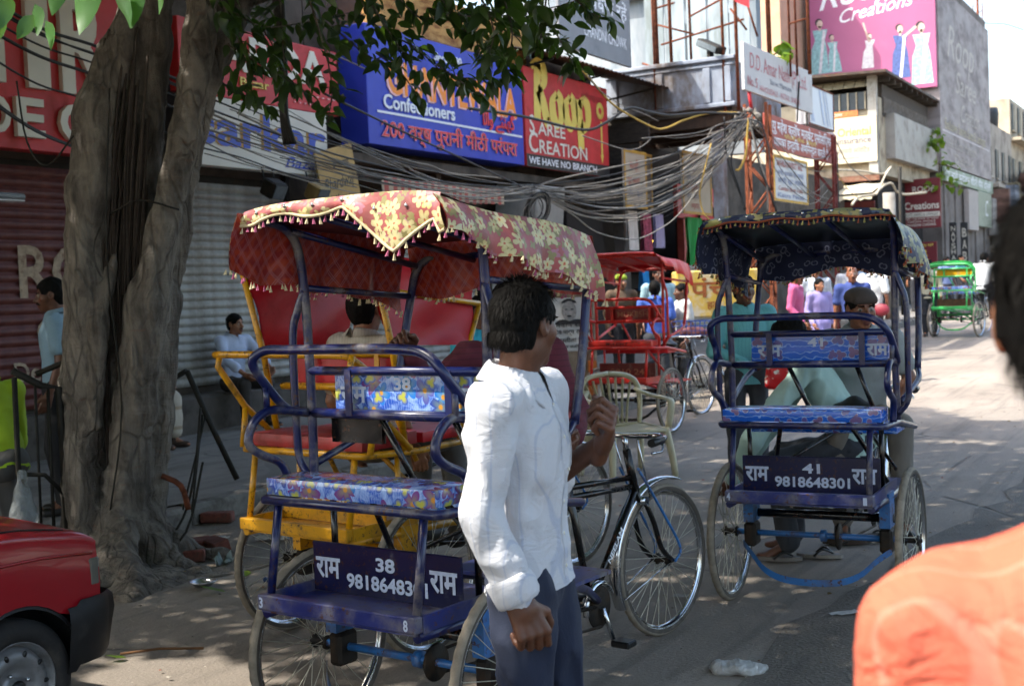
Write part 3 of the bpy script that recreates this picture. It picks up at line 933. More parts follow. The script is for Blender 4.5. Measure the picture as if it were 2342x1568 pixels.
sign('notice_board', 'white notice with blue and red lines and a yellow foot under the banner', -6.95, 21.4, 23.4, 3.03, 3.84, mat('notice_white', '#c4c4c2', .6, 0, .06),
     [('MAHILA MARKET BAZ', .2, .62, .11, 0, .01, 0, 1.5), ('सभी प्रकार के कपड़े', .2, .47, .08, 1, .01, 0, 1.55), ('साड़ी सूट लहंगा', .2, .34, .08, 1, .01, 0, 1.55), ('Contact Shop 1166', .25, .2, .08, 0, .005, 0, 1.4), ('Katra Neel', .2, .08, .08, 1, .01, 0, 1.5)],
     [mat('letter_brick', '#a0463c', .6), mat('letter_steel', '#7480a4', .6)], .04, border=(mat('border_yellow', '#b98f2f'), .045))
t = sign('light_box', 'white light box sign with pale blue stripes beside the brown banner', -7.05, 23.95, 25.7, 4.62, 5.4, mat('box_white', '#c9ccd2', .4, 0, .03), thick=.25, border=(M_RUST, .03))
extra(t, lambda mb: [mb.add([(.55 + a, .08, 0), (.55 + a + w, .08, 0), (.25 + a + w, .74, 0), (.25 + a, .74, 0)], [(0, 1, 2, 3)]) for a, w in ((-.35, .18), (.45, .1), (.72, .07), (.9, .05))], 'printed_stripe', mat('box_blue', '#9aa6c4', .4))
# concrete pole further on
t = MB(); t.tube([(0, 0, 0), (0, 0, 3.0)], [.16, .14], 10); o = t.build('concrete_pole', mat('pole_cement', '#8b857c', .85, 0, .15, 4, .3, .3), None, (-6.95, 29.85, gz(29.8) + .1)); tag(o, 'thick grey concrete pole standing at the kerb beyond the crowd', 'pole')
for yy, xx in ((27.0, -7.4), (32.5, -7.3)):
    t = MB(); t.tube([(0, 0, 0), (.02, 0, 3.8)], .045, 8); o = t.build('iron_pole', M_IRON, None, (xx, yy, gz(yy) + .1)); tag(o, 'thin dark iron pole %s the concrete pole' % ('in front of' if yy < 29 else 'just beyond'), 'pole')

# --- fifth: insurance office at the corner
M_PLAST = mat('cream_plaster', '#b3a790', .85, 0, .15, 2, .3, .5, '#6d5f50', 1.4)
BE = thing('office_building', 'two-storey cream corner office with louvres and an insurance sign', 'building', (-9.6, 40, 0))
def eb(name, m, x0, x1, y0, y1, z0, z1, par=BE, bev=0.0):
    b = MB(); b.box(x0 + 9.6, x1 + 9.6, y0 - 40, y1 - 40, z0, z1, bev=bev); return b.build(name, m, par)
eb('wall', M_PLAST, -18, -9.6, 40.2, 47.6, 4.9, 7.3)
eb('ground_floor', M_DARK, -18, -9.9, 41, 47.6, -.2, 4.88)
eb('corner_post', mat('post_white', '#a9a59c', .7, 0, .1, 3, .1, .4), -9.9, -9.62, 40.0, 40.19, 4.9, 8.05)
eb('lintel', mat('lintel_brick', '#6f4a3a', .9, 0, .3, 6, .5, .4), -18, -9.6, 40.02, 40.18, 4.7, 4.88)
w = eb('window', mat('window_dark', '#3b4348'), -11.9, -9.95, 40.12, 40.19, 6.95, 7.5)
for k in range(8):
    eb('window_bar', M_PLAST, -11.9 + k * .27, -11.86 + k * .27, 40.06, 40.115, 6.95, 7.5, w)
for k in range(6):
    b = MB(); b.box(-.16, .16, 0, .02, 0, .42, M=Matrix.Rotation(-.9, 4, 'X')); o = b.build('sunshade_panel', mat('shade_cream', '#c7bda3', .7), BE, (-1.95 + k * .345, .12, 7.68), (0, 0, 0))
# eave roof with real boards, sloping to the street
b = MB(); b.add([(-8.5, -.55, 8.30), (.42, -.55, 8.02), (.42, 8.1, 7.98), (-8.5, 8.1, 8.26), (-8.5, -.55, 8.22), (.42, -.55, 7.94), (.42, 8.1, 7.9), (-8.5, 8.1, 8.18)], [(0, 1, 2, 3), (7, 6, 5, 4), (0, 4, 5, 1), (1, 5, 6, 2), (2, 6, 7, 3)]); b.build('roof', M_TIN, BE)
for k in range(10):
    eb('rafter', M_WALLD, -10.0, -9.25, 40.2 + k * .8, 40.3 + k * .8, 7.76, 7.9)
eb('louvre_box', mat('louvre_dark', '#4b443d', .9), -9.75, -9.58, 40.6, 47.4, 6.75, 7.75)
for k in range(26):
    eb('louvre_slat', mat('louvre_grey', '#6f675e', .85, 0, .3, 8, .3, .4), -9.58, -9.54, 40.7 + k * .255, 40.86 + k * .255, 6.85, 7.35)
t = sign('office_sign', 'cream office sign reading Oriental insurance', 39.95, -12.6, -9.62, 5.28, 6.72, mat('sign_cream', '#c9bea4', .5, 0, .04, 1, .03, .15, '#a8997c', 1),
     [('Oriental', 1.75, .86, .26, 0, .02, 0, 1.05), ('insurance', 1.75, .62, .2, 1, .006, 0, 1.05), ('बीमा कम्पनी लिमिटेड', 1.35, .32, .15, 2, .0, 0, 1.4), ('The Oriental Insurance Co', 1.35, .14, .07, 2)],
     [mat('letter_amber', '#c79a50', .6), mat('letter_slate', '#5c5a68', .6), mat('letter_greyb', '#8f8a84', .6)], .12, 'Y')
extra(t, lambda mb: mb.lathe([(.13, 0), (.19, .002), (.19, 0)], 24, axis='z', c=(1.5, .86, 0)), 'ring_emblem', mat('letter_slate', '#5c5a68'))
sign('office_sign', 'blank grey panel sign along the street side of the cream office', -9.3, 41.0, 48.0, 5.42, 6.86, mat('panel_grey', '#9b958d', .5, 0, .1, 1, .03, .45, '#7b736a', 1.3), thick=.4)
sign('fascia_sign', 'small orange painted strip above the insurance sign', 39.98, -11.6, -10.2, 6.74, 6.93, mat('fascia_orange', '#b9713c', .7, 0, .3, 12), [('शाखा कार्यालय', .1, .04, .1, 0)], [M_CREAM], .04, 'Y')
t = thing('cloth_awning', 'long cream cloth awning under the insurance office', 'awning', (-9.4, 38.2, 4.15))
mb = MB(); mb.grid([[(-2.6 + 2.6 * j / 24, 1.8 - 1.8 * min(i, 3) / 3, .45 - .42 * min(i, 3) / 3 - (.16 + .03 * math.sin(j * 2.2) if i == 4 else 0) + .02 * math.sin(j * .8)) for j in range(25)] for i in range(5)]); mb.build('cloth', mat('awning_cream', '#c3b89c', .8, 0, .1), t)
b = MB(); b.tube([(-2.6, 0, .03), (0, 0, .03)], .025); b.tube([(0, 0, .03), (0, 1.8, .45)], .025); b.build('awning_frame', M_IRON, t)
eb('shop_interior_panel', mat('red_shop', '#5a221c', .8, 0, .3), -13, -9.91, 40.6, 40.7, 2.4, 4.1)

# --- sixth: saree house with billboard and big grey board
BF = thing('saree_house', 'tall building behind with a pink billboard and a huge grey board', 'building', (-9.2, 47.7, 0))
b = MB(); b.box(-9, -.05, .1, 10.5, -.2, 12.6); b.build('wall', M_WALLG, BF)
b = MB(); b.box(-9, -4.9, -3.0, 0.05, 8.2, 15); b.build('peach_wall', mat('peach_wall', '#c9a184', .8, 0, .1, 1.2, .1, .3, '#b98b6c', 1), BF)
b = MB(); b.box(-9, -4.88, -3.02, -2.9, 8.2, 9.9); b.build('cream_wall', mat('cream_wall', '#cdbb94', .8, 0, .1), BF)
M_BPINK = mat('billboard_pink', '#a8587f', .5, 0, .05, .6, .02, .15, '#b06e90', .8)
t = sign('billboard', 'pink saree billboard with flowing white lettering and printed figures', 47.3, -13.9, -9.2, 8.45, 13.0, M_BPINK,
         [('Creations', 1.25, 2.72, .5, 0, .006, .35, 2.7, .12), ('Roop', .5, 3.3, .9, 0, .01, .35, 2.8, .1)], [M_WHITE], .15, 'Y')
# printed figures in saris: flat print, generic shapes
def fig(mb, x, y, h, mi, skin, lean=0, arm=None):
    W = h * .17
    mb.add([(x - W, y, 0), (x + W, y, 0), (x + W * .75 + lean * .4, y + h * .45, 0), (x + W * .55 + lean * .7, y + h * .6, 0), (x + W * .8 + lean, y + h * .78, 0), (x - W * .8 + lean, y + h * .78, 0), (x - W * .5 + lean * .7, y + h * .6, 0), (x - W * .85 + lean * .4, y + h * .45, 0)], [tuple(range(8))], mi)
    mb.add([(x + lean + math.cos(a) * h * .055, y + h * .88 + math.sin(a) * h * .075, .001) for a in np.linspace(0, 6.1, 10)], [tuple(range(10))], skin)
    mb.add([(x + lean - h * .02 + math.cos(a) * h * .068, y + h * .915 + math.sin(a) * h * .07, .0005) for a in np.linspace(0, 6.1, 10)], [tuple(range(10))], 3)
    mb.add([(x + lean - h * .02, y + h * .76, .001), (x + lean + h * .02, y + h * .76, .001), (x + lean + h * .02, y + h * .85, .001), (x + lean - h * .02, y + h * .85, .001)], [(0, 1, 2, 3)], skin)
    if arm:
        ax, ay = x + lean + arm[0] * .15, y + h * .72
        n = np.array((-arm[1], arm[0])) * h * .025 / max(.1, math.hypot(*arm))
        mb.add([(ax - n[0], ay - n[1], .001), (ax + n[0], ay + n[1], .001), (ax + arm[0] + n[0], ay + arm[1] + n[1], .001), (ax + arm[0] - n[0], ay + arm[1] - n[1], .001)], [(0, 1, 2, 3)], skin)
    mb.add([(x - W * .2 + lean * .5, y + .02, .0015), (x + W * .1 + lean * .5, y + .02, .0015), (x + W * .6 + lean, y + h * .75, .0015), (x + W * .3 + lean, y + h * .77, .0015)], [(0, 1, 2, 3)], 4)
FM = [mat('print_aqua', '#8fb7b8', .6, 0, .3, 9), mat('print_skin', '#c9aea0', .6), mat('print_navy', '#46598f', .6, 0, .4, 12), mat('print_hair', '#33262c', .6), mat('print_pale', '#d5cfd2', .6, 0, .2, 8)]
for a_ in ((.45, .95, 2.1, 0, 1, .05), (1.05, .95, 1.45, 0, 1, -.1), (2.25, .95, 1.3, 4, 1, .1, (-.2, .75)), (3.45, .45, 2.0, 2, 1, 0, (.5, .35)), (4.2, .15, 2.3, 0, 1, 0)):
    mb = MB(); fig(mb, *a_); mb.build('printed_figure', FM, t, (0, 0, .006))
t = sign('billboard', 'huge grey billboard with faint washed-out script along the street', -9.15, 47.5, 58.3, 5.7, 12.2, mat('billboard_grey', '#958a88', .55, 0, .16, .6, .1, .55, '#77706e', .7, stretch=(1, 2, .35)),
         [('Roop', 1.6, 4.1, 1.3, 0, .0, .3, 5.5), ('Saree', 3.0, 2.9, .9, 0, 0, .3, 4.4), ('Creation', 4.0, 1.9, .7, 0, 0, .3, 4), ('Exclusive Sarees Suits & Lehngas', .8, 1.35, .4, 2, .0, 0, 8.6), ('1166 Kucha Mahajani', 1.0, .7, .4, 0, 0, 0, 6), ('Delhi-6', 2.5, .2, .35, 0, 0, 0, 4)],
         [mat('print_faint', '#b3aaa0', .6), M_PINK3, mat('print_faint_yellow', '#b5ab8c', .6)], .9)
extra(t, lambda mb: mb.box(.3, 10.4, 1.22, 1.27, 0, .003), 'white_rule', mat('print_rule', '#c6bfc0', .6))
sign('shop_sign', 'faded green strip sign with pale blocks under the huge grey billboard', -9.1, 47.8, 58.3, 5.1, 5.62, mat('strip_green', '#8d9a84', .6, 0, .2, 3), [('रूप साड़ी क्रिएशन चाँदनी चौक दिल्ली', .3, .12, .3, 0, .01, 0, 9.6)], [M_WHITE], .1)
M_MAR = mat('sign_maroon', '#6d1f26', .5, 0, .08, 1.5, .03, .1, '#54181e', 1.2)
t = sign('shop_sign', 'maroon hanging sign with cream lettering below the green sprig', 44.9, -9.95, -8.72, 3.3, 5.0, M_MAR, [('ROOP', .3, 1.25, .2, 0, .01, 0, .75), ('Creations', .02, .66, .25, 0, .02, 0, 1.16), ('SUITS SAREES & LEHNGAS', .05, .42, .1, 1, .006, .2, 1.1), ('OPP. THE BANK OF INDIA', .05, .3, .07, 0, 0, 0, 1.1), ('CENTRAL AVENUE', .1, .2, .07, 0, 0, 0, .95), ('CHANDNI CHOWK', .02, .07, .09, 0, .01, 0, 1.05)], [M_CREAM, M_BLACK3], .12, 'Y')
extra(t, lambda mb: mb.box(.0, 1.2, .39, .55, 0, .002), 'pale_band', M_CREAM, .002)
sign('shop_sign', 'maroon upright sign with one gold letter above another', 45.0, -9.7, -8.9, 1.5, 2.82, M_MAR, [('R', .32, .82, .24, 0, .015), ('O', .34, .5, .24, 0, .015), ('O', .34, .2, .24, 0, .015), ('साड़ी सूट लहंगे', .1, 1.17, .08, 0)], [M_YEL3], .08, 'Y')
for nm, xx, yy, w, lab in (('NAVSHAKTI', -8.76, 48.5, .25, 'black upright sign spelling NAVSHAKTI downwards'), ('BABU', -8.47, 49, .25, 'black upright sign spelling BABU downwards')):
    H = 2.0
    sign('upright_sign', lab, yy - 2, xx, xx + w, 1.5, 1.5 + H, M_BLACK3, [(ch, .06, H - .1 - (i + 1) * H / (len(nm) + .8), H / (len(nm) + 2.2), 0, .02, 0, w * .6) for i, ch in enumerate(nm)], [mat('letter_dull', '#b9b3a4', .6)], .08, 'Y')
o = MB(); o.box(0, .5, 0, .4, 0, .62, bev=.04); o = o.build('hanging_bundle', mat('orange_cloth', '#c8622a', .8, 0, .15, 6), None, (-10.45, 43.6, 3.3)); tag(o, 'orange cloth bundle hanging in front of the maroon sign', 'bundle')
# shops beneath: dark block coloured as the gloom of open fronts
b = MB(); b.box(-.9, -.06, .5, 10.3, 0.2, 5.0); b.build('gloom_front', M_DARK, BF)
for k in range(5):
    b = MB(); b.box(-.06, .02, .4 + k * 2.1, .7 + k * 2.1, 0, 5.0); b.build('shop_pier', M_WALLG, BF)
# panels hanging further along
for (y0, y1, z0, z1, c, lab) in ((51.9, 54.0, 3.4, 5.0, '#a39a94', 'pale ribbed hanging panel beyond the maroon sign'), (54.05, 57.2, 3.6, 5.05, '#8c9480', 'grey-green hanging panel with one looping white mark'), (57.6, 59.6, 3.3, 4.9, '#9f9b95', 'pale grey hanging panel past the green panel'), (60, 62, 4.2, 5.6, '#8f949c', 'bluish hanging panel high on the far row')):
    t = sign('cloth_banner', lab, -9.0, y0, y1, z0, z1, mat('panel_' + c[1:], c, .6, 0, .1, 2, .05, .3, '#7a736c', 2), [('C', 1.6, .45, .7, 0, 0, .2)] if c == '#8c9480' else (), [M_WHITE], .2)

# --- far row
def far_block(label, x, y0, y1, h, col, seed):
    rnd = random.Random(seed)
    t = thing('far_building', label, 'building', (x, y0, 0))
    m = mat('far_' + col[1:], col, .85, 0, .15, 1, .2, .4, '#6b625a', .7)
    b = MB(); b.box(-6, 0, 0, y1 - y0 - .02, -.2, h); b.build('wall', m, t)
    z = 3.0
    while z < h - 1.6:
        yy = .5
        b = MB(); b.box(.0, .5, .1, y1 - y0 - .1, z - .25, z - .1); b.build('balcony', m, t)
        while yy < y1 - y0 - 1:
            w = MB(); w.box(.0, .06, yy, yy + .8, z + .3, z + 1.6); w = w.build('window', mat('window_dark', '#3b4348'), t)
            q = MB(); q.box(.06, .14, yy - .08, yy + .88, z + .2, z + .3); q.build('window_sill', m, w)
            q = MB(); q.box(.06, .1, yy + .37, yy + .43, z + .3, z + 1.6); q.build('window_bar', m, w)
            yy += 1.5 + rnd.random() * .8
        z += 2.7
    for k in range(int((y1 - y0) * 1.5)):
        a = rnd.uniform(0, y1 - y0 - 1.4); zz = rnd.uniform(2.6, 5.5)
        b = MB(); b.box(.1, .1 + rnd.uniform(.3, 1.0), a, a + rnd.uniform(.2, 1.3), zz, zz + rnd.uniform(.5, 1.5)); b.build('shop_board', mat('fb%d' % (k % 5), ['#8f8a84', '#77584c', '#8b93a0', '#a09478', '#6f7a70'][k % 5], .7), t)
    b = MB(); b.box(.0, .05, .2, y1 - y0 - .2, 0, 2.6); b.build('gloom_front', M_DARK, t)  # dark slab coloured as the gloom of an open shop
    return t
far_block('pale far building with a flat roof right of the grey billboard', -9.4, 58.6, 66, 8.4, '#a69c8e', 1)
far_block('cream far building with stepped roof and dark windows', -9.45, 66, 74, 10.2, '#b3a791', 2)
far_block('grey far building near the end of the street', -9.35, 74, 84, 9.2, '#948d85', 3)
far_block('tan far building at the end of the street', -9.4, 84, 98, 11, '#a08f7a', 4)
far_block('hazy last building closing the street', -9.2, 98, 125, 10, '#9d9890', 5)
t = MB(); t.tube([(0, 0, 0), (0, 0, 6)], .06, 5)
for k in range(9):
    t.tube([(-.2, 0, 1 + k * .5), (.2, 0, 1.25 + k * .5)], .02, 4)
for s in (-.2, .2):
    t.tube([(s, 0, 0), (s, 0, 5.6)], .025, 4)
o = t.build('radio_mast', M_RUST, None, (-10.0, 61, 8.4)); tag(o, 'thin lattice mast on the roof behind the grey billboard', 'mast')
t = MB(); t.lathe([(.02, 1.2), (.5, 1.15), (.55, .9), (.5, .1), (.45, 0)], 16, axis='z'); o = t.build('water_tank', M_BLACK3, None, (-10.2, 64, 8.4)); tag(o, 'black water tank on the pale far roof', 'tank')
# ------------------------------------------------------------------ printed fabrics
def flower(t, uv, scale, petals, size, off=(0, 0, 0), rand=.9):
    u = t.vmath('ADD', uv, off)
    v = t.n('ShaderNodeTexVoronoi', feature='F1', voronoi_dimensions='2D')
    t.l(u, v.inputs['Vector']); v.inputs['Scale'].default_value = scale; v.inputs['Randomness'].default_value = rand
    d = t.vmath('SUBTRACT', u, v.outputs['Position'])
    s = t.n('ShaderNodeSeparateXYZ'); t.l(d, s.inputs[0])
    col = t.n('ShaderNodeSeparateColor'); t.l(v.outputs['Color'], col.inputs[0])
    ang = t.math('ADD', t.math('ARCTAN2', s.outputs[1], s.outputs[0]), t.math('MULTIPLY', col.outputs[0], 6.28))
    c = t.math('ABSOLUTE', t.math('COSINE', t.math('MULTIPLY', ang, petals / 2)))
    r = t.math('MULTIPLY', v.outputs['Distance'], 1.0)
    edge = t.math('MULTIPLY', t.math('ADD', .45, t.math('MULTIPLY', c, .55)), size)
    edge = t.math('MULTIPLY', edge, t.math('ADD', .7, t.math('MULTIPLY', col.outputs[1], .5)))
    mask = t.step(t.math('SUBTRACT', edge, r), .0, .03)
    cen = t.math('SUBTRACT', 1, t.step(r, size * .12, size * .22))
    rel = t.math('DIVIDE', r, edge)
    return mask, cen, col.outputs[1], col.outputs[2], rel

def wob(t, uv, s=38):
    nd = t.n('ShaderNodeTexNoise'); t.l(uv, nd.inputs['Vector']); nd.inputs['Scale'].default_value = s; nd.inputs['Detail'].default_value = 3
    return nd.outputs[1]
def fabric_red():
    t = NT('floral_red_vinyl'); uv = t.coord('UV'); uv = t.vmath('ADD', uv, t.vmath('MULTIPLY', t.vmath('SUBTRACT', wob(t, uv), (.5, .5, .5)), (.022, .022, 0)))
    k = t.mix(t.step(t.noise(uv, 9, 3), .35, .65), srgb('#7a1c24'), srgb('#a8383e'))
    m, c, r1, r2, rel = flower(t, uv, 19, 5, .42, (.3, .7, 0)); k = t.mix(t.math('MULTIPLY', m, t.step(r1, .35, .4)), k, t.mix(r2, srgb('#b06a84'), srgb('#7c2c40')))
    m, c, r1, r2, rel = flower(t, uv, 23, 4, .42, (1.3, .2, 0)); k = t.mix(t.math('MULTIPLY', m, t.step(r1, .4, .45)), k, srgb('#7d7a38'))
    m, c, r1, r2, rel = flower(t, uv, 17, 5, .5, (2.1, 1.4, 0))
    pet = t.mix(t.step(rel, .2, 1.0), srgb('#d8cf94'), t.mix(r2, srgb('#c4c4a4'), srgb('#c2b060')))
    f = t.math('MULTIPLY', m, t.step(r1, .18, .2)); k = t.mix(f, k, pet); k = t.mix(t.math('MULTIPLY', c, f), k, srgb('#c4571f'))
    k = t.mix(t.math('ADD', .1, t.math('MULTIPLY', t.noise(uv, 7, 4), .22)), k, srgb('#a8867c'))
    t.base(k); t.rough(.5); t.bump(t.noise(uv, 14, 4), .25, .02)
    return t.m
def fabric_lattice():
    t = NT('lattice_red_lining'); uv = t.coord('UV')
    s = t.n('ShaderNodeSeparateXYZ'); t.l(uv, s.inputs[0])
    def ln(a):
        w = t.math('PINGPONG', a, .024)
        return t.math('SUBTRACT', 1, t.step(t.math('ABSOLUTE', t.math('SUBTRACT', w, .004)), .0006, .0018))
    L1 = ln(t.math('ADD', s.outputs[0], t.math('MULTIPLY', s.outputs[1], .75))); L2 = ln(t.math('SUBTRACT', s.outputs[0], t.math('MULTIPLY', s.outputs[1], .75)))
    k = t.mix(t.step(t.noise(uv, 30, 2), .4, .6), srgb('#8a1d1c'), srgb('#a83a1e'))
    k = t.mix(t.math('MULTIPLY', t.math('MAXIMUM', L1, L2), .6), k, srgb('#b0848c'))
    t.base(k); t.rough(.4); t.bump(t.noise(uv, 12, 3), .3, .02)
    return t.m
def fabric_blue():
    t = NT('floral_blue_vinyl'); uv = t.coord('UV')
    k = t.mix(t.step(t.noise(uv, 16, 3, .6, 1.5), .35, .65), srgb('#2a55b8'), srgb('#8fb0e4'))
    w = t.n('ShaderNodeTexWave', wave_type='BANDS'); t.l(uv, w.inputs[0]); w.inputs[1].default_value = 30; w.inputs[2].default_value = 9
    k = t.mix(t.math('MULTIPLY', t.step(w.outputs[1], .8, .95), .3), k, srgb('#b4c8ee'))
    m, c, r1, r2, rel = flower(t, uv, 12, 5, .62, (.35, .1, 0))
    pc = t.mix(t.step(r2, .33, .36), srgb('#6d3a86'), t.mix(t.step(r2, .66, .68), srgb('#1f72c8'), srgb('#24409e')))
    k = t.mix(m, k, t.mix(t.step(rel, .1, 1), t.mix(.4, pc, srgb('#9ab04a')), pc)); k = t.mix(c, k, srgb('#c08a3a'))
    m, c, r1, r2, rel = flower(t, uv, 16, 3, .45, (1.7, 2.3, 0)); k = t.mix(t.math('MULTIPLY', m, t.step(r1, .55, .58)), k, t.mix(t.step(rel, .3, 1), srgb('#aeb14c'), srgb('#2c54b4')))
    t.base(k); t.rough(.18); t.b.inputs['Coat Weight'].default_value = .4; t.b.inputs['Coat Roughness'].default_value = .12; t.bump(t.noise(uv, 9, 3), .12, .02)
    return t.m
def fabric_tulip():
    t = NT('tulip_blue_vinyl'); uv = t.coord('UV')
    k = t.mix(t.noise(uv, 6, 3), srgb('#1450b8'), srgb('#1e66d0'))
    w = t.n('ShaderNodeTexWave', wave_type='BANDS', bands_direction='Y'); t.l(uv, w.inputs[0]); w.inputs[1].default_value = 11; w.inputs[2].default_value = 5; w.inputs[4].default_value = 2
    k = t.mix(t.step(w.outputs[1], .9, .97), k, srgb('#7ea3dc'))
    m, c, r1, r2, rel = flower(t, uv, 17, 3, .5, (.35, .1, 0)); f = t.math('MULTIPLY', m, t.step(r1, .4, .44))
    k = t.mix(f, k, t.mix(t.step(rel, .82, .95), t.mix(r2, srgb('#7d6288'), srgb('#4a4a90')), srgb('#9fb6dc')))
    t.base(k); t.rough(.22); t.b.inputs['Coat Weight'].default_value = .3
    return t.m
def fabric_dark():
    t = NT('floral_dark_vinyl'); uv = t.coord('UV')
    k = t.mix(t.step(t.noise(uv, 10, 3), .4, .6), srgb('#1d2548'), srgb('#2b3350'))
    m, c, r1, r2, rel = flower(t, uv, 12, 5, .52, (.5, .1, 0)); k = t.mix(m, k, t.mix(r2, srgb('#8f8a45'), t.mix(r1, srgb('#3a4f7a'), srgb('#6a7f8a'))))
    m, c, r1, r2, rel = flower(t, uv, 18, 5, .4, (1.5, 1.1, 0)); k = t.mix(t.math('MULTIPLY', m, t.step(r1, .5, .55)), k, srgb('#a39a6a'))
    t.base(k); t.rough(.5); t.bump(t.noise(uv, 14, 3), .3, .02)
    return t.m
def fabric_indigo():
    t = NT('indigo_print_cloth'); uv = t.coord('UV')
    k = t.mix(t.noise(uv, 8, 3), srgb('#141a2e'), srgb('#222b4c'))
    m, c, r1, r2, rel = flower(t, uv, 17, 2, .38, (.5, .1, 0)); k = t.mix(t.math('MULTIPLY', t.math('MULTIPLY', m, t.step(rel, .55, .7)), .6), k, srgb('#8b90a4'))
    t.base(k); t.rough(.8); return t.m
F_RED, F_LAT, F_BLUE, F_TUL, F_DRK, F_IND = fabric_red(), fabric_lattice(), fabric_blue(), fabric_tulip(), fabric_dark(), fabric_indigo()
def paint(name, col, dust=.25, rough=.3, dcol='#8a8378', ds=7):
    return mat(name, col, rough, 0, .15, 5, .1, dust, dcol, ds, coat=.12, chip=.95, bscale=24)
P_NAVY = paint('navy_enamel', '#0f1a4c', .38)
P_NAVYD = paint('navy_tray_enamel', '#17266a', .55, .4, '#77726c', 4)
P_SKY = paint('sky_blue_enamel', '#2c6aa8', .4, .4, '#5b4c40', 6)
P_YEL = paint('yellow_enamel', '#c98f0a', .4, .35, '#5f4a1c', 11)
P_RED = paint('red_enamel', '#c92318', .2, .4, '#6b2a22', 8)
P_GRN = paint('green_enamel', '#3cab5a', .2, .35, '#3d6a45', 8)
P_BLK = paint('black_enamel', '#0d0d0e', .15, .22, '#4d4640', 6)
M_CHROME = mat('chrome', '#c9ccd0', .12, 1.0, .08, 20, .03, .25, '#7d7468', 9)
M_SPOKE = mat('spoke_steel', '#b9b4a4', .45, .6, .2, 30, 0)
M_HUB = mat('greasy_hub', '#2a2622', .55, .6, .3, 20, .2, .5, '#4b3b2c', 12)
M_TYRE = mat('tyre_rubber_dusty', '#807769', .9, 0, .15, 30, .2, .4, '#9c9384', 10)
M_TYREW = mat('tyre_wall', '#4a443d', .8, 0, .2, 30, .1, .35, '#6b6258', 14)
M_STEN = mat('stencil_white', '#b9c4d8', .7, 0, .12, 30, .05, .25, '#6d7896', 30)
M_BVIN = mat('black_vinyl', '#141516', .35, 0, .3, 5, .2)
M_RVIN = mat('red_vinyl', '#b51220', .42, 0, .12, 3, .15, .15, '#8a1018', 4, bscale=9)
M_RVIND = mat('red_vinyl_worn', '#8f1c1e', .5, 0, .2, 4, .15, .4, '#5d2a1c', 6)

# ------------------------------------------------------------------ wheel (meshes shared by every copy)
def wheel_meshes(r=.345, tr=.019):
    n = 90
    T = MB(); V = []; F = []
    cs = 10
    for i in range(n * 2):
        a = math.pi * i / n
        for k in range(cs):
            b = 2 * math.pi * k / cs
            bump = 0
            if k in (9, 0, 1):
                bump = .0022 if (i // 2 + (k == 0)) % 2 else -.0005
            rr = (r - tr) + (tr + bump) * math.cos(b)
            V.append(((tr + bump * .3) * math.sin(b) * 1.02, rr * math.cos(a), rr * math.sin(a)))
    for i in range(n * 2):
        j = (i + 1) % (n * 2)
        for k in range(cs):
            q = (k + 1) % cs
            T.add([], []); T.f.append((i * cs + k, j * cs + k, j * cs + q, i * cs + q)); T.m.append(0 if k in (8, 9, 0, 1) else 1); T.sm.append(True)
    T.v = V
    tyre = T.mesh('tyre', [M_TYRE, M_TYREW])
    RM = MB(); RM.lathe([(r - .034, -.013), (r - .030, -.0135), (r - .044, -.009), (r - .05, 0), (r - .044, .009), (r - .030, .0135), (r - .034, .013), (r - .039, 0)], 64, closed=True)
    rim = RM.mesh('rim', M_CHROME)
    SP = MB()
    for i in range(36):
        a = 2 * math.pi * i / 36; s = 1 if i % 2 else -1
        b = a + (.62 if (i // 2) % 2 else -.62)
        SP.tube([(s * .028, .022 * math.cos(b), .022 * math.sin(b)), (0, (r - .045) * math.cos(a), (r - .045) * math.sin(a))], .0018, 4, cap=False)
    spk = SP.mesh('spokes', M_SPOKE)
    H = MB(); H.lathe([(.0, -.05), (.008, -.05), (.008, -.036), (.026, -.034), (.026, -.026), (.014, -.02), (.014, .02), (.026, .026), (.026, .034), (.008, .036), (.008, .05), (0, .05)], 16)
    hub = H.mesh('wheel', M_HUB)
    return tyre, rim, spk, hub
WM = wheel_meshes()
def wheel(par, loc, rz=0, roll=0.0):
    w = link('wheel', WM[3], par, loc, (roll, 0, rz))
    link('tyre', WM[0], w); link('rim', WM[1], w); stuff(link('spokes', WM[2], w))
    return w

def tube(par, name, pts, r, m, sub=0, n=8, closed=False):
    mb = MB(); mb.tube(pts, r, n, 0, closed, sub); return mb.build(name, m, par)
def boxp(par, name, m, x0, x1, y0, y1, z0, z1, bev=.0, M=None):
    mb = MB(); mb.box(x0, x1, y0, y1, z0, z1, 0, M, bev); return mb.build(name, m, par)

def cushion(par, name, m, x0, x1, y0, y1, z0, z1, puff=.012):
    """soft box: finely divided, slightly swollen, edges rounded"""
    nx, ny, nz = 16, 8, 4
    cx, cy, cz = (x0 + x1) / 2, (y0 + y1) / 2, (z0 + z1) / 2
    mb = MB()
    def P(u, v, w):
        x, y, z = x0 + (x1 - x0) * u, y0 + (y1 - y0) * v, z0 + (z1 - z0) * w
        q = lambda a: 1 - (2 * a - 1) ** 6
        z += puff * (w - .5) * 2 * q(u) * q(v) * (.7 if w > .5 else .2)
        y += .35 * puff * (v - .5) * 2 * q(u) * q(w); x += .35 * puff * (u - .5) * 2 * q(v) * q(w)
        return (x, y, z)
    L = lambda n: [i / n for i in range(n + 1)]
    for w in (0, 1):
        g = [[P(u, v, w) for v in L(ny)] for u in L(nx)]
        mb.grid(g if w else g[::-1])
    for v in (0, 1):
        g = [[P(u, v, w) for w in L(nz)] for u in L(nx)]
        mb.grid(g[::-1] if v else g)
    for u in (0, 1):
        g = [[P(u, v, w) for w in L(nz)] for v in L(ny)]
        mb.grid(g if u else g[::-1])
    return mb.build(name, m, par)

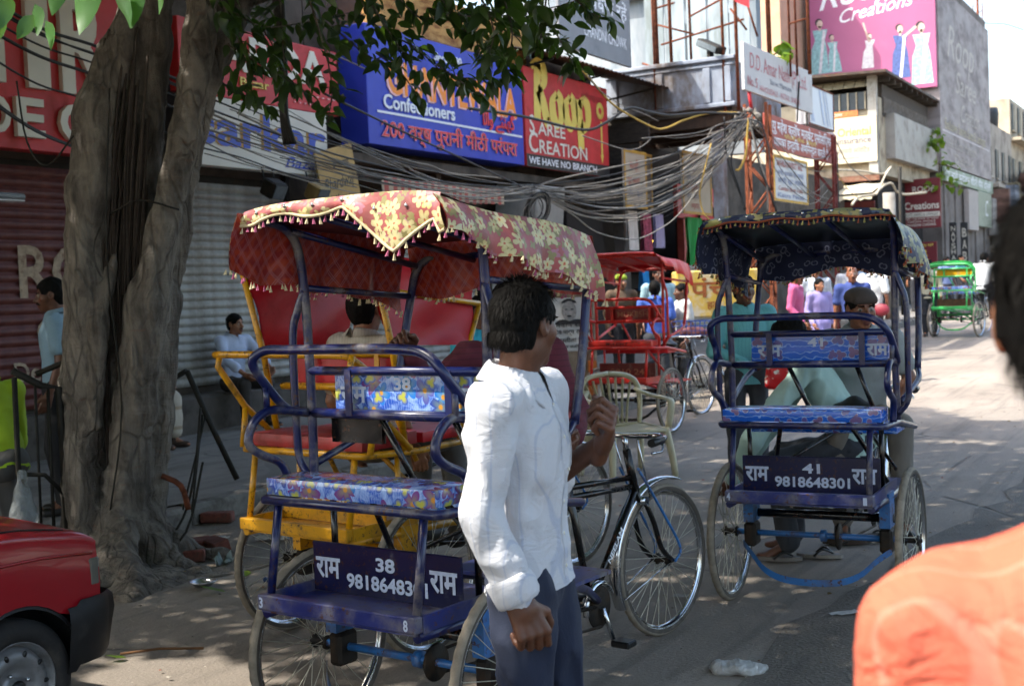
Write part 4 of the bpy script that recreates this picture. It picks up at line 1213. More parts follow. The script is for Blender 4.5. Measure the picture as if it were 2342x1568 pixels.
def double(mb, P, nrm, gap=.005, mo=0, mi=1):
    mb.grid(P, mo); 
    mb.grid([[tuple(np.array(p) - np.array(nrm) * gap) for p in row] for row in P][::-1], mi)

def canopy(par, st):
    """cloth roof: top sheet, two side flaps, front flap and a rear valance, lined"""
    out, inn, lin = st['out'], st['lining'], st.get('lining2', st['lining'])
    yr, zr, yf, zf, hw = st.get('yr', -.27), st.get('zr', 1.91), st.get('yf', .545), st.get('zf', 1.795), .43
    rnd = random.Random(st.get('seed', 3))
    mb = MB(); n = 18
    def top(u, v):
        x = -hw + 2 * hw * u; y = yr + (yf - yr) * v; z = zr + (zf - zr) * v
        sag = .022 * math.sin(math.pi * ((u * 2) % 1)) * math.sin(math.pi * v) + .012 * math.sin(math.pi * v * 2.0)
        crown = -.02 * (2 * u - 1) ** 4
        return (x, y, z - sag + crown)
    P = [[top(i / n, j / n) for j in range(n + 1)] for i in range(n + 1)]
    double(mb, P, (0, 0, 1))
    mb.build('canopy_top', [out, inn], par)
    fr = []
    for s in (-1, 1):
        mb = MB(); Q = []
        dr, df = st.get('flapL' if s < 0 else 'flapR', (.2, .25))
        for i in range(25):
            v = i / 24; base = top(0 if s < 0 else 1, v)
            d = dr + (df - dr) * v
            row = []
            for j in range(8):
                w = j / 7
                wave = (.02 * math.sin(v * 17 + s) + .012 * math.sin(v * 39)) * w
                row.append((base[0] + s * (.035 * math.sin(w * 2.2) + wave + .02 * w * st.get('splay', 1)), base[1] - .02 * w * (1 - 2 * v) - .045 * (1 - v) ** 8, base[2] - d * w - .01 * math.sin(v * 23 + 2 * s) * w))
            Q.append(row)
        double(mb, Q if s < 0 else Q[::-1], (s, 0, 0))
        mb.build('side_flap', [out, lin], par)
        fr += [Q[i][-1] for i in range(25)] if st.get('fringe_sides', True) else []
    mb = MB(); Q = []
    for i in range(25):
        u = i / 24; b = top(u, 1); d = st.get('front', .22) * (.85 + .15 * math.sin(u * 9))
        Q.append([(b[0], b[1] + .02 + .03 * w / 6 + .018 * math.sin(u * 21) * w / 6, b[2] - d * w / 6) for w in range(7)])
    double(mb, Q, (0, 1, 0)); mb.build('front_flap', [out, lin], par)
    fr += [q[-1] for q in Q]
    mb = MB(); Q = []; ed = []
    val = st.get('valance', lambda u: .07)
    for i in range(41):
        u = i / 40; b = top(u, 0); d = val(u)
        Q.append([(b[0] + .03 * (2 * u - 1) * w / 6, b[1] - .012 - .02 * math.sin(w / 6 * 2.6) + .008 * math.sin(u * 30) * w / 6, b[2] - d * w / 6 + .004) for w in range(7)])
        ed.append(Q[-1][-1])
    double(mb, Q[::-1], (0, -1, 0), .004); mb.build('rear_valance', [out, inn], par)
    # tassel fringe along the hem
    if st.get('tassel'):
        tb = MB()
        def tas(p, mi, L):
            L *= .8; dx, dy = rnd.uniform(-.006, .006), rnd.uniform(-.006, .006)
            V = [(p[0], p[1], p[2] + .004)] + [(p[0] + dx + .0065 * math.cos(a), p[1] + dy - .004 + .0065 * math.sin(a), p[2] - L) for a in np.linspace(0, 2 * math.pi, 6)[:-1]]
            tb.add(V, [(0, k + 1, (k + 1) % 5 + 1) for k in range(5)] + [(5, 4, 3, 2, 1)], mi)
        E = crom(ed, 2)
        for i, p in enumerate(E[::1]):
            if i % 2 == 0:
                tas(p, 0 if (i // 2) % 2 else 1, rnd.uniform(.022, .034))
        for i, p in enumerate(fr):
            for _ in range(2):
                q = (p[0] + rnd.uniform(-.01, .01), p[1] + rnd.uniform(-.018, .018), p[2]); tas(q, rnd.choice((0, 1, 0)), rnd.uniform(.012, .03))
        tb.tube([(p[0], p[1] - .003, p[2] + .003) for p in ed], .006, 5, 0)
        stuff(tb.build('tassel_fringe', st['tassel'], par))
        nb = MB()
        for i in range(4, 40, 6):
            q = Q[i][2]; nb.ell((q[0], q[1] - .006, q[2]), (.007, .003, .007), 0, 8, 5)
        nb.build('canopy_studs', M_CHROME, par)

def bicycle(par, m, st):
    steer = st.get('steer', R(-5))
    lug = st.get('lug', M_CHROME)
    T = lambda nm, pts, r, mm=m, sub=0: tube(par, nm, pts, r, mm, sub)
    T('seat_tube', [(0, 1.13, .27), (0, .985, .84)], .015)
    T('top_tube', [(0, 1.0, .785), (0, 1.485, .757)], .0135)
    T('second_top_tube', [(0, 1.01, .742), (0, 1.5, .716)], .0135)
    T('down_tube', [(0, 1.13, .28), (0, 1.515, .69)], .017)
    if st.get('maker'):
        d_ = Vector((0, .684, .729)); Mx = Matrix((( 0, 0, 1), (d_.y, -d_.z, 0), (d_.z, d_.y, 0))).to_4x4()
        lettering([(st['maker'], 0, 0, .026, 0, .03, 0, .17)], [M_WHITE], 'maker_name', par, (.0178, 1.27, .42), Mx.to_euler())
    T('head_tube', [(0, 1.465, .88), (0, 1.545, .645)], .019)
    for s in (-1, 1):
        T('chain_stay', [(s * .03, 1.13, .27), (s * .22, .35, .42)], .012)
        T('seat_stay', [(s * .02, .99, .8), (s * .3, .42, .62)], .01)
        T('front_fork', [(s * .03, 1.56, .64), (s * .048, 1.6, .54), (s * .05, 1.655, .42), (s * .05, 1.75, .345)], .012, m, 4)
        T('fork_stay', [(s * .046, 1.48, .80), (s * .06, 1.66, .58), (s * .065, 1.80, .40), (s * .062, 1.755, .34)], .006, st.get('stay', P_SKY), 4)
    T('fork_crown', [(-.04, 1.558, .645), (.04, 1.558, .645)], .02, lug)
    T('stem', [(0, 1.465, .87), (0, 1.45, .945)], .013, M_CHROME)
    T('handlebar', [(-.27, 1.22, .95), (-.25, 1.36, .955), (-.16, 1.46, .95), (0, 1.452, .945), (.16, 1.46, .95), (.25, 1.36, .955), (.27, 1.22, .95)], .0125, M_CHROME, 4)
    for s in (-1, 1):
        T('grip', [(s * .271, 1.21, .95), (s * .266, 1.31, .953)], .018, M_BVIN)
        T('brake_lever', [(s * .2, 1.43, .93), (s * .24, 1.35, .90), (s * .255, 1.24, .905)], .006, M_CHROME, 3)
        T('brake_rod', [(s * .06, 1.46, .93), (s * .05, 1.57, .66)], .004, M_CHROME)
    wheel(par, (0, 1.752, .345), steer)
    # mudguard over the front wheel
    g = MB(); g.lathe([(.371, -.032), (.38, -.018), (.383, 0), (.38, .018), (.371, .032), (.374, .0)], 30, closed=True, a0=R(68), a1=R(205))
    g = g.build('mudguard', M_CHROME, par, (0, 1.752, .345), (0, 0, steer))
    for s in (-1, 1):
        tube(g, 'mudguard_stay', [(s * .05, 0, 0), (s * .034, -.345, -.11)], .0035, M_CHROME)
    # crank, chain wheel, guard, pedals
    c = MB(); c.lathe([(.0, .04), (.085, .04), (.09, .043), (.085, .046), (0, .046)], 28); c.build('chain_wheel', M_HUB, par, (0, 1.13, .27))
    g = MB(); g.lathe([(.1, .032), (.112, .036), (.112, .052), (.1, .056)], 20, a0=R(20), a1=R(190)); g.build('chain_guard', M_CHROME, par, (0, 1.13, .27))
    for s, a in ((1, R(-70)), (-1, R(110))):
        dy, dz = .165 * math.cos(a), .165 * math.sin(a)
        T('crank_arm', [(s * .06, 1.13, .27), (s * .075, 1.13 + dy, .27 + dz)], .01, M_CHROME)
        p = MB(); p.box(s * .12 - .045, s * .12 + .045, 1.13 + dy - .035, 1.13 + dy + .035, .27 + dz - .014, .27 + dz + .014, bev=.006); p.build('pedal', M_BVIN, par)
    for dz in (.036, -.04):
        T('chain', [(.1, .0, .345 + dz), (.05, 1.13, .27 + dz * 2)], .006, M_HUB)
    # saddle
    f = Field(.012); f.cone((0, 1.05, .885), (0, .9, .89), .03, .06, .02).ell((-.05, .88, .885), (.07, .06, .03), .03).ell((.05, .88, .885), (.07, .06, .03), .03)
    from_fields('saddle', [f.mesh()], M_BVIN, par)

def rickshaw(label, loc, rz, st):
    t = thing('cycle_rickshaw', label, 'rickshaw', loc, rz, 'cycle rickshaws along the street')
    m = st['frame']; ax = st.get('axle', P_SKY); r = .0165
    T = lambda nm, pts, rr=r, mm=m, sub=0: tube(t, nm, pts, rr, mm, sub)
    B = lambda nm, mm, *a, **k: boxp(t, nm, mm, *a, **k)
    for s in (-1, 1):
        wheel(t, (s * .44, 0, .345), 0, random.uniform(0, 6))
    T('axle', [(-.42, 0, .345), (.42, 0, .345)], .015, ax)
    for s in (-1, 1):
        B('bearing_block', M_HUB, s * .33 - .03, s * .33 + .03, -.05, .05, .28, .4, bev=.012)
        B('axle_bracket', ax, s * .33 - .025, s * .33 + .025, -.06, .06, .405, .57)
    g = MB(); g.lathe([(.0, -.006), (.062, -.006), (.066, 0), (.062, .006), (0, .006)], 22); g.build('sprocket', M_HUB, t, (.1, 0, .345))
    g = MB(); g.lathe([(.016, -.04), (.03, -.036), (.03, -.01), (.016, -.006)], 14); g.build('axle_collar', ax, t, (.05, 0, .345))
    T('cross_member', [(-.36, .03, .44), (.36, .03, .44)], .022, st.get('under', P_BLK))
    # guard strap bowed under the axle
    g = MB(); pts = crom([(-.36, -.06, .30), (-.3, -.12, .26), (-.22, -.16, .19), (-.1, -.18, .155), (.1, -.18, .155), (.22, -.16, .19), (.3, -.12, .26), (.36, -.06, .30)], 4)
    g.grid([[tuple(p + np.array((0, 0, .016))) for p in pts], [tuple(p - np.array((0, 0, .016))) for p in pts]]); g.grid([[tuple(p + np.array((0, .005, -.016))) for p in pts], [tuple(p + np.array((0, .005, .016))) for p in pts]])
    g.build('guard_strap', ax, t)
    for s in (-1, 1):
        T('chassis_rail', [(s * .33, -.36, .545), (s * .33, .3, .53), (s * .2, .75, .45), (s * .04, 1.12, .3)], .018, m, 3)
    # tray, number panel
    tr = st.get('tray', m)
    B('tray_floor', tr, -.335, .335, -.375, .2, .552, .572)
    B('tray_lip', tr, -.345, .345, -.385, -.345, .56, .612, bev=.004)
    for s in (-1, 1):
        B('tray_side', tr, s * .338 - .006, s * .338 + .006, -.344, .2, .556, .61)
    pn = B('number_panel', st.get('panel', m), -.33, .33, -.132, -.12, .575, .748, bev=.003)
    if st.get('text'):
        w = .13
        lettering([(st['text'][0], -.315, .69 - .062, .075, 0, .028, 0, .115), (st['text'][1], -.035, .69 - .02, .045, 0, .03, 0, .085 if len(st['text'][1]) > 1 else None),
                   (st['text'][2], -.17, .603, .048, 0, .03, 0, .36), (st['text'][0], .2, .69 - .062, .075, 0, .028, 0, .115)], [M_STEN], 'stencil', pn, (0, -.1335, 0), RY)
        lettering([(st['text'][1][0], -.335, .570, .034, 0, .03, 0, .018), (st['text'][1][-1], .30, .570, .034, 0, .03, 0, .018)], [M_STEN], 'stencil', pn, (0, -.3865, 0), RY)
    elif st.get('panel_text'):
        lettering([(st['panel_text'], -.2, .63, .06, 0, .01, 0, .4)], [st.get('sten', M_STEN)], 'stencil', pn, (0, -.1335, 0), RY)
    for s in (-1, 1):
        T('rear_post', [(s * .32, -.345, .6), (s * .32, -.29, .915)], .0145)
        T('front_post', [(s * .32, -.03, .58), (s * .32, -.03, .915)], .012, st.get('dark', m))
        T('seat_stay', [(s * .3, .3, .54), (s * .16, -.02, .915)], .012, st.get('dark', m))
    # seat frame and cushions
    T('seat_frame', [(-.385, .5, .912 if st.get('seat_y') else .83), (-.388, .05, .9), (-.39, -.26, .914), (-.375, -.305, .915), (.375, -.305, .915), (.39, -.26, .914), (.388, .05, .9), (.385, .5, .912 if st.get('seat_y') else .83)], .0155)
    T('seat_frame_front', [(-.385, .5 if st.get('seat_y') else .33, .912 if st.get('seat_y') else .855), (.385, .5 if st.get('seat_y') else .33, .912 if st.get('seat_y') else .855)], .0145)
    cushion(t, 'seat_cushion', st['seat'], -.37, .37, -.295, st.get('seat_y', -.12), .933, .988)
    cushion(t, 'main_seat_cushion', st.get('seat2', st['seat']), -.37, .37, .09, .3 if not st.get('seat_y') else .5, st.get('seat_h', .838), st.get('seat_h', .838) + .045)
    if st.get('seat_text'):
        lettering([(st['seat_text'], -.15, .945, .03, 0, .02, 0, .25)], [M_SHADOWL], 'stencil', t, (0, -.3015, 0), RY)
    B('foot_board', tr, -.3, .3, .55, .82, .5, .515)
    # back rest
    style = st.get('style', 'loop'); zt_ = 1.33 if not st.get('canopy') else 1.9
    for s in (-1, 1):
        if style == 'loop':
            T('canopy_post', [(s * .40, -.04, .92), (s * .395, -.04, 1.2), (s * .402, -.04, 1.55), (s * .408, -.06, 1.76), (s * .41, -.12, 1.84), (s * .41, -.25, 1.868)] if st.get('canopy') else [(s * .40, -.04, .92), (s * .395, -.04, 1.2), (s * .40, -.05, 1.34)], .0165, m, 5)
            if st.get('canopy'):
                T('brace_loop', [(s * .402, -.045, 1.62), (s * .43, -.055, 1.55), (s * .455, -.06, 1.45), (s * .455, -.06, 1.15), (s * .452, -.055, 1.02), (s * .405, -.05, .95)], .0145, m, 5)
            T('armrest', [(s * .405, -.05, 1.185), (s * .41, -.17, 1.207), (s * .41, -.25, 1.207), (s * .41, -.31, 1.17), (s * .41, -.332, 1.11), (s * .41, -.285, 1.068), (s * .41, -.2, 1.03), (s * .405, -.168, .985), (s * .4, -.165, .925)], .0155, m, 5)
            T('arm_prop', [(s * .415, -.235, 1.21), (s * .418, -.235, 1.30)], .011)
        else:
            T('canopy_post', [(s * .41, -.07, .92), (s * .42, -.13, 1.34), (s * .425, -.24, 1.76)], .0155)
            T('armrest', [(s * .42, -.05, .92), (s * .42, -.26, 1.11), (s * .425, -.40, 1.30), (s * .425, -.385, 1.35)], .0155, m, 0)
            T('arm_prop', [(s * .42, -.255, 1.1), (s * .41, -.29, .92)], .0145)
            T('hood_rail', [(s * .42, -.19, 1.62), (s * .42, .47, 1.54)], .013); T('hood_prop', [(s * .42, .47, 1.54), (s * .42, .35, 1.3), (s * .41, .3, .92)], .013)
    if style == 'loop':
        T('top_rail', [(-.405, -.06, 1.19), (-.42, -.14, 1.21), (-.42, -.25, 1.32), (-.418, -.29, 1.385), (-.37, -.275, 1.42), (-.25, -.265, 1.422), (.2, -.265, 1.422), (.34, -.275, 1.405), (.405, -.275, 1.35), (.42, -.22, 1.28), (.42, -.13, 1.21), (.405, -.06, 1.19)], .0165, m, 5)
    elif style == 'straight':
        T('top_rail', [(-.425, -.385, 1.352), (-.4, -.39, 1.355), (.3, -.39, 1.352), (.4, -.36, 1.33), (.425, -.25, 1.24)], .0165, m, 3)
    T('backrest_bar', [(-.4, -.04, 1.185), (.4, -.04, 1.185)], .0175); T('backrest_bar', [(-.402, -.04, 1.335), (.402, -.04, 1.335)], .0155)
    bx0 = st.get('bx0', -.3)
    bp = cushion(t, 'backrest_panel', st.get('back', st['seat']), bx0, .36, -.015, .02, 1.2, 1.325, .006)
    for xx in (-.2, .245):
        B('backrest_strap', m, xx - .014, xx + .014, -.058, -.05, 1.18, 1.34)
    if st.get('back_text'):
        lettering([(st['back_text'][0], -.27, 1.225, .06, 0, .03, 0, .12), (st['back_text'][1], -.02, 1.27, .042, 0, .03, 0, .075), (st['back_text'][0], .26, 1.225, .06, 0, .03, 0, .1)], [M_STEN], 'stencil', bp, (0, -.0195, 0), RY)
    if st.get('back_name'):
        lettering([(st['back_name'], -.15, 1.235, .055, 0, .01, 0, .36)], [st['sten']], 'stencil', bp, (0, -.0195, 0), RY)
    if st.get('box'):
        B('seat_box', P_BLK, -.36, -.12, .02, .04, 1.075, 1.17)
    T('back_stay', [(-.13, .02, 1.18), (-.0, .12, .84)], .012, st.get('dark', m))
    T('back_stay', [(.2, .02, 1.18), (.3, .12, .84)], .012, st.get('dark', m))
    # canopy frame
    if st.get('canopy'):
        T('front_hoop', [(-.42, .42, 1.12), (-.42, .48, 1.33), (-.41, .55, 1.6), (-.40, .57, 1.68), (-.35, .58, 1.725), (-.25, .585, 1.735), (.25, .585, 1.735), (.35, .58, 1.725), (.40, .57, 1.68), (.41, .55, 1.6), (.42, .48, 1.33), (.42, .42, 1.12)], .0165, m, 5)
        for s in (-1, 1):
            T('side_stay', [(s * .42, .42, 1.13), (s * .44, .3, 1.08), (s * .41, -.02, 1.0)], .014, m, 3)
            T('roof_rail', [(s * .40, -.1, 1.83), (s * .39, .58, 1.70)], .013)
            T('lower_rail', [(s * .405, -.045, 1.63), (s * .41, .55, 1.585)], .012)
        for xx in (-.12, .14):
            T('roof_rail', [(xx, -.26, 1.862), (xx, .59, 1.715)], .012)
        T('roof_rail', [(-.40, -.25, 1.868), (.40, -.25, 1.868)], .013)
        canopy(t, st['canopy'])
    if st.get('hood'):
        for s in (-1, 1):
            mb = MB(); Q = []
            for i in range(17):
                v = i / 16; y = -.235 + .70 * v
                zt = 1.765 - .03 * v - .02 * v * v; zb = 1.50 - .02 * math.sin(v * 3) if False else (1.38 - .03 * v)
                y0 = y + .0
                Q.append([(s * (.425 + .012 * math.sin(v * 8 + w) - (.02 if 0 < w < 8 else 0)), y0 + (.10 * w / 8) * (1 - v) - .05 * (w / 8) * v, zt + (zb - zt) * w / 8) for w in range(9)])
            double(mb, Q if s < 0 else Q[::-1], (s, 0, 0), .012, 0, 0)
            mb.build('hood_side', st['hood'], t)
        mb = MB(); P = [[(-.43 + .86 * i / 10, -.23 + .66 * j / 8, 1.765 - .05 * j / 8 + .025 * math.sin(math.pi * i / 10)) for j in range(9)] for i in range(11)]
        double(mb, P, (0, 0, 1), .006, 0, 0); mb.build('hood_top', st['hood'], t)
    if st.get('bike', True):
        bicycle(t, st.get('bike_mat', P_BLK), st)
    return t

# ------------------------------------------------------------------ the rickshaws
TAS_R = [mat('tassel_cream', '#c9bb96', .9, 0, .15, 60), mat('tassel_rose', '#a05070', .9, 0, .15, 60)]
def val1(u):
    base = .05 + .01 * math.sin(u * 20)
    if u > .55:
        k = 1 - abs(u - .78) / .23
        base += max(0, k) * .14
    if u > .97:
        base += .05
    return base
R1 = rickshaw('navy blue cycle rickshaw number 38 with a red floral canopy', (-2.464, 3.508, 0), R(-6),
     dict(frame=P_NAVY, tray=P_NAVYD, panel=paint('navy_panel', '#0b1138', .12), dark=P_BLK, seat=F_BLUE, text=('राम', '38', '9818648301'), back_text=('राम', '38'),
          canopy=dict(out=F_RED, lining=mat('maroon_lining', '#5d161a', .6, 0, .15, 20, .1), lining2=F_LAT, valance=val1, flapL=(.2, .24), flapR=(.1, .235), tassel=TAS_R), steer=R(-5), maker='NEELAM', box=True))
R4 = rickshaw('navy blue cycle rickshaw number 41 with a dark printed canopy', (-1.781, 6.004, 0), R(2.8),
     dict(frame=P_NAVY, tray=P_NAVYD, panel=paint('navy_panel', '#0b1138'), dark=P_BLK, seat=F_TUL, text=('राम', '41', '9818648301'), back_text=('राम', '41'),
          canopy=dict(out=F_DRK, lining=M_BVIN, lining2=F_IND, valance=lambda u: .04 + .006 * math.sin(u * 25), flapL=(.2, .26), flapR=(.16, .26), front=.2, tassel=[mat('tassel_brick', '#8d4a32', .9), mat('tassel_olive', '#8c8450', .9)], seed=9), steer=R(8)))
R2 = rickshaw('yellow framed cycle rickshaw with red vinyl seat and hood sides', (-3.55, 4.62, 0), R(-8),
     dict(frame=P_YEL, tray=P_YEL, panel=P_YEL, dark=P_YEL, seat=M_RVIND, seat2=M_RVIN, back=M_RVIN, style='straight', hood=M_RVIN, seat_y=.05, seat_h=.93, bx0=-.36, panel_text='KANPUR', under=P_YEL, axle=P_YEL, sten=M_OFFW))
R5 = rickshaw('bright red cycle rickshaw behind the plastic chair', (-5.75, 13.0, gz(13) + .0), R(-13),
     dict(frame=P_RED, tray=P_RED, panel=paint('red_panel_dark', '#5f0f10', .2), dark=P_RED, seat=P_RED, seat2=M_RVIN, back=paint('red_back', '#7d1215', .2), back_name='MUKESH', sten=mat('stencil_rust', '#9a6a50', .8), seat_text='MUKESH 7', panel_text='9810 24', under=P_BLK, axle=P_BLK,
          canopy=dict(out=mat('red_rexine', '#d8301f', .45, 0, .12, 3, .1, .3, '#d08a78', 2), lining=M_RVIN, valance=lambda u: .03, flapL=(.02, .2), flapR=(.03, .24), front=.06, fringe_sides=False), stay=P_BLK))
R5.location = (-5.57, 12.2, .055); R5.rotation_euler = (0, 0, R(-2.5))
R6 = rickshaw('small green cycle rickshaw with a yellow back rolling away up the street', (-4.716, 25.53, .40), R(-9),
     dict(frame=P_GRN, tray=P_GRN, panel=mat('brown_slats', '#5a3a28', .8, 0, .3, 14), dark=P_GRN, seat=F_BLUE, back=paint('yellow_back', '#c09018', .2), bx0=-.36, under=P_GRN, axle=P_GRN, bike_mat=P_BLK))
mb = MB(); pts = crom([(-.46, -.2, 1.15), (-.45, -.25, 1.32), (-.34, -.27, 1.42), (0, -.27, 1.44), (.34, -.27, 1.42), (.45, -.25, 1.32), (.46, -.2, 1.15)], 5)
double(mb, [[tuple(p + np.array((0, 0, .05))) for p in pts], [tuple(p - np.array((0, -.02, .05))) for p in pts]], (0, -1, 0), .012, 0, 0)
mb.build('shade_band', P_GRN, R6)
# ------------------------------------------------------------------ people
def skin_mat(name, col, rough=.5):
    t = NT(name); o = t.coord()
    c = srgb(col)
    k = t.mix(t.step(t.noise(o, 22, 5, .6), .3, .7), tuple(x * .8 for x in c[:3]) + (1,), tuple(min(1, x * 1.15) for x in c[:3]) + (1,))
    t.base(k); t.rough(rough); t.b.inputs['Subsurface Weight'].default_value = .06; t.b.inputs['Subsurface Radius'].default_value = (.01, .004, .002)
    t.bump(t.noise(o, 160, 4, .7), .25, .002)
    return t.m
SK_A = skin_mat('skin_brown', '#7a4d36'); SK_B = skin_mat('skin_deep_brown', '#5f3b29'); SK_C = skin_mat('skin_tan', '#8d5f45')
LIP = mat('lip_brown', '#5d3028', .45); EYEW = mat('eye_white', '#8d857a', .35); EYED = mat('eye_dark', '#140d0a', .15)
HAIR = mat('hair_black', '#0a0908', .7, 0, .4, 60, .6, stretch=(1, 1, .15), spec=.12); HAIRG = mat('hair_grey', '#4a4743', .5, 0, .5, 60, .6)
SHOE = mat('shoe_black', '#191715', .5); SANDAL = mat('sandal_brown', '#3b2a1f', .7)
def cloth(name, col, stripe=None, sw=.02, sdir=0, rough=.85, var=.07, weave=.1):
    """woven cloth with optional fine stripes and soft creases"""
    if name in MATS:
        return MATS[name]
    t = NT(name); o = t.coord()
    c = srgb(col)
    k = t.mix(t.step(t.noise(o, 5, 5, .6), .3, .7), tuple(x * (1 - var) for x in c[:3]) + (1,), tuple(min(1, x * (1 + var)) for x in c[:3]) + (1,))
    if stripe:
        s = t.n('ShaderNodeSeparateXYZ'); t.l(o, s.inputs[0])
        a = t.math('ADD', s.outputs[0], t.math('MULTIPLY', s.outputs[1], .8)) if sdir == 0 else s.outputs[sdir]
        w = t.math('PINGPONG', a, sw)
        k = t.mix(t.math('MULTIPLY', t.math('SUBTRACT', 1, t.step(w, sw * .12, sw * .22)), .8), k, srgb(stripe))
    t.base(k); t.rough(rough); t.b.inputs['Sheen Weight'].default_value = .03
    t.bump(t.math('ADD', t.noise(t.mapped(o, (1, 1, .5)), 10, 5, .65, .8), t.math('MULTIPLY', t.noise(o, 300, 2), weave)), .35, .018)
    MATS[name] = t.m
    return t.m

def unit(v):
    v = np.array(v, float); return v / (np.linalg.norm(v) + 1e-9)

BASEJ = dict(pelvis=(0, 0, .93), waist=(0, .0, 1.06), chest=(0, .0, 1.27), neck=(0, -.02, 1.44), head=(0, .01, 1.575),
             shR=(.185, -.01, 1.385), shL=(-.185, -.01, 1.385), elR=(.235, -.04, 1.11), elL=(-.235, -.04, 1.11), wrR=(.245, .05, .87), wrL=(-.245, .05, .87),
             hipR=(.09, 0, .9), hipL=(-.09, 0, .9), knR=(.1, .03, .49), knL=(-.1, .03, .49), anR=(.1, -.02, .085), anL=(-.1, -.02, .085))

def hand_field(w, d, n, side, curl=(.35, .45, .35), thumb=.5, sc=1.0, h=.006, mi=0):
    """palm, four unequal fingers bent at three knuckles and a thumb from the side of the palm"""
    d, n = unit(d), unit(n); n = unit(n - d * (n @ d)); side = unit(np.cross(d, n)) * side
    f = Field(h); w = np.array(w, float)
    for i in range(4):
        a = w + side * (.018 - .012 * i) * sc; b = w + d * (.085 - .004 * i) * sc + side * (.031 - .0205 * i) * sc
        f.cone(a, b, .0145 * sc, .0115 * sc, .008, mi)
        p = b; ang = 0
        L = np.array((.045, .027, .021)) * (.93, 1.05, .98, .78)[i] * sc
        for q in range(3):
            ang += curl[q] * (1 + .08 * i)
            dd = d * math.cos(ang) + n * math.sin(ang)
            e = p + dd * L[q]; f.cone(p, e, (.0098 - .001 * q) * sc, (.009 - .001 * q) * sc, .004, mi); p = e
    a = w + d * .022 * sc + side * .02 * sc
    b = a + unit(d * .65 + side * .75 + n * .35 * thumb) * .042 * sc
    c = b + unit(d * .85 + side * .15 + n * .7 * thumb) * .034 * sc
    e = c + unit(d * .8 - side * .25 * thumb + n * .9 * thumb) * .026 * sc
    f.cone(a, b, .016 * sc, .0125 * sc, .01, mi).cone(b, c, .0115 * sc, .0105 * sc, .004, mi).cone(c, e, .0105 * sc, .008 * sc, .004, mi)
    f.cone(w - d * .05 * sc, w + d * .02 * sc, .025 * sc, .022 * sc, .02, mi)
    return f

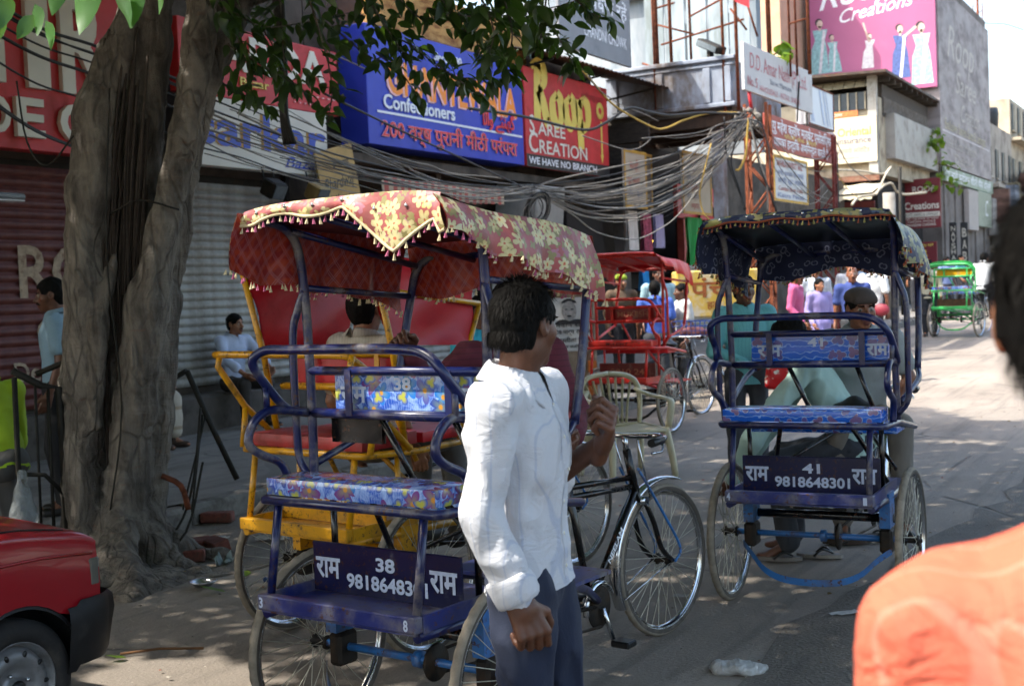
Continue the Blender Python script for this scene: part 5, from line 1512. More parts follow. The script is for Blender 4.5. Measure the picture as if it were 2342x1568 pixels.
def person(label, loc, rz, H=1.68, J=None, yaw=0, pitch=0, skin=None, shirt=None, trousers=None, hair='short', sleeve='long', hem=.84, shoe=SHOE, vox=.015, tuck=False,
           mous=False, beard=False, hairm=None, cap=None, hands=None, lower='trousers', scarf=None, group=None, fold=.006, hemflare=.012, fieldh=.008, lean=None, shoes=True, face=True, seed=1, collar=1.0, hsc=1.0):
    t = thing('person', label, 'person', loc, rz, group=group)
    s = H / 1.70
    j = {k: np.array(v, float) for k, v in BASEJ.items()}
    if lean:                                            # bend the upper body at the hips: (forward, sideways) in radians
        Mx = np.array(Matrix.Rotation(-lean[0], 3, 'X') @ Matrix.Rotation(lean[1], 3, 'Y'))
        for k in ('waist', 'chest', 'neck', 'head', 'shR', 'shL', 'elR', 'elL', 'wrR', 'wrL'):
            j[k] = Mx @ (j[k] - j['pelvis']) + j['pelvis']
    for k, v in (J or {}).items():
        j[k] = np.array(v, float)
    for k in j:
        j[k] = j[k] * s
    skin = skin or SK_A
    up = unit(j['neck'] - j['pelvis']); rt = j['shR'] - j['shL']; rt = unit(rt - up * (rt @ up)); fw = np.cross(up, rt)
    sy = .62
    TM = (np.stack([rt, fw / sy, up]), 1.0, 1.25)
    # ---- head
    hc = j['head']
    Rm = np.array(Matrix.Rotation(R(yaw), 3, 'Z') @ Matrix.Rotation(R(pitch), 3, 'X'))
    hx, hy, hz = Rm @ np.array((1., 0, 0)), Rm @ np.array((0, 1., 0)), Rm @ np.array((0, 0, 1.))
    if lean and yaw == 0 and pitch == 0:
        hx, hy, hz = rt, unit(fw + .35 * up * 0), up
    HM = np.stack([hx, hy, hz])
    hp = lambda x, y, z: hc + (hx * x + hy * y + hz * z) * s * hsc
    E = lambda a, b, c: (a * s * hsc, b * s * hsc, c * s * hsc)
    f = Field(fieldh)
    f.ell(hp(0, -.008, .03), E(.074, .094, .088), .02, 0, HM).ell(hp(0, .028, -.045), E(.056, .066, .068), .03, 0, HM).ell(hp(0, .068, -.098), E(.024, .02, .02), .02, 0, HM)
    f.ell(hp(.04, .045, -.02), E(.03, .03, .03), .02, 0, HM).ell(hp(-.04, .045, -.02), E(.03, .03, .03), .02, 0, HM)
    if face:
        f.cone(hp(0, .088, .012), hp(0, .112, -.028), .009 * s, .014 * s, .012, 0).ell(hp(.014, .098, -.034), E(.009, .011, .008), .006, 0, HM).ell(hp(-.014, .098, -.034), E(.009, .011, .008), .006, 0, HM)
        for q in (-1, 1):
            f.ell(hp(q * .033, .098, .004), E(.018, .016, .011), .008, 0, HM, True)
            f.ell(hp(q * .033, .078, .003), E(.0125, .0125, .0075), .003, 2, HM).ell(hp(q * .033, .0872, .003), E(.0062, .0045, .0062), .001, 3, HM)
            f.cone(hp(q * .015, .094, .024), hp(q * .052, .08, .026), .006 * s, .0045 * s, .004, 4)
        f.ell(hp(0, .09, -.066), E(.025, .011, .0075), .006, 1, HM).ell(hp(0, .09, -.077), E(.02, .011, .007), .005, 1, HM)
        if mous or beard:
            f.cone(hp(-.03, .082, -.058), hp(0, .099, -.05), .006 * s, .009 * s, .004, 4).cone(hp(.03, .082, -.058), hp(0, .099, -.05), .006 * s, .009 * s, .004, 4)
    for q in (-1, 1):
        f.ell(hp(q * .077, -.004, -.002), E(.011, .021, .033), .006, 0, HM).ell(hp(q * .084, .002, .002), E(.006, .01, .018), .004, 0, HM, True)
    f.cone(j['neck'] - up * .03 * s, hp(0, -.02, -.07), .056 * s, .052 * s, .03, 0)
    parts = [f.mesh()]
    # ---- body core under the clothes
    g = Field(vox)
    g.cone(j['pelvis'], j['waist'], .115 * s, .105 * s, .05, 0, TM).cone(j['waist'], j['chest'], .105 * s, .13 * s, .05, 0, TM)
    g.cone(j['chest'], j['neck'] - up * .03 * s, .12 * s, .06 * s, .05, 0, TM)
    for q in 'RL':
        g.cone(j['sh' + q], j['el' + q], .042 * s, .036 * s, .02, 0).cone(j['el' + q], j['wr' + q], .036 * s, .025 * s, .02, 0)
        g.cone(j['hip' + q], j['kn' + q], .065 * s, .05 * s, .02, 0).cone(j['kn' + q], j['an' + q], .05 * s, .034 * s, .02, 0)
        a = j['an' + q]; toe = unit(np.array((.12 if q == 'R' else -.12, 1, 0)))
        g.cone(a, a + toe * .1 * s - np.array((0, 0, .045 * s)), .035 * s, .026 * s, .02, 0)
        g.ell(a + toe * .13 * s - np.array((0, 0, .055 * s)), E(.036, .055, .022), .02, 0)
    parts.append(g.mesh())
    # ---- hands
    hs = hands or {}
    for q, sd in (('R', 1), ('L', -1)):
        w = j['wr' + q]; fd = unit(w - j['el' + q])
        o = hs.get(q, {})
        d = o.get('d', fd); n = o.get('n', (-sd * .9, .45, 0))
        hf = hand_field(w, d, n, o.get('side', sd), o.get('curl', (.35, .5, .4)), o.get('thumb', .5), s * o.get('sc', 1.0), o.get('h', .0065))
        parts.append(hf.mesh())
    hm = hairm or HAIR
    from_fields('body', parts, [skin, LIP, EYEW, EYED, hm], t)
    # ---- hair / cap
    if hair != 'bald':
        f = Field(fieldh)
        f.ell(hp(0, -.012, .036), E(.082, .103, .094), .02, 0, HM)
        f.ell(hp(0, -.042, -.012), E(.071, .06, .082), .03, 0, HM)
        if hair == 'long':
            f.cone(hp(0, -.07, .0), hp(0, -.1, -.16), .06 * s, .04 * s, .03, 0)
        f.ell(hp(0, .125, -.035), E(.092, .092, .105), .012, 0, HM, True)
        f.ell(hp(.07, .03, -.06), E(.04, .06, .055), .012, 0, HM, True).ell(hp(-.07, .03, -.06), E(.04, .06, .055), .012, 0, HM, True)
        for q in (-1, 1):
            f.ell(hp(q * .085, .0, -.012), E(.03, .026, .036), .006, 0, HM, True)
        f.ell(hp(0, -.06, -.135), E(.12, .12, .06), .01, 0, HM, True)
        from_fields('hair', [f.mesh(lambda P: .005 * vnoise(P * np.array((60, 60, 25)), seed) + .003 * vnoise(P * 120, 5))], hm, t)
    if cap is not None:
        f = Field(fieldh)
        f.ell(hp(0, -.012, .07), E(.09, .112, .062), .02, 0, HM).cone(hp(-.05, .07, .055), hp(.05, .07, .055), .022 * s, .022 * s, .03, 0).ell(hp(0, -.01, .0), E(.12, .14, .052), .008, 0, HM, True)
        from_fields('cap', [f.mesh()], cap, t)
    wr = lambda amp, sd: (lambda P: amp * (.8 * vnoise(P * np.array((8, 8, 6)) + 3.1 * sd, sd) + .9 * (np.abs(vnoise(P * np.array((15, 15, 7)) + .35 * P[:, [2]] * 9, sd + 1)) * 2 - .7) + .35 * vnoise(P * np.array((34, 34, 16)), sd + 2)))
    # ---- shirt
    if shirt is not None:
        f = Field(vox)
        hemp = j['pelvis'] + up * (hem * s - .93 * s) if not tuck else j['pelvis'] + up * .06 * s
        f.cone(hemp, j['waist'], (.152 + hemflare) * s, .138 * s, .05, 0, TM).cone(j['waist'], j['chest'], .138 * s, .165 * s, .06, 0, TM)
        f.cone(j['chest'], j['neck'] - up * .085 * s, .158 * s, .1 * s, .05, 0, TM)
        f.cone(j['shR'], j['shL'], .058 * s, .058 * s, .05, 0)
        f.cone(j['neck'] - up * .06 * s, j['neck'] - up * .02 * s, .066 * s, .061 * s, .02, 0)
        cuts = [(hemp, -up)] if not tuck else []
        for q in 'RL':
            sh, el, w = j['sh' + q], j['el' + q], j['wr' + q]
            sl = sleeve if isinstance(sleeve, str) else sleeve[q]
            if sl == 'short':
                e = sh + (el - sh) * .68; f.cone(sh, e, .068 * s, .066 * s, .03, 0)
            else:
                k = {'long': .93, 'rolled': .62, 'elbow': .12}[sl]
                f.cone(sh, el, .068 * s, .056 * s, .03, 0)
                e = el + (w - el) * k; f.cone(el, e, .055 * s, .046 * s, .02, 0)
                if sl != 'long':
                    d_ = unit(w - el); f.cone(e - d_ * .035 * s, e - d_ * .012 * s, .056 * s, .057 * s, .008, 0)
        f.ell(j['neck'] + up * .02 * s, E(.055, .055, .05), .012, 0, None, True)
        V, Q, L = f.mesh(wr(fold, seed))
        if not tuck:                                    # straight hem
            hz_ = (V - hemp) @ up
            keep = (hz_ > -.0) | (np.linalg.norm(V - hemp, axis=1) > .3 * s)
            Q = Q[keep[Q].all(1)]; L = np.zeros(len(Q), int)
        from_fields('shirt', [(V, Q, L)], shirt, t)
        # collar: two pointed flaps
        nb = j['neck'] - up * .02 * s
        for q in ((-1, 1) if collar else ()):
            mb = MB(); P = []
            for i in range(9):
                a = -math.pi * .5 + q * (math.pi * .08 + i / 8 * math.pi * .86)
                ring = lambda r, z: nb + rt * math.cos(a) * r * s + fw * math.sin(a) * r * .92 * s + up * z * s
                i8 = i / 8; sd_ = abs(math.cos(a)); P.append([tuple(ring(.06, .02 - .03 * i8)), tuple(ring(.065, .068 - .035 * i8)), tuple(ring(.072, .075 - .04 * i8)), tuple(ring(.084, .066 - .045 * i8)), tuple(ring(.098 + .012 * collar, .03 + .012 * sd_ - .012 * (collar - 1) - .05 * i8 * i8 * collar - .03 * i8 ** 4 * collar))])
            mb.grid(P if q > 0 else P[::-1]); mb.grid([[tuple(np.array(p) - fw * .0 - up * .004) for p in r] for r in (P[::-1] if q > 0 else P)])
            mb.build('collar', shirt, t)
    # ---- lower garment
    if trousers is not None:
        f = Field(vox)
        wz = j['waist'] - up * .02 * s
        f.cone(j['pelvis'], wz, .137 * s, .122 * s, .04, 0, TM).ell(j['pelvis'] - up * .03 * s, E(.155, .105, .1), .04, 0, np.stack([rt, fw, up]))
        for q in 'RL':
            h_, k_, a_ = j['hip' + q], j['kn' + q], j['an' + q]
            if lower == 'wrap':
                f.cone(h_, k_, .105 * s, .1 * s, .06, 0).cone(k_, k_ + (a_ - k_) * .75, .1 * s, .1 * s, .06, 0)
            else:
                f.cone(h_, k_, .088 * s, .072 * s, .03, 0).cone(k_, a_ + (k_ - a_) * .06, .071 * s, .06 * s, .02, 0)
        if lower == 'wrap':
            f.cone((j['knR'] + j['anR']) / 2, (j['knL'] + j['anL']) / 2, .09 * s, .09 * s, .06, 0)
        from_fields('trousers' if lower != 'wrap' else 'wrap_cloth', [f.mesh(wr(fold * 1.1, seed + 4))], trousers, t)
    if shoes:
        for q in 'RL':
            a = j['an' + q]; toe = unit(np.array((.12 if q == 'R' else -.12, 1, 0)))
            f = Field(.012); f.cone(a - toe * .03 * s - np.array((0, 0, .05 * s)), a + toe * .14 * s - np.array((0, 0, .058 * s)), .042 * s, .036 * s, .02, 0)
            f.cone(a - toe * .02 * s - np.array((0, 0, .03 * s)), a - np.array((0, 0, .0)), .045 * s, .045 * s, .02, 0)
            f.box(a + toe * .2 * s - np.array((0, 0, .16 * s)), (.4, .5, .076 * s), .01, .01, 0, None, True)
            from_fields('shoe', [f.mesh()], shoe, t)
    if scarf is not None:
        mb = MB(); P = []
        for i in range(14):
            v = i / 13
            P.append([tuple(j['shL'] + rt * (.06 - .02 * math.sin(u * 5)) * s + fw * (.13 - .24 * u) * s * 0 + (rt * .1 * (w - .5) + fw * (.135 * math.cos(math.pi * v)) + up * (.06 - .45 * abs(v - .5) * 2 * 1.0 + .02 * math.sin(w * 9 + v * 4))) * s) for w in (0, .25, .5, .75, 1) for u in (0,)])
        mb.grid(P); mb.build('scarf', scarf, t)
    return t

def face_cam(x, y, off=0.0):
    return math.atan2(-y, -x) - math.pi / 2 + R(off)
def gnd(x, y):
    return gz(y) + (.155 if x < -6.66 else 0)

# ---- the man in the white shirt
def crisp_shirt(name='white_striped_shirt', c0='#c3c4c9', c1='#9fa8bd', c2='#a9a9ac', bs=.32):
    t = NT(name); o = t.coord()
    s = t.n('ShaderNodeSeparateXYZ'); t.l(o, s.inputs[0])
    w = t.math('PINGPONG', t.math('ADD', s.outputs[1], t.math('MULTIPLY', s.outputs[0], .25)), .017)
    k = t.mix(t.math('MULTIPLY', t.math('SUBTRACT', 1, t.step(w, .001, .0025)), .55), srgb(c0), srgb(c1))
    k = t.mix(t.math('MULTIPLY', t.step(t.noise(o, 4, 4), .5, .8), .25), k, srgb(c2))
    t.base(k); t.rough(.85)
    cr = lambda sc, st, ds: t.math('ABSOLUTE', t.math('SUBTRACT', t.noise(t.mapped(o, st, (.5, .3, .2)), sc, 3, .5, ds), .5))
    h = t.math('ADD', t.math('MULTIPLY', cr(6, (1, 1, .45), 1.2), -2.4), t.math('ADD', t.math('MULTIPLY', cr(13, (1, .8, 1.4), 1.5), -1.1), t.math('MULTIPLY', t.noise(o, 420, 2), .05)))
    t.bump(h, bs, .024)
    return t.m
C_WHITE = crisp_shirt()
C_NAVY = cloth('navy_trousers', '#172138', None, rough=.8, var=.1)
HERO = person('standing man in a white striped shirt and navy trousers with his head turned away', (-1.56, 2.75, 0), R(-80), 1.615, yaw=68, pitch=-4, skin=SK_B, shirt=C_WHITE, trousers=C_NAVY,
     sleeve={'R': 'long', 'L': 'elbow'}, hem=.885, vox=.009, fieldh=.005, fold=.011, hemflare=.026, collar=1.5, hsc=.93, seed=3,
     J=dict(elR=(.245, -.045, 1.12), wrR=(.235, .05, .90), elL=(-.235, -.015, 1.13), wrL=(-.14, .175, 1.25), head=(0, .012, 1.578)),
     hands=dict(R=dict(n=(-.6, -.6, 0), curl=(.75, 1.0, .6), thumb=.8, sc=1.12, h=.0045), L=dict(d=(.35, .35, .6), n=(.3, -.75, .3), curl=(1.1, 1.3, .8), thumb=1.0, sc=1.1, h=.0045)))
def cuff(par, e, d, r, m):
    d = unit(d); a = unit(np.cross(d, (0, 1., .3))); b = np.cross(d, a)
    mb = MB(); P = []
    for (rr, h) in ((.92, -.005), (1.02, .0), (1.1, .012), (1.13, .035), (1.1, .055), (1.02, .062), (.95, .05), (.9, .02)):
        P.append([tuple(np.array(e) - d * h + (a * math.cos(q) + b * math.sin(q)) * r * rr * (1 + .06 * math.sin(3 * q + h * 60))) for q in np.linspace(0, 2 * math.pi, 25)])
    mb.grid(P); return mb.build('sleeve_cuff', m, par)
cuff(HERO, (.222, .046, .858), (-.01, .095, -.225), .052, C_WHITE)
# button placket laid on the shirt front
from mathutils.bvhtree import BVHTree
sh_ = [c for c in HERO.children if c.name.startswith('shirt')][0]
bv = BVHTree.FromPolygons([v.co[:] for v in sh_.data.vertices], [tuple(p.vertices) for p in sh_.data.polygons])
L_, R_, B_ = [], [], []
for k in range(40):
    z = .85 + (1.30 - .85) * k / 39
    hits = [bv.ray_cast(Vector((x, .6, z)), Vector((0, -1, 0)))[0] for x in (-.013, .0, .013)]
    if all(h is not None and h.y > 0 for h in hits):
        L_.append((hits[0].x, hits[0].y + .001, z)); R_.append((hits[2].x, hits[2].y + .001, z)); B_.append((0, hits[1].y + .003, z))
mb = MB(); mb.grid([L_, [(0, b[1] + .001, b[2]) for b in B_], R_]); mb.build('placket', C_WHITE, HERO)
for k in range(4, len(B_), 7):
    mb = MB(); mb.ell(B_[k], (.0055, .003, .0055), 0, 10, 5); mb.build('button', M_CREAM, HERO)
# fine hair strands that break the outline
def strands(par, hc, s, yaw, pitch, n, m, L=.03, seed=1):
    rng = np.random.default_rng(seed)
    Rm = np.array(Matrix.Rotation(R(yaw), 3, 'Z') @ Matrix.Rotation(R(pitch), 3, 'X'))
    mb_v = []; F = []
    k = 0
    while k < n:
        d = rng.normal(size=3); d /= np.linalg.norm(d)
        if d[2] < -.55 or (d[1] > .25 and d[2] < .5) or (abs(d[0]) > .8 and d[2] < -.1 and d[1] > -.2):
            continue
        p = np.array((0, -.012, .036)) + d * np.array((.083, .104, .095))
        if d[2] < -.1:
            p = np.array((0, -.05, -.01)) + d * np.array((.075, .066, .082))
        flow = np.array((d[0] * .25, -.35 + .15 * d[1], -.75)) if d[2] < .75 else np.array((d[0] * .8 + .3, d[1] * .3 - .1, -.3))
        t = unit(flow - d * (flow @ d) + d * .22 + rng.normal(0, .18, 3))
        q1 = p + t * L * .5 * rng.uniform(.6, 1.3); q2 = q1 + unit(t - d * .25) * L * .5 * rng.uniform(.5, 1.2)
        sd = unit(np.cross(t, d)) * .0009
        o = len(mb_v)
        for a in (p - sd, p + sd, q1 - sd * .8, q1 + sd * .8, q2):
            mb_v.append(tuple(hc + Rm @ a * s))
        F += [(o, o + 1, o + 3, o + 2), (o + 2, o + 3, o + 4)]
        k += 1
    mb = MB(); mb.v = mb_v; mb.f = F; mb.m = [0] * len(F); mb.sm = [False] * len(F)
    return stuff(mb.build('hair_strands', m, par, uv=False))
strands(HERO, np.array((0, .012, 1.578)) * 1.615 / 1.7, .93 * 1.615 / 1.7, 68, -4, 5200, mat('hair_strand', '#0f0d0b', .7, 0, .6, 90, 0, spec=.12), .034, 4)

# ---- the blurred man in orange, close to the camera
ORANGE = person('man in an orange shirt seen from behind, close by and out of focus', (-.069, 1.183, -.058), R(12), 1.70, yaw=-8, J=dict(head=(-.03, .02, 1.60), neck=(-.02, -.015, 1.425), shL=(-.165, -.0, 1.32), shR=(.17, -.0, 1.33), elL=(-.2, -.02, 1.06), elR=(.22, -.02, 1.06)), skin=SK_C, shirt=crisp_shirt('orange_shirt', '#d8684f', '#e08a74', '#cc5f48', .5), trousers=cloth('dark_trousers', '#23252b'),
     vox=.014, fieldh=.007, fold=.011, seed=8, collar=0)
strands(ORANGE, np.array((-.03, .02, 1.60)), 1.0, -8, 0, 3500, mat('hair_strand', '#16130f'), .035, 9)

SIT = lambda hs, sp=.12, fwd=.42, ft=None: dict(pelvis=(0, 0, hs + .12), hipR=(.09, .02, hs + .09), hipL=(-.09, .02, hs + .09), knR=(sp, fwd, hs + .08), knL=(-sp, fwd, hs + .08), anR=(sp, fwd + .02, max(.085, hs - .36) if ft is None else ft), anL=(-sp, fwd + .02, max(.085, hs - .36) if ft is None else ft))
def upper(p, lean=0.0, J=None, dz=0.0):
    """joints of the trunk above a pelvis at p"""
    o = {}
    M = np.array(Matrix.Rotation(-lean, 3, 'X'))
    for k in ('waist', 'chest', 'neck', 'head', 'shR', 'shL', 'elR', 'elL', 'wrR', 'wrL'):
        o[k] = tuple(M @ (np.array(BASEJ[k]) - np.array(BASEJ['pelvis'])) + np.array(p))
    o.update(J or {}); return o
# ---- driver in maroon behind the man in white, gripping the hoop of rickshaw 38
person('driver in a maroon shirt gripping the canopy hoop of rickshaw 38', (-2.62, 4.52, .0), face_cam(-2.62, 4.52, 12), 1.63, dict(elR=(.36, .02, 1.24), wrR=(.47, .23, 1.42), elL=(-.27, .06, 1.12), wrL=(-.2, .28, 1.04)), yaw=-10, skin=SK_B, shirt=cloth('maroon_shirt', '#5a1c2c', '#451522', .012, 2), trousers=cloth('dark_trousers', '#23252b'), vox=.012,
       hands=dict(R=dict(d=(.45, .35, .75), n=(.2, .9, -.2), curl=(.9, 1.1, .8), thumb=.9, sc=1.1, h=.005)), seed=5)
# ---- passenger in the yellow rickshaw, back to the camera
j = SIT(.93, .12, .42, .53); j.update(upper((0, 0, 1.05), -.03))
o = person('passenger in a cream shirt sitting in the yellow rickshaw, back turned', (-3.54, 4.78, -.11), R(-10), 1.58, {k: tuple(np.array(v) * 1.7 / 1.58) if k in ('pelvis', 'hipR', 'hipL', 'knR', 'knL', 'anR', 'anL') else tuple(np.array(v) * np.array((1, 1, 1)) + np.array((0, 0, .075))) for k, v in j.items()}, yaw=12, skin=SK_C, shirt=cloth('cream_shirt', '#b9b3a6', '#a59d90', .01), trousers=cloth('grey_trousers', '#55524e'), sleeve='short', hem=.95, vox=.013, seed=11)
# ---- man in a cyan shirt further on
person('standing man in a bright cyan shirt mostly hidden behind the red hood', (-3.78, 6.25, 0), face_cam(-3.78, 6.25, 40), 1.6, skin=SK_B, shirt=cloth('cyan_shirt', '#2f9db4'), trousers=cloth('dark_trousers', '#23252b'), seed=12)
# ---- seated man with moustache on the step
j = SIT(.42, .17, .40); j.update(upper((0, 0, .54), .12, dict(elR=(.27, .2, .80), wrR=(.16, .40, .62), elL=(-.27, .18, .82), wrL=(-.2, .42, .66))))
person('seated man with a moustache in a white shirt on the shop step', (-10.12, 11.0, .16), R(-98), 1.72, j, yaw=8, skin=SK_C, mous=True, shirt=cloth('pale_blue_shirt', '#a9b4cc'), trousers=cloth('brown_trousers', '#2e2925'), sleeve='rolled', seed=13, hem=.93, vox=.014, fieldh=.0065)
# ---- man in a dhoti half hidden by the trunk
j = SIT(.42, .14, .40); j.update(upper((0, 0, .54), .22, dict(elR=(.25, .2, .78), wrR=(.1, .42, .66), elL=(-.25, .2, .78), wrL=(-.1, .42, .66))))
person('seated man in a pale dhoti half hidden behind the tree trunk', (-9.72, 9.05, .16), R(-75), 1.62, j, yaw=0, skin=SK_C, shirt=cloth('tan_vest', '#8d8468'), trousers=cloth('dhoti_cream', '#a99f90', '#8c7a60', .1, 2), lower='wrap', sleeve='short', shoe=SANDAL, seed=14, hem=.93)
# ---- tall man at the left in a pale blue shirt
person('standing man in a pale blue shirt in profile beside the tree trunk', (-7.2, 6.04, .155), R(138), 1.665, yaw=0, pitch=-6, skin=SK_B, mous=True, shirt=cloth('sky_shirt', '#7e99ab'), trousers=cloth('black_trousers', '#16161a'), sleeve='short', hem=.9, seed=15, vox=.013, fieldh=.006)
# ---- crouching figure in lime
j = SIT(.34, .13, .36); j.update(upper((0, .0, .66), .45, dict(elR=(.27, .36, .72), wrR=(.2, .50, .50), elL=(-.25, .3, .75), wrL=(-.12, .45, .6)))); j.update(knR=(.14, .3, .62), knL=(-.14, .3, .62), anR=(.13, .12, .085), anL=(-.13, .12, .085), hipR=(.09, 0, .64), hipL=(-.09, 0, .64), pelvis=(0, 0, .66))
person('stooping person in a lime green shirt at the iron tree guard', (-6.47, 4.98, .06), R(75), 1.66, j, yaw=0, pitch=-35, skin=SK_B, shirt=cloth('lime_shirt', '#9ab51e'), trousers=cloth('grey_trousers', '#55524e'), seed=16, vox=.013, hair='long')
# ---- group by the red rickshaw
person('man in a royal blue shirt seen from behind through the red rickshaw', (-6.5, 15.0, gnd(-6.5, 15)), R(25), 1.58, skin=SK_B, shirt=cloth('royal_shirt', '#4263b8'), trousers=cloth('slate_trousers', '#2f3238'), sleeve='short', seed=17, fieldh=.009)
person('person in a green and orange knitted hat behind the red rickshaw', (-7.3, 15.7, gnd(-7.3, 15.7)), face_cam(-7.3, 15.7, 20), 1.52, skin=SK_C, shirt=cloth('drab_shirt', '#5d4a38'), trousers=cloth('dark_trousers', '#23252b'), cap=mat('knit_hat', '#8a9a2c', .9, 0, .4, 14), seed=18, fieldh=.009)
person('man in a pale cyan checked shirt standing behind the red rickshaw', (-6.75, 15.72, gnd(-6.75, 15.72)), face_cam(-6.75, 15.72, 12), 1.60, skin=SK_B, shirt=cloth('pale_cyan_shirt', '#93b4be', '#7a9cae', .03), trousers=cloth('khaki_trousers', '#6a6258'), sleeve='short', tuck=True, seed=19, fieldh=.008, mous=True)
person('man in a white shirt leaning by the yellow painted cart', (-6.25, 15.3, gnd(-6.25, 15.3)), face_cam(-6.25, 15.3, -70), 1.52, skin=SK_B, shirt=cloth('dull_white_shirt', '#b9bab8'), trousers=cloth('slate_trousers', '#2f3238'), sleeve='short', seed=20, fieldh=.009)
# ---- teal man left of rickshaw 41
person('man in a teal shirt standing beyond rickshaw 41 holding a red plastic bag', (-3.27, 9.25, gnd(-3.27, 9.25)), face_cam(-3.27, 9.25, 14), 1.66, dict(elL=(-.27, .02, 1.12), wrL=(-.22, .22, 1.06), elR=(.26, .03, 1.1), wrR=(.05, .2, 1.0)), yaw=10, skin=SK_B, shirt=cloth('teal_shirt', '#5fa0a4', '#548f96', .012), trousers=cloth('slate_trousers', '#2f3238'), shoe=SANDAL, seed=21, vox=.013, fieldh=.0065, hem=.82)
# ---- squatting man in pale green, man with a cap on rickshaw 41
j = dict(pelvis=(0, -.1, .66), hipR=(.09, -.08, .63), hipL=(-.09, -.08, .63), knR=(.17, .3, .56), knL=(-.17, .3, .56), anR=(.14, .26, .085), anL=(-.14, .26, .085)); j.update(upper((0, -.1, .70), .55, dict(elR=(.3, .42, .7), wrR=(.2, .55, .46), elL=(-.3, .42, .7), wrL=(-.2, .55, .46))))
person('stooping man in a pale green shirt seen through rickshaw 41', (-1.99, 7.1, .0), R(100), 1.72, j, yaw=-8, pitch=-14, skin=SK_B, mous=True, shirt=cloth('pale_green_shirt', '#a3bfb6'), trousers=cloth('slate_trousers', '#2f3238'), seed=22, vox=.012, fieldh=.006, fold=.009, hem=.84, shoes=False)
j = SIT(.68, .17, .36, .2); j.update(upper((0, 0, .8), .22, dict(elR=(.27, .14, 1.0), wrR=(.12, .30, .80), elL=(-.27, .12, 1.02), wrL=(-.13, .3, .80))))
person('seated man with a grey-brown cap and grey shirt on the bicycle of rickshaw 41', (-1.92, 7.38, .02), face_cam(-1.92, 7.38, 8), 1.66, j, yaw=14, pitch=-4, skin=SK_A, mous=True, cap=mat('cap_brown', '#4b403a', .85), hair='short', shirt=cloth('grey_shirt', '#8f9493'), trousers=cloth('taupe_trousers', '#6a645c'), sleeve='short', seed=23, vox=.012, fieldh=.006, hem=.9)
# ---- people in the street beyond
def walker(label, x, y, H, off, shirt, trous, seed, **kw):
    k = dict(skin=random.Random(seed).choice((SK_A, SK_B, SK_C)), fieldh=.011, vox=.018, sleeve=kw.pop('sleeve', 'short'))
    k.update(kw)
    a = .12 * math.sin(seed * 1.7)
    return person(label, (x, y, gnd(x, y)), face_cam(x, y, off), H, dict(knR=(.1, .05 + a, .49), knL=(-.1, .03 - a, .49), anR=(.1, a * 1.2, .085), anL=(-.1, -a * 1.6, .1), wrR=(.25, .08 + a, .88), wrL=(-.25, .06 - a, .88)), shirt=shirt, trousers=trous, seed=seed, **k)
DT = cloth('dark_trousers', '#23252b'); ST = cloth('slate_trousers', '#2f3238')
walker('man in a bright pink shirt and dark trousers standing in profile', -5.45, 17.65, 1.60, 75, cloth('pink_shirt', '#b8527e'), DT, 31, sleeve='long', tuck=True)
walker('bald man in a blue shirt with an orange cloth over his shoulder', -4.5, 17.1, 1.62, 5, cloth('blue_shirt', '#2d3f7a'), ST, 32, hair='bald', scarf=cloth('orange_gamcha', '#b5532f', '#8c3a22', .03), beard=True)
walker('grey-haired man in a pale checked shirt behind the red lattice pole', -5.8, 19.8, 1.64, 10, cloth('pale_check_shirt', '#a9b0b8', '#8b95a6', .03), ST, 33, hairm=HAIRG)
walker('woman wrapped in a lavender sari beside the lattice pole', -5.45, 18.8, 1.42, 30, cloth('lavender_sari', '#8a80b4'), cloth('lavender_sari', '#8a80b4'), 34, sleeve='long', lower='wrap', hair='long')
walker('man in a striped shirt standing behind the bald man', -5.55, 21.0, 1.66, 0, cloth('striped_shirt', '#aeb2b6', '#7f88a6', .025), DT, 35)
walker('person in a white shirt with a red shoulder bag seen from behind', -5.0, 20.2, 1.63, 170, cloth('plain_white_shirt', '#c2c4c4'), ST, 36)
walker('dim figure in a blue shirt under the shop fronts beyond the white shirt', -5.9, 22.4, 1.55, 20, cloth('blue_shirt', '#2d3f7a'), DT, 37)
walker('dim figure in a light blue shirt near the concrete pole', -6.4, 24.9, 1.56, 150, cloth('sky_shirt', '#7e99ab'), DT, 38)
walker('man in a cream shirt walking beside the green rickshaw', -5.25, 25.7, 1.52, -5, cloth('cream_walk_shirt', '#c3bca6'), ST, 39, sleeve='long')
for i, (x, y, c, off, lab) in enumerate(((-6.3, 33, '#6f7fa8', 40, 'far walker in a blue-grey shirt beyond the green rickshaw'), (-5.6, 36, '#c0bdb8', 200, 'far walker in a white shirt right of the driver'), (-6.2, 40, '#a05a7a', 10, 'far walker in a rose shirt near the black upright signs'), (-7.4, 41, '#4a8a9a', 60, 'far walker with a teal top near the maroon sign'),
                                        (-5.9, 44, '#b9a860', 120, 'far walker in a mustard top by the far kerb'), (-7.3, 30.5, '#7a6a5a', 30, 'far walker in a brown shirt by the concrete pole'), (-7.6, 35.5, '#b2b6bc', 190, 'far walker in a pale grey shirt on the far pavement'), (-5.2, 48, '#9aa0b8', 0, 'far walker in a lilac shirt at the end of the street'))):
    walker(lab, x, y, 1.6, off, cloth('far_shirt_%d' % i, c), DT, 50 + i, vox=.024, fieldh=.014)
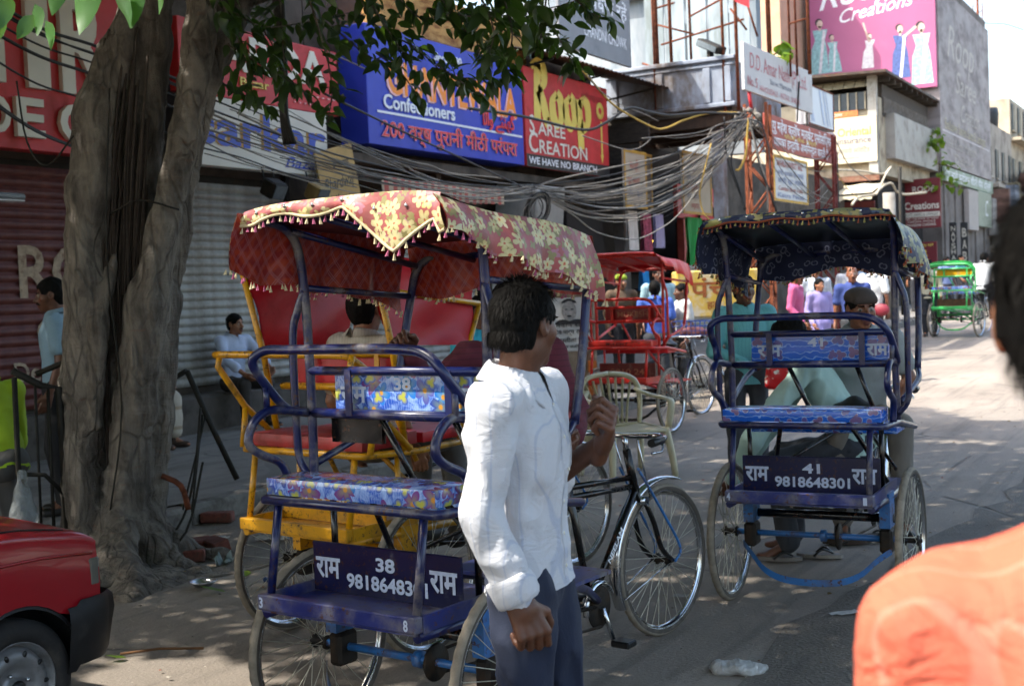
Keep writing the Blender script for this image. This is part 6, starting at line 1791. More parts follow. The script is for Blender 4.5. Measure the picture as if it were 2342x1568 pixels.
# ------------------------------------------------------------------ the street tree
def bark():
    t = NT('fig_bark'); o = t.coord()
    st = t.mapped(o, (1, 1, .28))
    a = t.noise(st, 9, 7, .65, .5); b = t.noise(o, 3, 5, .6); c = t.noise(t.mapped(o, (1, 1, 3.5)), 7, 4, .6)
    k = t.mix(t.step(a, .3, .7), srgb('#3a332c'), srgb('#7b7267'))
    k = t.mix(t.math('MULTIPLY', t.step(b, .55, .75), .5), k, srgb('#8a8277'))
    k = t.mix(t.math('MULTIPLY', t.step(c, .6, .75), .45), k, srgb('#6e4d3a'))
    ck = t.n('ShaderNodeTexVoronoi', feature='DISTANCE_TO_EDGE'); t.l(t.vmath('ADD', t.mapped(o, (1, 1, .35)), t.vmath('MULTIPLY', t.n('ShaderNodeTexNoise').outputs[1], (.3, .3, .3))), ck.inputs['Vector']); ck.inputs['Scale'].default_value = 9
    ckm = t.math('MULTIPLY', t.math('SUBTRACT', 1, t.step(ck.outputs[0], .0, .09)), t.step(b, .35, .6))
    k = t.mix(t.math('MULTIPLY', ckm, .35), k, srgb('#1d1814'))
    t.base(k); t.rough(.9)
    t.bump(t.math('ADD', t.math('SUBTRACT', t.math('MULTIPLY', a, 1.2), t.math('MULTIPLY', ckm, .45)), t.math('ADD', t.math('MULTIPLY', t.noise(t.mapped(o, (1, 1, 6)), 14, 4), .35), t.math('MULTIPLY', t.noise(st, 40, 4), .5))), 1.0, .03)
    return t.m
M_BARK = bark()
TREE = thing('street_tree', 'old fig tree with fused grey trunks and a wide leafy crown', 'tree', (-6.15, 5.3, 0), R(30))
f = Field(.02)
def limb(pts, k=.06):
    for a, b in zip(pts[:-1], pts[1:]):
        f.cone(a[:3], b[:3], a[3], b[3], k)
limb([(.04, .02, -.1, .21), (.03, .02, .5, .155), (.05, .0, 1.1, .135), (.115, -.02, 1.75, .135), (.155, -.01, 2.3, .14), (.2, .02, 2.75, .135), (.34, .08, 3.15, .12), (.6, .2, 3.7, .12), (.9, .4, 4.6, .1)])
limb([(.2, .15, -.1, .2), (.25, .15, 1.2, .15), (.38, .15, 2.2, .13), (.5, .18, 3.2, .14), (.6, .1, 4.2, .12)])
limb([(.27, -.03, -.1, .14), (.30, -.05, .5, .13), (.36, -.05, 1.0, .13), (.46, -.05, 1.6, .14), (.60, -.04, 2.1, .105), (.74, -.02, 2.6, .1), (.86, 0, 3.2, .095), (.93, 0, 3.9, .09), (1.1, -.2, 4.8, .08)])
limb([(.36, .1, .0, .1), (.47, .1, .9, .08), (.55, .1, 1.6, .075), (.64, .12, 2.1, .075), (.84, .2, 3.0, .1), (1.1, .28, 3.6, .11), (1.7, .35, 4.0, .09)])
limb([(.34, -.02, 1.0, .06), (.40, -.1, 1.3, .07), (.55, -.1, 1.9, .06)], .04)
limb([(.15, -.12, .9, .05), (.22, -.13, 1.5, .06), (.3, -.08, 1.9, .05)], .04)
limb([(.1, -.1, .9, .05), (.07, -.14, .4, .06), (.0, -.2, .0, .08)], .04)
for (x, y, r) in ((.5, -.9, .05), (.7, -.25, .07), (-.35, -.3, .06), (.55, .5, .06), (.2, -.7, .06), (.85, .1, .05)):
    limb([(.2 + x * .2, y * .2, .28, .09), (.15 + x * .5, y * .5, .1, .08), (.1 + x * .95, y, -.02, r)], .08)
f.ell((.42, -.42, -.03), (.42, .5, .1), .08)
trk = from_fields('trunk', [f.mesh(lambda P: .024 * vnoise(P * np.array((7, 7, 1.6)), 2) + .016 * np.abs(vnoise(P * np.array((16, 16, 3.2)), 5)) + .011 * np.abs(vnoise(P * np.array((30, 30, 9)), 6)) + .01 * vnoise(P * np.array((11, 11, 26)), 8) - .03 * np.maximum(0, vnoise(P * 4.2, 9) - .55))], M_BARK, TREE)
rb = MB()
rnd = random.Random(5)
for i in range(70):
    x = rnd.uniform(.16, .44); z1 = rnd.uniform(2.2, 3.3); z0 = z1 - rnd.uniform(.6, 2.2)
    y = -.02 - rnd.random() * .05
    rb.tube([(x + .12 * (z1 - 1.2) * .5, y + .05, z1), (x + .06 * (z1 + z0 - 2.4) * .3 + rnd.uniform(-.03, .03), y, (z0 + z1) / 2), (x + rnd.uniform(-.05, .05), y - rnd.uniform(0, .04), z0)], [.009, .007, .003], 4, 0, False, 3)
stuff(rb.build('aerial_roots', mat('root_brown', '#3a2f27', .9, 0, .3, 30, .3), TREE))
for i, pts in enumerate(([(.33, -.1, 2.9), (.28, -.16, 1.9), (.33, -.18, 1.0), (.22, -.2, .3)], [(-.3, .1, 3.0), (-.18, -.1, 2.6), (-.05, -.15, 2.45), (.12, -.16, 2.62)], [(.3, -.12, 2.15), (.5, -.2, 2.22), (.72, -.14, 2.16)])):
    tube(TREE, 'creeper', pts, .006, M_IRON, 4, 5)
# boughs
for pts in ([(.93, 0, 3.7, .09), (.7, -1.2, 4.9, .08), (.9, -3.0, 5.6, .05)], [(1.0, .25, 3.5, .1), (1.7, .32, 3.66, .06), (2.5, .4, 3.62, .035), (3.3, .45, 3.68, .02)], [(.9, .4, 4.4, .09), (2.5, 1.5, 5.2, .07), (5.5, 2.5, 5.6, .04)], [(1.0, -.1, 4.3, .08), (3.0, -1.5, 5.2, .06), (6.0, -2.5, 5.6, .03)], [(.6, .1, 4.2, .1), (-1.0, .6, 5.2, .07), (-2.5, .8, 5.8, .04)], [(.7, -1.2, 4.9, .06), (1.4, -3.4, 4.0, .03), (1.65, -4.62, 2.75, .008)]):
    mb = MB(); mb.tube([p[:3] for p in pts], [p[3] for p in pts], 7, 0, False, 5); mb.build('bough', M_BARK, TREE)
def leafmat(name, c1, c2, tr):
    t = NT(name); o = t.coord('Object')
    k = t.mix(t.n('ShaderNodeObjectInfo').outputs['Random'], srgb(c1), srgb(c2))
    k = t.mix(t.math('MULTIPLY', t.noise(o, 18, 3), .35), k, srgb('#141d08'))
    t.base(k); t.rough(.38)
    out = t.t.nodes['Material Output']
    tl = t.n('ShaderNodeBsdfTranslucent'); t.l(t.mix(.5, k, srgb('#7fae2c')), tl.inputs[0])
    mx = t.n('ShaderNodeMixShader'); mx.inputs[0].default_value = tr
    t.l(t.b.outputs[0], mx.inputs[1]); t.l(tl.outputs[0], mx.inputs[2]); t.l(mx.outputs[0], out.inputs[0])
    return t.m
M_LEAF = leafmat('fig_leaf', '#24381a', '#3d5526', .3)
M_LEAFY = leafmat('young_leaf', '#5f7a26', '#8aa034', .4)
def leaf_mesh(L, W, m, bend=.2, seed=0):
    rn = random.Random(seed); V = []; F = []
    n = 5
    for i in range(n + 1):
        v = i / n; w = W * (math.sin(math.pi * v ** .75) ** .9) * (1 if v < .99 else 0); z = -bend * L * v * v
        V += [(-w, L * v, z + .22 * w + rn.uniform(-.002, .002)), (0, L * v, z), (w, L * v, z + .22 * w + rn.uniform(-.002, .002))]
    for i in range(n):
        a = i * 3
        F += [(a, a + 1, a + 4, a + 3), (a + 1, a + 2, a + 5, a + 4)]
    mb = MB(); mb.add(V, F, 0, True)
    return mb.mesh('leaf', m)
LM = [leaf_mesh(L, W, M_LEAF, b, i) for i, (L, W, b) in enumerate(((.105, .026, .2), (.12, .03, .35), (.09, .024, .1), (.125, .028, .5)))]
TW = [[(1.02, -.16, 3.43), (1.09, -.06, 3.2), (1.14, .04, 3.03), (1.09, .14, 2.84)], [(1.02, .02, 3.16), (1.21, .12, 3.04), (1.4, .22, 2.92), (1.54, .32, 2.76)], [(.78, .7, 3.08), (.95, .8, 2.97), (1.11, .9, 2.89)], [(1.28, .43, 3.57), (1.27, .53, 3.2), (1.26, .63, 2.93)], [(1.54, -.15, 3.42), (1.61, -.05, 3.13), (1.64, .05, 2.88), (1.59, .15, 2.68)], [(1.8, .25, 3.5), (1.89, .35, 3.31), (2.13, .45, 3.18), (2.32, .55, 3.02), (2.54, .65, 3.0), (2.68, .75, 3.01)], [(1.89, .31, 3.13), (2.04, .41, 3.01), (2.14, .51, 2.85)], [(2.29, -.07, 2.97), (2.44, .03, 2.87), (2.6, .13, 2.75)], [(2.28, .62, 3.57), (2.41, .72, 3.36), (2.6, .82, 3.26), (2.77, .92, 3.07)], [(2.7, -.13, 3.38), (2.75, -.03, 3.14), (2.71, .07, 2.97), (2.76, .17, 2.91)], [(2.84, .2, 3.45), (3.0, .3, 3.25), (3.11, .4, 3.08), (3.14, .5, 3.02)], [(3.12, .36, 3.48), (3.26, .46, 3.36), (3.44, .56, 3.32)], [(2.98, .25, 3.46), (2.95, .35, 3.26), (2.92, .45, 3.15)], [(2.01, .44, 3.54), (2.16, .54, 3.39), (2.39, .64, 3.43), (2.7, .74, 3.47)], [(1.58, .62, 3.37), (1.76, .72, 3.22), (1.95, .82, 3.11)], [(2.49, .88, 3.39), (2.54, .98, 3.21)], [(1.02, .08, 3.39), (1.21, .18, 3.29), (1.46, .28, 3.33), (1.73, .38, 3.4)], [(2.22, .51, 3.44), (2.56, .61, 3.39), (2.99, .71, 3.45), (3.29, .81, 3.55)], [(.97, .57, 3.58), (1.17, .67, 3.29), (1.2, .77, 3.04)], [(1.87, .09, 3.43), (2.02, .19, 3.18), (2.08, .29, 3.09)], [(2.57, -.26, 3.33), (2.64, -.16, 3.14), (2.58, -.06, 2.96)], [(2.79, .9, 3.56), (2.91, 1.0, 3.4), (3.06, 1.1, 3.3)]]
rnd = random.Random(11)
spots = []
for tw in TW:
    tube(TREE, 'twig', tw, [.007, .005, .003], M_BARK, 4, 5)
    P = crom(tw, 5)
    for i, p in enumerate(P):
        for _ in range(2 if i % 2 else 1):
            d = P[min(i + 1, len(P) - 1)] - P[max(0, i - 1)]
            spots.append((p, math.atan2(d[1], d[0]) - math.pi / 2 + rnd.choice((-1, 1)) * rnd.uniform(.4, 1.5), rnd.uniform(-1.25, .1)))
rnd.shuffle(spots)
extra_twigs = MB()
for k, (p, a, tl) in enumerate(spots + [(p + np.array((rnd.uniform(-.09, .09), rnd.uniform(-.25, .25), rnd.uniform(-.02, .2))), a + rnd.uniform(-2, 2), tl) for (p, a, tl) in spots]):
    s = rnd.uniform(.75, 1.25)
    if k >= 290:                                        # the rest of the leaves in one mesh
        M_ = Matrix.Translation(p) @ Euler((tl, rnd.uniform(-.7, .7), a)).to_matrix().to_4x4() @ Matrix.Scale(s, 4)
        me = LM[k % 4]
        extra_twigs.add([M_ @ v.co for v in me.vertices], [tuple(q.vertices) for q in me.polygons], 0, True)
        continue
    o = link('leaf', LM[k % 4], TREE, tuple(p + np.array((rnd.uniform(-.02, .02),) * 3)), (tl, rnd.uniform(-.7, .7), a)); o.scale = (s, s, s)
stuff(extra_twigs.build('foliage', M_LEAF, TREE, uv=False))
# near leaves dangling close to the camera on the left
NL = leaf_mesh(.11, .026, leafmat('near_leaf', '#3d6a30', '#568a40', .35), .25, 9)
for k, (x, y, z, tl, rl, a, s) in enumerate(((1.52, -4.66, 2.335, -1.35, .3, .5, .8), (1.57, -4.64, 2.315, -1.5, -.2, -.4, .75), (1.64, -4.66, 2.375, -1.45, .2, .1, .9), (1.71, -4.67, 2.375, -1.5, .1, -.2, 1.35), (1.755, -4.65, 2.36, -1.2, -.5, -.9, 1.25), (1.815, -4.66, 2.35, -1.35, .1, -.3, .95), (1.86, -4.64, 2.37, -1.1, .3, -.8, .8), (1.58, -4.68, 2.28, -1.5, .6, .6, .7), (1.60, -4.66, 2.27, -1.4, -.3, -.6, .7), (1.50, -4.65, 2.30, -1.3, .3, .9, .8))):
    o = link('leaf', NL, TREE, (x, y, z), (tl, rl, a)); o.scale = (s,) * 3
# the crown overhead, out of the picture: shades the near street, with gaps cut to drop sun on the two near men, a canopy and the road
def crown():
    rng = np.random.default_rng(21)
    N = 225000
    S = np.array(SUN)
    g = np.stack([rng.uniform(-10.5, 5.5, N), rng.uniform(-5, 15.2, N)], 1)
    z = rng.uniform(4.7, 7.6, N)
    p = np.stack([g[:, 0] + S[0] / S[2] * z, g[:, 1] + S[1] / S[2] * z, z], 1)
    q = np.stack([g[:, 0], g[:, 1], np.zeros(N)], 1)
    m = vnoise(q * 1.1, 3) + .7 * vnoise(q * 2.6, 4) + .45 * vnoise(q * 6.0, 6)
    keep = m > -1.55
    edge = 14.3 + .7 * vnoise(q * .9, 8)
    keep &= g[:, 1] < edge
    for (hx, hy, rx, ry) in ((-.88, 3.36, .62, .5), (-1.4, 4.18, .75, .3), (-3.95, 3.85, .55, .33), (.68, 1.88, .95, .8), (-2.95, 4.0, .16, .12), (-3.3, 4.35, .13, .1), (-2.3, 6.4, .16, .1), (-2.9, 7.9, .22, .1), (-1.0, 9.8, .3, .1), (-.6, 11.2, .35, .1), (-3.8, 10.6, .3, .12), (-2.2, 12.2, .4, .14)):
        w = .2 * vnoise(q * 4, 12)
        keep &= ((g[:, 0] - hx) / rx) ** 2 + ((g[:, 1] - hy) / ry) ** 2 > 1 + w * 2
    # stay above the picture's upper edge
    F = np.array((-.5, .8660254, 0)); Rr = np.array((.8660254, .5, 0))
    c = p - np.array((0, 0, CAMH)); dd = c @ F; el = c[:, 2] / np.maximum(dd, .05); lat = np.abs(c @ Rr) / np.maximum(dd, .05)
    keep &= (dd < .3) | (el > .255) | (lat > .5)
    p = p[keep]; n = len(p)
    L = rng.uniform(.10, .16, n); W = L * .36
    a = rng.uniform(0, 2 * np.pi, n); tl = rng.uniform(-.7, .7, n)
    d = np.stack([np.cos(a) * np.cos(tl), np.sin(a) * np.cos(tl), np.sin(tl)], 1)
    s = np.cross(d, rng.normal(size=(n, 3)) * .45 + np.array((0, 0, 1.))); s /= np.linalg.norm(s, axis=1)[:, None]
    V = np.stack([p, p + d * L[:, None] * .45 + s * W[:, None], p + d * L[:, None], p + d * L[:, None] * .45 - s * W[:, None]], 1).reshape(-1, 3)
    V = (V - np.array((-6.15, 5.3, 0))) @ np.array(Matrix.Rotation(R(30), 3, 'Z'))
    Q = np.arange(4 * n).reshape(-1, 4)
    return V, Q, np.zeros(n, int)
stuff(from_fields('crown', [crown()], leafmat('crown_leaf', '#2b4218', '#3d5a22', .25), TREE))
# ------------------------------------------------------------------ overhead wires
WIRES = [(0,.014,[(-7.84,6.1,3.89),(-7.91,6.69,3.75),(-7.93,7.31,3.69),(-7.87,8.39,3.47)]),(0,.009,[(-7.84,6.1,3.83),(-7.92,6.69,3.7),(-7.94,7.3,3.63),(-7.88,8.38,3.42)]),(0,.009,[(-7.85,6.09,3.75),(-7.92,6.67,3.62),(-7.96,7.28,3.56),(-7.91,8.36,3.34)]),(0,.014,[(-7.85,6.09,3.67),(-7.93,6.66,3.54),(-7.97,7.26,3.47),(-7.93,8.35,3.24)]),(0,.009,[(-7.84,6.1,3.84),(-7.85,6.8,3.66),(-7.79,7.54,3.54),(-7.61,8.54,3.29)]),(0,.009,[(-7.86,6.09,3.48),(-7.95,6.64,3.33),(-7.99,7.22,3.26),(-7.98,8.33,3.01)]),(0,.014,[(-7.87,6.08,3.18),(-7.98,6.59,2.99),(-8.05,7.13,2.87),(-8.08,8.27,2.59)]),(0,.009,[(-7.87,6.08,3.16),(-7.97,6.61,2.97),(-8.03,7.16,2.85),(-8.05,8.29,2.56)]),(1,.011,[(-7.6,8.08,3.24),(-7.98,9.24,3.17),(-8.28,10.51,3.07),(-8.48,11.95,3.04),(-8.55,13.14,3.01),(-8.5,15.42,3.0)]),(1,.009,[(-7.6,8.08,3.2),(-7.98,9.24,3.13),(-8.29,10.57,3.03),(-8.48,11.94,3.0),(-8.56,13.14,2.98),(-8.5,15.42,3.0)]),(1,.007,[(-7.63,8.06,2.99),(-8.04,9.08,2.91),(-8.41,10.28,2.89),(-8.73,11.7,2.87)]),(0,.008,[(-7.64,8.06,2.93),(-7.91,8.84,2.93),(-8.15,9.65,2.88),(-8.4,10.74,2.82)]),(1,.008,[(-7.25,8.28,3.32),(-7.64,9.38,3.3),(-7.94,10.44,3.23),(-8.21,11.72,3.1),(-8.35,12.67,2.98),(-8.5,15.42,3.0)]),(1,.01,[(-8.31,10.67,3.37),(-8.47,11.81,3.23),(-8.53,12.47,3.13),(-8.56,13.12,3.01),(-8.5,15.42,3.0)]),(0,.013,[(-7.83,10.03,3.64),(-8.1,11.18,3.56),(-8.29,12.3,3.45),(-8.39,13.07,3.37),(-8.48,14.32,3.19),(-8.5,15.42,3.0)]),(1,.008,[(-7.79,10.05,4.05),(-8.11,10.82,4.11),(-8.4,11.55,4.15)]),(1,.009,[(-8.31,11.37,3.26),(-8.44,12.44,3.19),(-8.48,12.87,3.18),(-8.51,13.43,3.12),(-8.52,14.69,3.13),(-8.5,15.42,3.0)]),(1,.012,[(-8.2,12.01,3.05),(-8.38,13.05,2.97),(-8.51,14.13,2.95),(-8.59,15.36,2.98)]),(1,.013,[(-8.5,15.42,3.0),(-8.4,15.81,3.15),(-8.12,16.87,3.36),(-7.63,18.45,3.66),(-7.5,18.81,3.81),(-7.19,19.65,4.11),(-6.97,20.23,4.33)]),(1,.009,[(-8.5,15.42,3.0),(-8.38,15.93,3.05),(-8.04,17.18,3.23),(-7.64,18.45,3.52),(-7.51,18.81,3.65),(-7.18,19.69,4.04),(-6.97,20.23,4.33)]),(2,.011,[(-8.5,15.42,3.0),(-8.38,15.93,3.01),(-8.14,16.86,3.0),(-7.64,18.44,3.34),(-7.49,18.88,3.54),(-7.18,19.69,3.95),(-6.97,20.23,4.33)]),(1,.014,[(-8.5,15.42,3.0),(-8.38,15.93,2.95),(-8.09,17.02,2.98),(-7.74,18.15,3.19),(-7.63,18.48,3.34),(-7.27,19.48,3.75),(-6.97,20.23,4.33)]),(2,.008,[(-8.5,15.42,3.0),(-8.38,15.93,2.92),(-8.14,16.86,2.92),(-7.85,17.82,3.07),(-7.69,18.31,3.2),(-7.33,19.31,3.58),(-6.97,20.23,4.33)]),(1,.009,[(-8.5,15.42,3.0),(-8.38,15.93,2.87),(-8.23,16.55,2.75),(-7.96,17.5,2.82),(-7.75,18.14,3.01),(-7.4,19.14,3.41),(-6.97,20.23,4.33)]),(2,.012,[(-8.5,15.42,3.0),(-8.38,15.93,2.85),(-8.23,16.54,2.67),(-7.96,17.49,2.66),(-7.86,17.81,2.71),(-7.52,18.8,3.16),(-7.29,19.41,3.63),(-6.97,20.23,4.33)]),(2,.009,[(-8.5,15.42,3.0),(-8.39,15.9,2.83),(-8.3,16.29,2.69),(-8.17,16.81,2.44),(-7.94,17.6,2.34),(-7.73,18.23,2.53),(-7.58,18.65,2.78),(-7.4,19.15,3.25),(-6.97,20.23,4.33)]),(0,.022,[(-8.64,14.06,4.02),(-8.46,15.22,4.01),(-8.19,16.48,3.92),(-8.05,17.03,4.08),(-7.91,17.52,4.32),(-7.77,18.02,4.29),(-7.63,18.49,4.28),(-7.39,19.21,4.37),(-7.04,20.18,4.41)]),(3,.016,[(-8.13,16.32,4.8),(-8.07,16.62,4.62),(-7.97,17.13,4.32),(-7.76,17.99,4.07),(-7.67,18.34,4.07),(-7.53,18.8,4.23),(-7.34,19.41,4.38),(-7.11,20.15,4.44)]),(1,.008,[(-8.02,16.38,4.67),(-8.01,16.74,4.5),(-7.98,17.41,4.36),(-7.92,18.09,4.29),(-7.88,18.55,4.22)]),(1,.009,[(-8.03,16.15,3.79),(-7.82,17.28,3.66),(-7.7,17.82,3.86),(-7.74,17.64,3.86),(-7.42,18.93,4.02),(-7.23,19.57,4.2),(-7.05,20.18,4.39)]),(0,.02,[(-6.84,19.84,4.28),(-6.76,19.89,3.95),(-6.69,19.93,3.47),(-6.57,19.99,3.11),(-6.48,20.05,2.75)]),(1,.016,[(-6.84,19.84,4.28),(-6.79,19.86,4.07),(-6.7,19.92,3.59),(-6.61,19.97,3.23),(-6.6,19.98,2.75)]),(0,.015,[(-6.84,19.84,4.28),(-6.96,19.77,4.08),(-7.1,19.69,3.61),(-6.99,19.75,3.13),(-6.93,19.78,2.79)]),(3,.02,[(-6.84,19.84,4.28),(-6.86,19.83,4.07),(-6.89,19.81,3.72),(-6.98,19.76,3.48),(-7.04,19.72,3.46)]),(0,.012,[(-6.84,19.84,4.28),(-6.67,19.94,4.18),(-6.57,19.99,3.82),(-6.54,20.01,3.35)]),(0,.012,[(-7.18,19.64,4.33),(-7.17,19.65,3.85),(-7.12,19.68,3.49),(-6.91,19.8,2.81)]),(1,.01,[(-6.84,19.84,4.28),(-7.29,19.58,4.19),(-7.46,19.48,3.96),(-7.76,19.31,3.61)]),(3,.012,[(-7.16,18.96,3.84),(-7.26,18.91,3.45),(-7.34,18.86,3.06),(-7.3,18.88,2.76),(-7.2,18.94,2.61)]),(4,.035,[(-8.67,33.1,3.56),(-8.63,33.69,3.78),(-8.53,34.88,3.91),(-8.45,35.72,4.19),(-8.38,36.38,4.28),(-8.34,36.8,4.07),(-8.26,37.53,4.02),(-8.03,39.24,4.15)]),(4,.03,[(-9.29,33.9,4.58),(-8.94,35.16,4.6),(-8.61,36.28,4.56),(-8.49,36.66,4.74)]),(4,.025,[(-8.35,34.44,3.87),(-8.42,35.79,4.47),(-8.46,36.69,4.78)]),(1,.012,[(-7.09,25.93,4.48),(-7.72,29.42,4.23),(-8.48,34.37,4.23)]),(3,.012,[(-7.1,25.92,3.85),(-7.89,29.78,3.75),(-8.53,33.18,3.75)]),(0,.02,[(-10.33,63.32,13.72),(-10.03,63.49,13.5),(-9.31,63.9,13.44),(-8.49,64.38,13.12)]),(1,.015,[(-10.17,65.72,11.61),(-9.34,65.03,10.93),(-8.55,64.35,10.34)])]
WMAT = [mat('wire_black', '#1c1b1a', .6, 0, .2, 20, .1), mat('wire_dusty', '#6f6a63', .8, 0, .2, 12, .1), mat('wire_pale', '#8b8780', .8, 0, .2, 12, .1), mat('wire_yellow', '#a98a3c', .7, 0, .2, 12, .1), mat('rope_pale', '#b0a590', .9, 0, .2, 12, .2)]
WLAB = [('black overhead wire sagging between the shop signs', 'black overhead wires'), ('dusty grey overhead wire in the sagging bundle', 'dusty grey overhead wires'), ('pale grey overhead wire drooping to the lattice pole', 'pale drooping wires'), ('dull yellow cable slung near the lattice pole', 'yellow cables'), ('thick pale rope looped above the far shops', 'pale ropes')]
for c, r, pts in WIRES:
    mb = MB(); mb.tube(pts, r, 5, 0, False, 6)
    tag(mb.build('overhead_wire', WMAT[c], uv=False), WLAB[c][0], 'wire', WLAB[c][1])
rnd = random.Random(6)
Jp, Kp, Lp = np.array((-8.5, 15.42, 3.0)), np.array((-6.97, 20.23, 4.33)), np.array((-6.98, 24.7, 4.0))
for k in range(58):
    k, kk = k % 34, k
    if k < 12:
        a, b = Jp + [rnd.uniform(-.1, .1) for _ in range(3)], Kp + [rnd.uniform(-.12, .12) for _ in range(3)]; sg = rnd.uniform(.25, 1.0)
    elif k < 20:
        a, b = np.array((-7.9, rnd.uniform(8, 9.4), rnd.uniform(2.9, 3.6))), Jp + [rnd.uniform(-.1, .1) for _ in range(3)]; sg = rnd.uniform(.1, .35)
    elif k < 27:
        a, b = Kp + [rnd.uniform(-.1, .1) for _ in range(3)], np.array((-9.9, rnd.uniform(21, 24.5), rnd.uniform(2.9, 4.6))); sg = rnd.uniform(.15, .6)
    else:
        a, b = Kp + [rnd.uniform(-.15, .15) for _ in range(3)], Lp + [rnd.uniform(-.1, .1), rnd.uniform(-.2, .2), rnd.uniform(-1.2, .1)]; sg = rnd.uniform(.2, .8)
    c = (1, 2, 0, 1)[k % 4]
    P = [a + (b - a) * u - np.array((0, 0, sg * 4 * u * (1 - u) * (1 + .3 * (u - .5)))) + np.array([rnd.uniform(-.02, .02) for _ in range(3)]) * (0 < u < 1) for u in np.linspace(0, 1, 7)]
    mb = MB(); mb.tube(P, rnd.choice((.006, .008, .011)) if kk < 34 else .005, 5, 0, False, 5)
    tag(mb.build('overhead_wire', WMAT[c], uv=False), WLAB[c][0], 'wire', WLAB[c][1])
f = Field(.02)
for k in range(16):
    f.ell((-6.96 + rnd.uniform(-.16, .16), 20.3 + rnd.uniform(-.2, .25), 4.3 + rnd.uniform(-.16, .2)), (rnd.uniform(.03, .07), rnd.uniform(.04, .1), rnd.uniform(.03, .08)), .02)
tag(from_fields('cable_knot', [f.mesh(lambda P: .02 * vnoise(P * 24, 3))], WMAT[1]), 'dusty knot of cables lashed to the top of the orange lattice pole', 'cable')
t = thing('cable_coil', 'tangled coil of spare cable hanging from the wire junction', 'cable', (-8.43, 15.45, 2.8))
rnd = random.Random(2)
for k in range(8):
    mb = MB(); rr = rnd.uniform(.1, .19); c0 = rnd.uniform(-.03, .03)
    mb.tube([(rr * .6 * math.cos(a) * .8 + c0 + .3 * rr * math.sin(a) * rnd.uniform(.8, 1.2), rr * math.cos(a) * .9, rr * 1.25 * math.sin(a) - .05) for a in np.linspace(0, 2 * math.pi, 13)[:-1]], .009, 5, 0, True, 3)
    mb.build('cable_loop', WMAT[k % 3 if k % 3 < 2 else 0], t)
for k in range(5):
    tube(t, 'cable_tail', [(0, 0, .12), (rnd.uniform(-.1, .1), rnd.uniform(-.3, .1), -.1), (rnd.uniform(-.1, .1), rnd.uniform(-.45, .05), -rnd.uniform(.25, .5))], .006, WMAT[1], 4, 5)
mb = MB(); mb.ell((0, 0, .16), (.06, .08, .07)); mb.build('binding', WMAT[2], t)
t = thing('cable_drop', 'thick black cable bunch hanging in front of the PARDA sign', 'cable', (-6.24, 7.48, 3.0))
for k in range(4):
    tube(t, 'cable_strand', [(.03 * k - .05, 0, 1.2), (.02 * k - .03, .01, .4), (.015 * k - .02, 0, 0), (.03 * k, 0, -.22)], .018, WMAT[0], 4, 6)

# ------------------------------------------------------------------ red hatchback, front corner in view (drives towards +Y)
P_CAR = mat('car_red', '#9c1420', .3, 0, .06, 2, .02, .35, '#7e5a56', 2.2, coat=.5)
M_PLAS = mat('bumper_black', '#1b1c1e', .55, 0, .2, 6, .12, .3, '#4a4743', 7)
CAR = thing('red_car', 'dusty red hatchback parked at the kerb, front corner in view', 'car', (-3.72, 2.91, 0))
def car_section(y, w, zb, zt, crown, arch):
    """half-rounded cross-section from the near sill over the bonnet to the far side"""
    pts = []
    z0 = max(zb, arch)
    n = 7
    for i in range(n):
        u = i / (n - 1); z = z0 + (zt - .035 - z0) * u
        pts.append((-.02 * (1 - math.sin(math.pi * min(1, .25 + u * .6))) - .004 * (u > .8), y, z))
    pts += [(-.012, y, zt - .018), (-.035, y, zt - .004), (-.075, y, zt + .002)]
    for i in range(1, 9):
        u = i / 8; pts.append((-.075 - (w - .15) * u, y, zt + .002 + crown * math.sin(math.pi * u)))
    pts += [(-w + .02, y, zt - .03), (-w, y, z0)]
    return pts
P = []
for k in range(41):
    y = -1.5 + 1.86 * k / 40
    zt = .835 - .02 * max(0, y + .1) - .30 * max(0, y - .05) ** 1.25 if y > -1.2 else .835
    zt = .84 - .055 * max(0, y + .6) - .12 * max(0, y) ** 1.2 - (3.2 * (y - .28) ** 2 if y > .28 else 0)
    d = .275 ** 2 - (y + .0) ** 2
    arch = .27 + math.sqrt(d) if d > 0 else .0
    P.append(car_section(y, 1.4, .2 if y < .22 else .47, zt, .035, arch))
mb = MB(); mb.grid([list(r) for r in zip(*P)]); mb.build('body', P_CAR, CAR)
# front face, cabin, bumper, lamp
mb = MB(); mb.box(-1.38, -.03, .34, .37, .42, .665, bev=.02); mb.build('front_panel', P_CAR, CAR)
mb = MB(); mb.box(-1.36, -.04, -2.9, -1.2, .3, .86, bev=.06); mb.build('cabin_side', P_CAR, CAR)
mb = MB(); mb.add([(-.08, -1.05, .86), (-1.32, -1.05, .86), (-1.22, -1.75, 1.33), (-.18, -1.75, 1.33), (-.18, -2.9, 1.36), (-1.22, -2.9, 1.36), (-.06, -2.9, .86), (-1.34, -2.9, .86)], [(0, 1, 2, 3), (3, 2, 5, 4), (0, 3, 4, 6), (1, 7, 5, 2)]); mb.build('glasshouse', mat('car_glass', '#20262a', .06, 0, .05), CAR)
pts = crom([(.004, .20, 0), (.008, .30, 0), (-.02, .40, 0), (-.12, .445, 0), (-.7, .47, 0), (-1.28, .445, 0), (-1.40, .36, 0)], 5)
prof = [(0, .515), (.012, .50), (.016, .45), (.006, .38), (-.004, .30), (-.02, .27)]
mb = MB(); mb.grid([[(p[0] + (d if i < 18 else 0), p[1] + (d if i >= 12 else 0), z - (.02 if i < 3 else 0)) for i, p in enumerate(pts)] for d, z in prof][::-1]); mb.build('bumper', M_PLAS, CAR)
mb = MB(); mb.box(-.30, -.002, .335, .372, .545, .66, bev=.012); h = mb.build('headlight', mat('lamp_lens', '#8d8f8c', .12, 0, .15, 20), CAR)
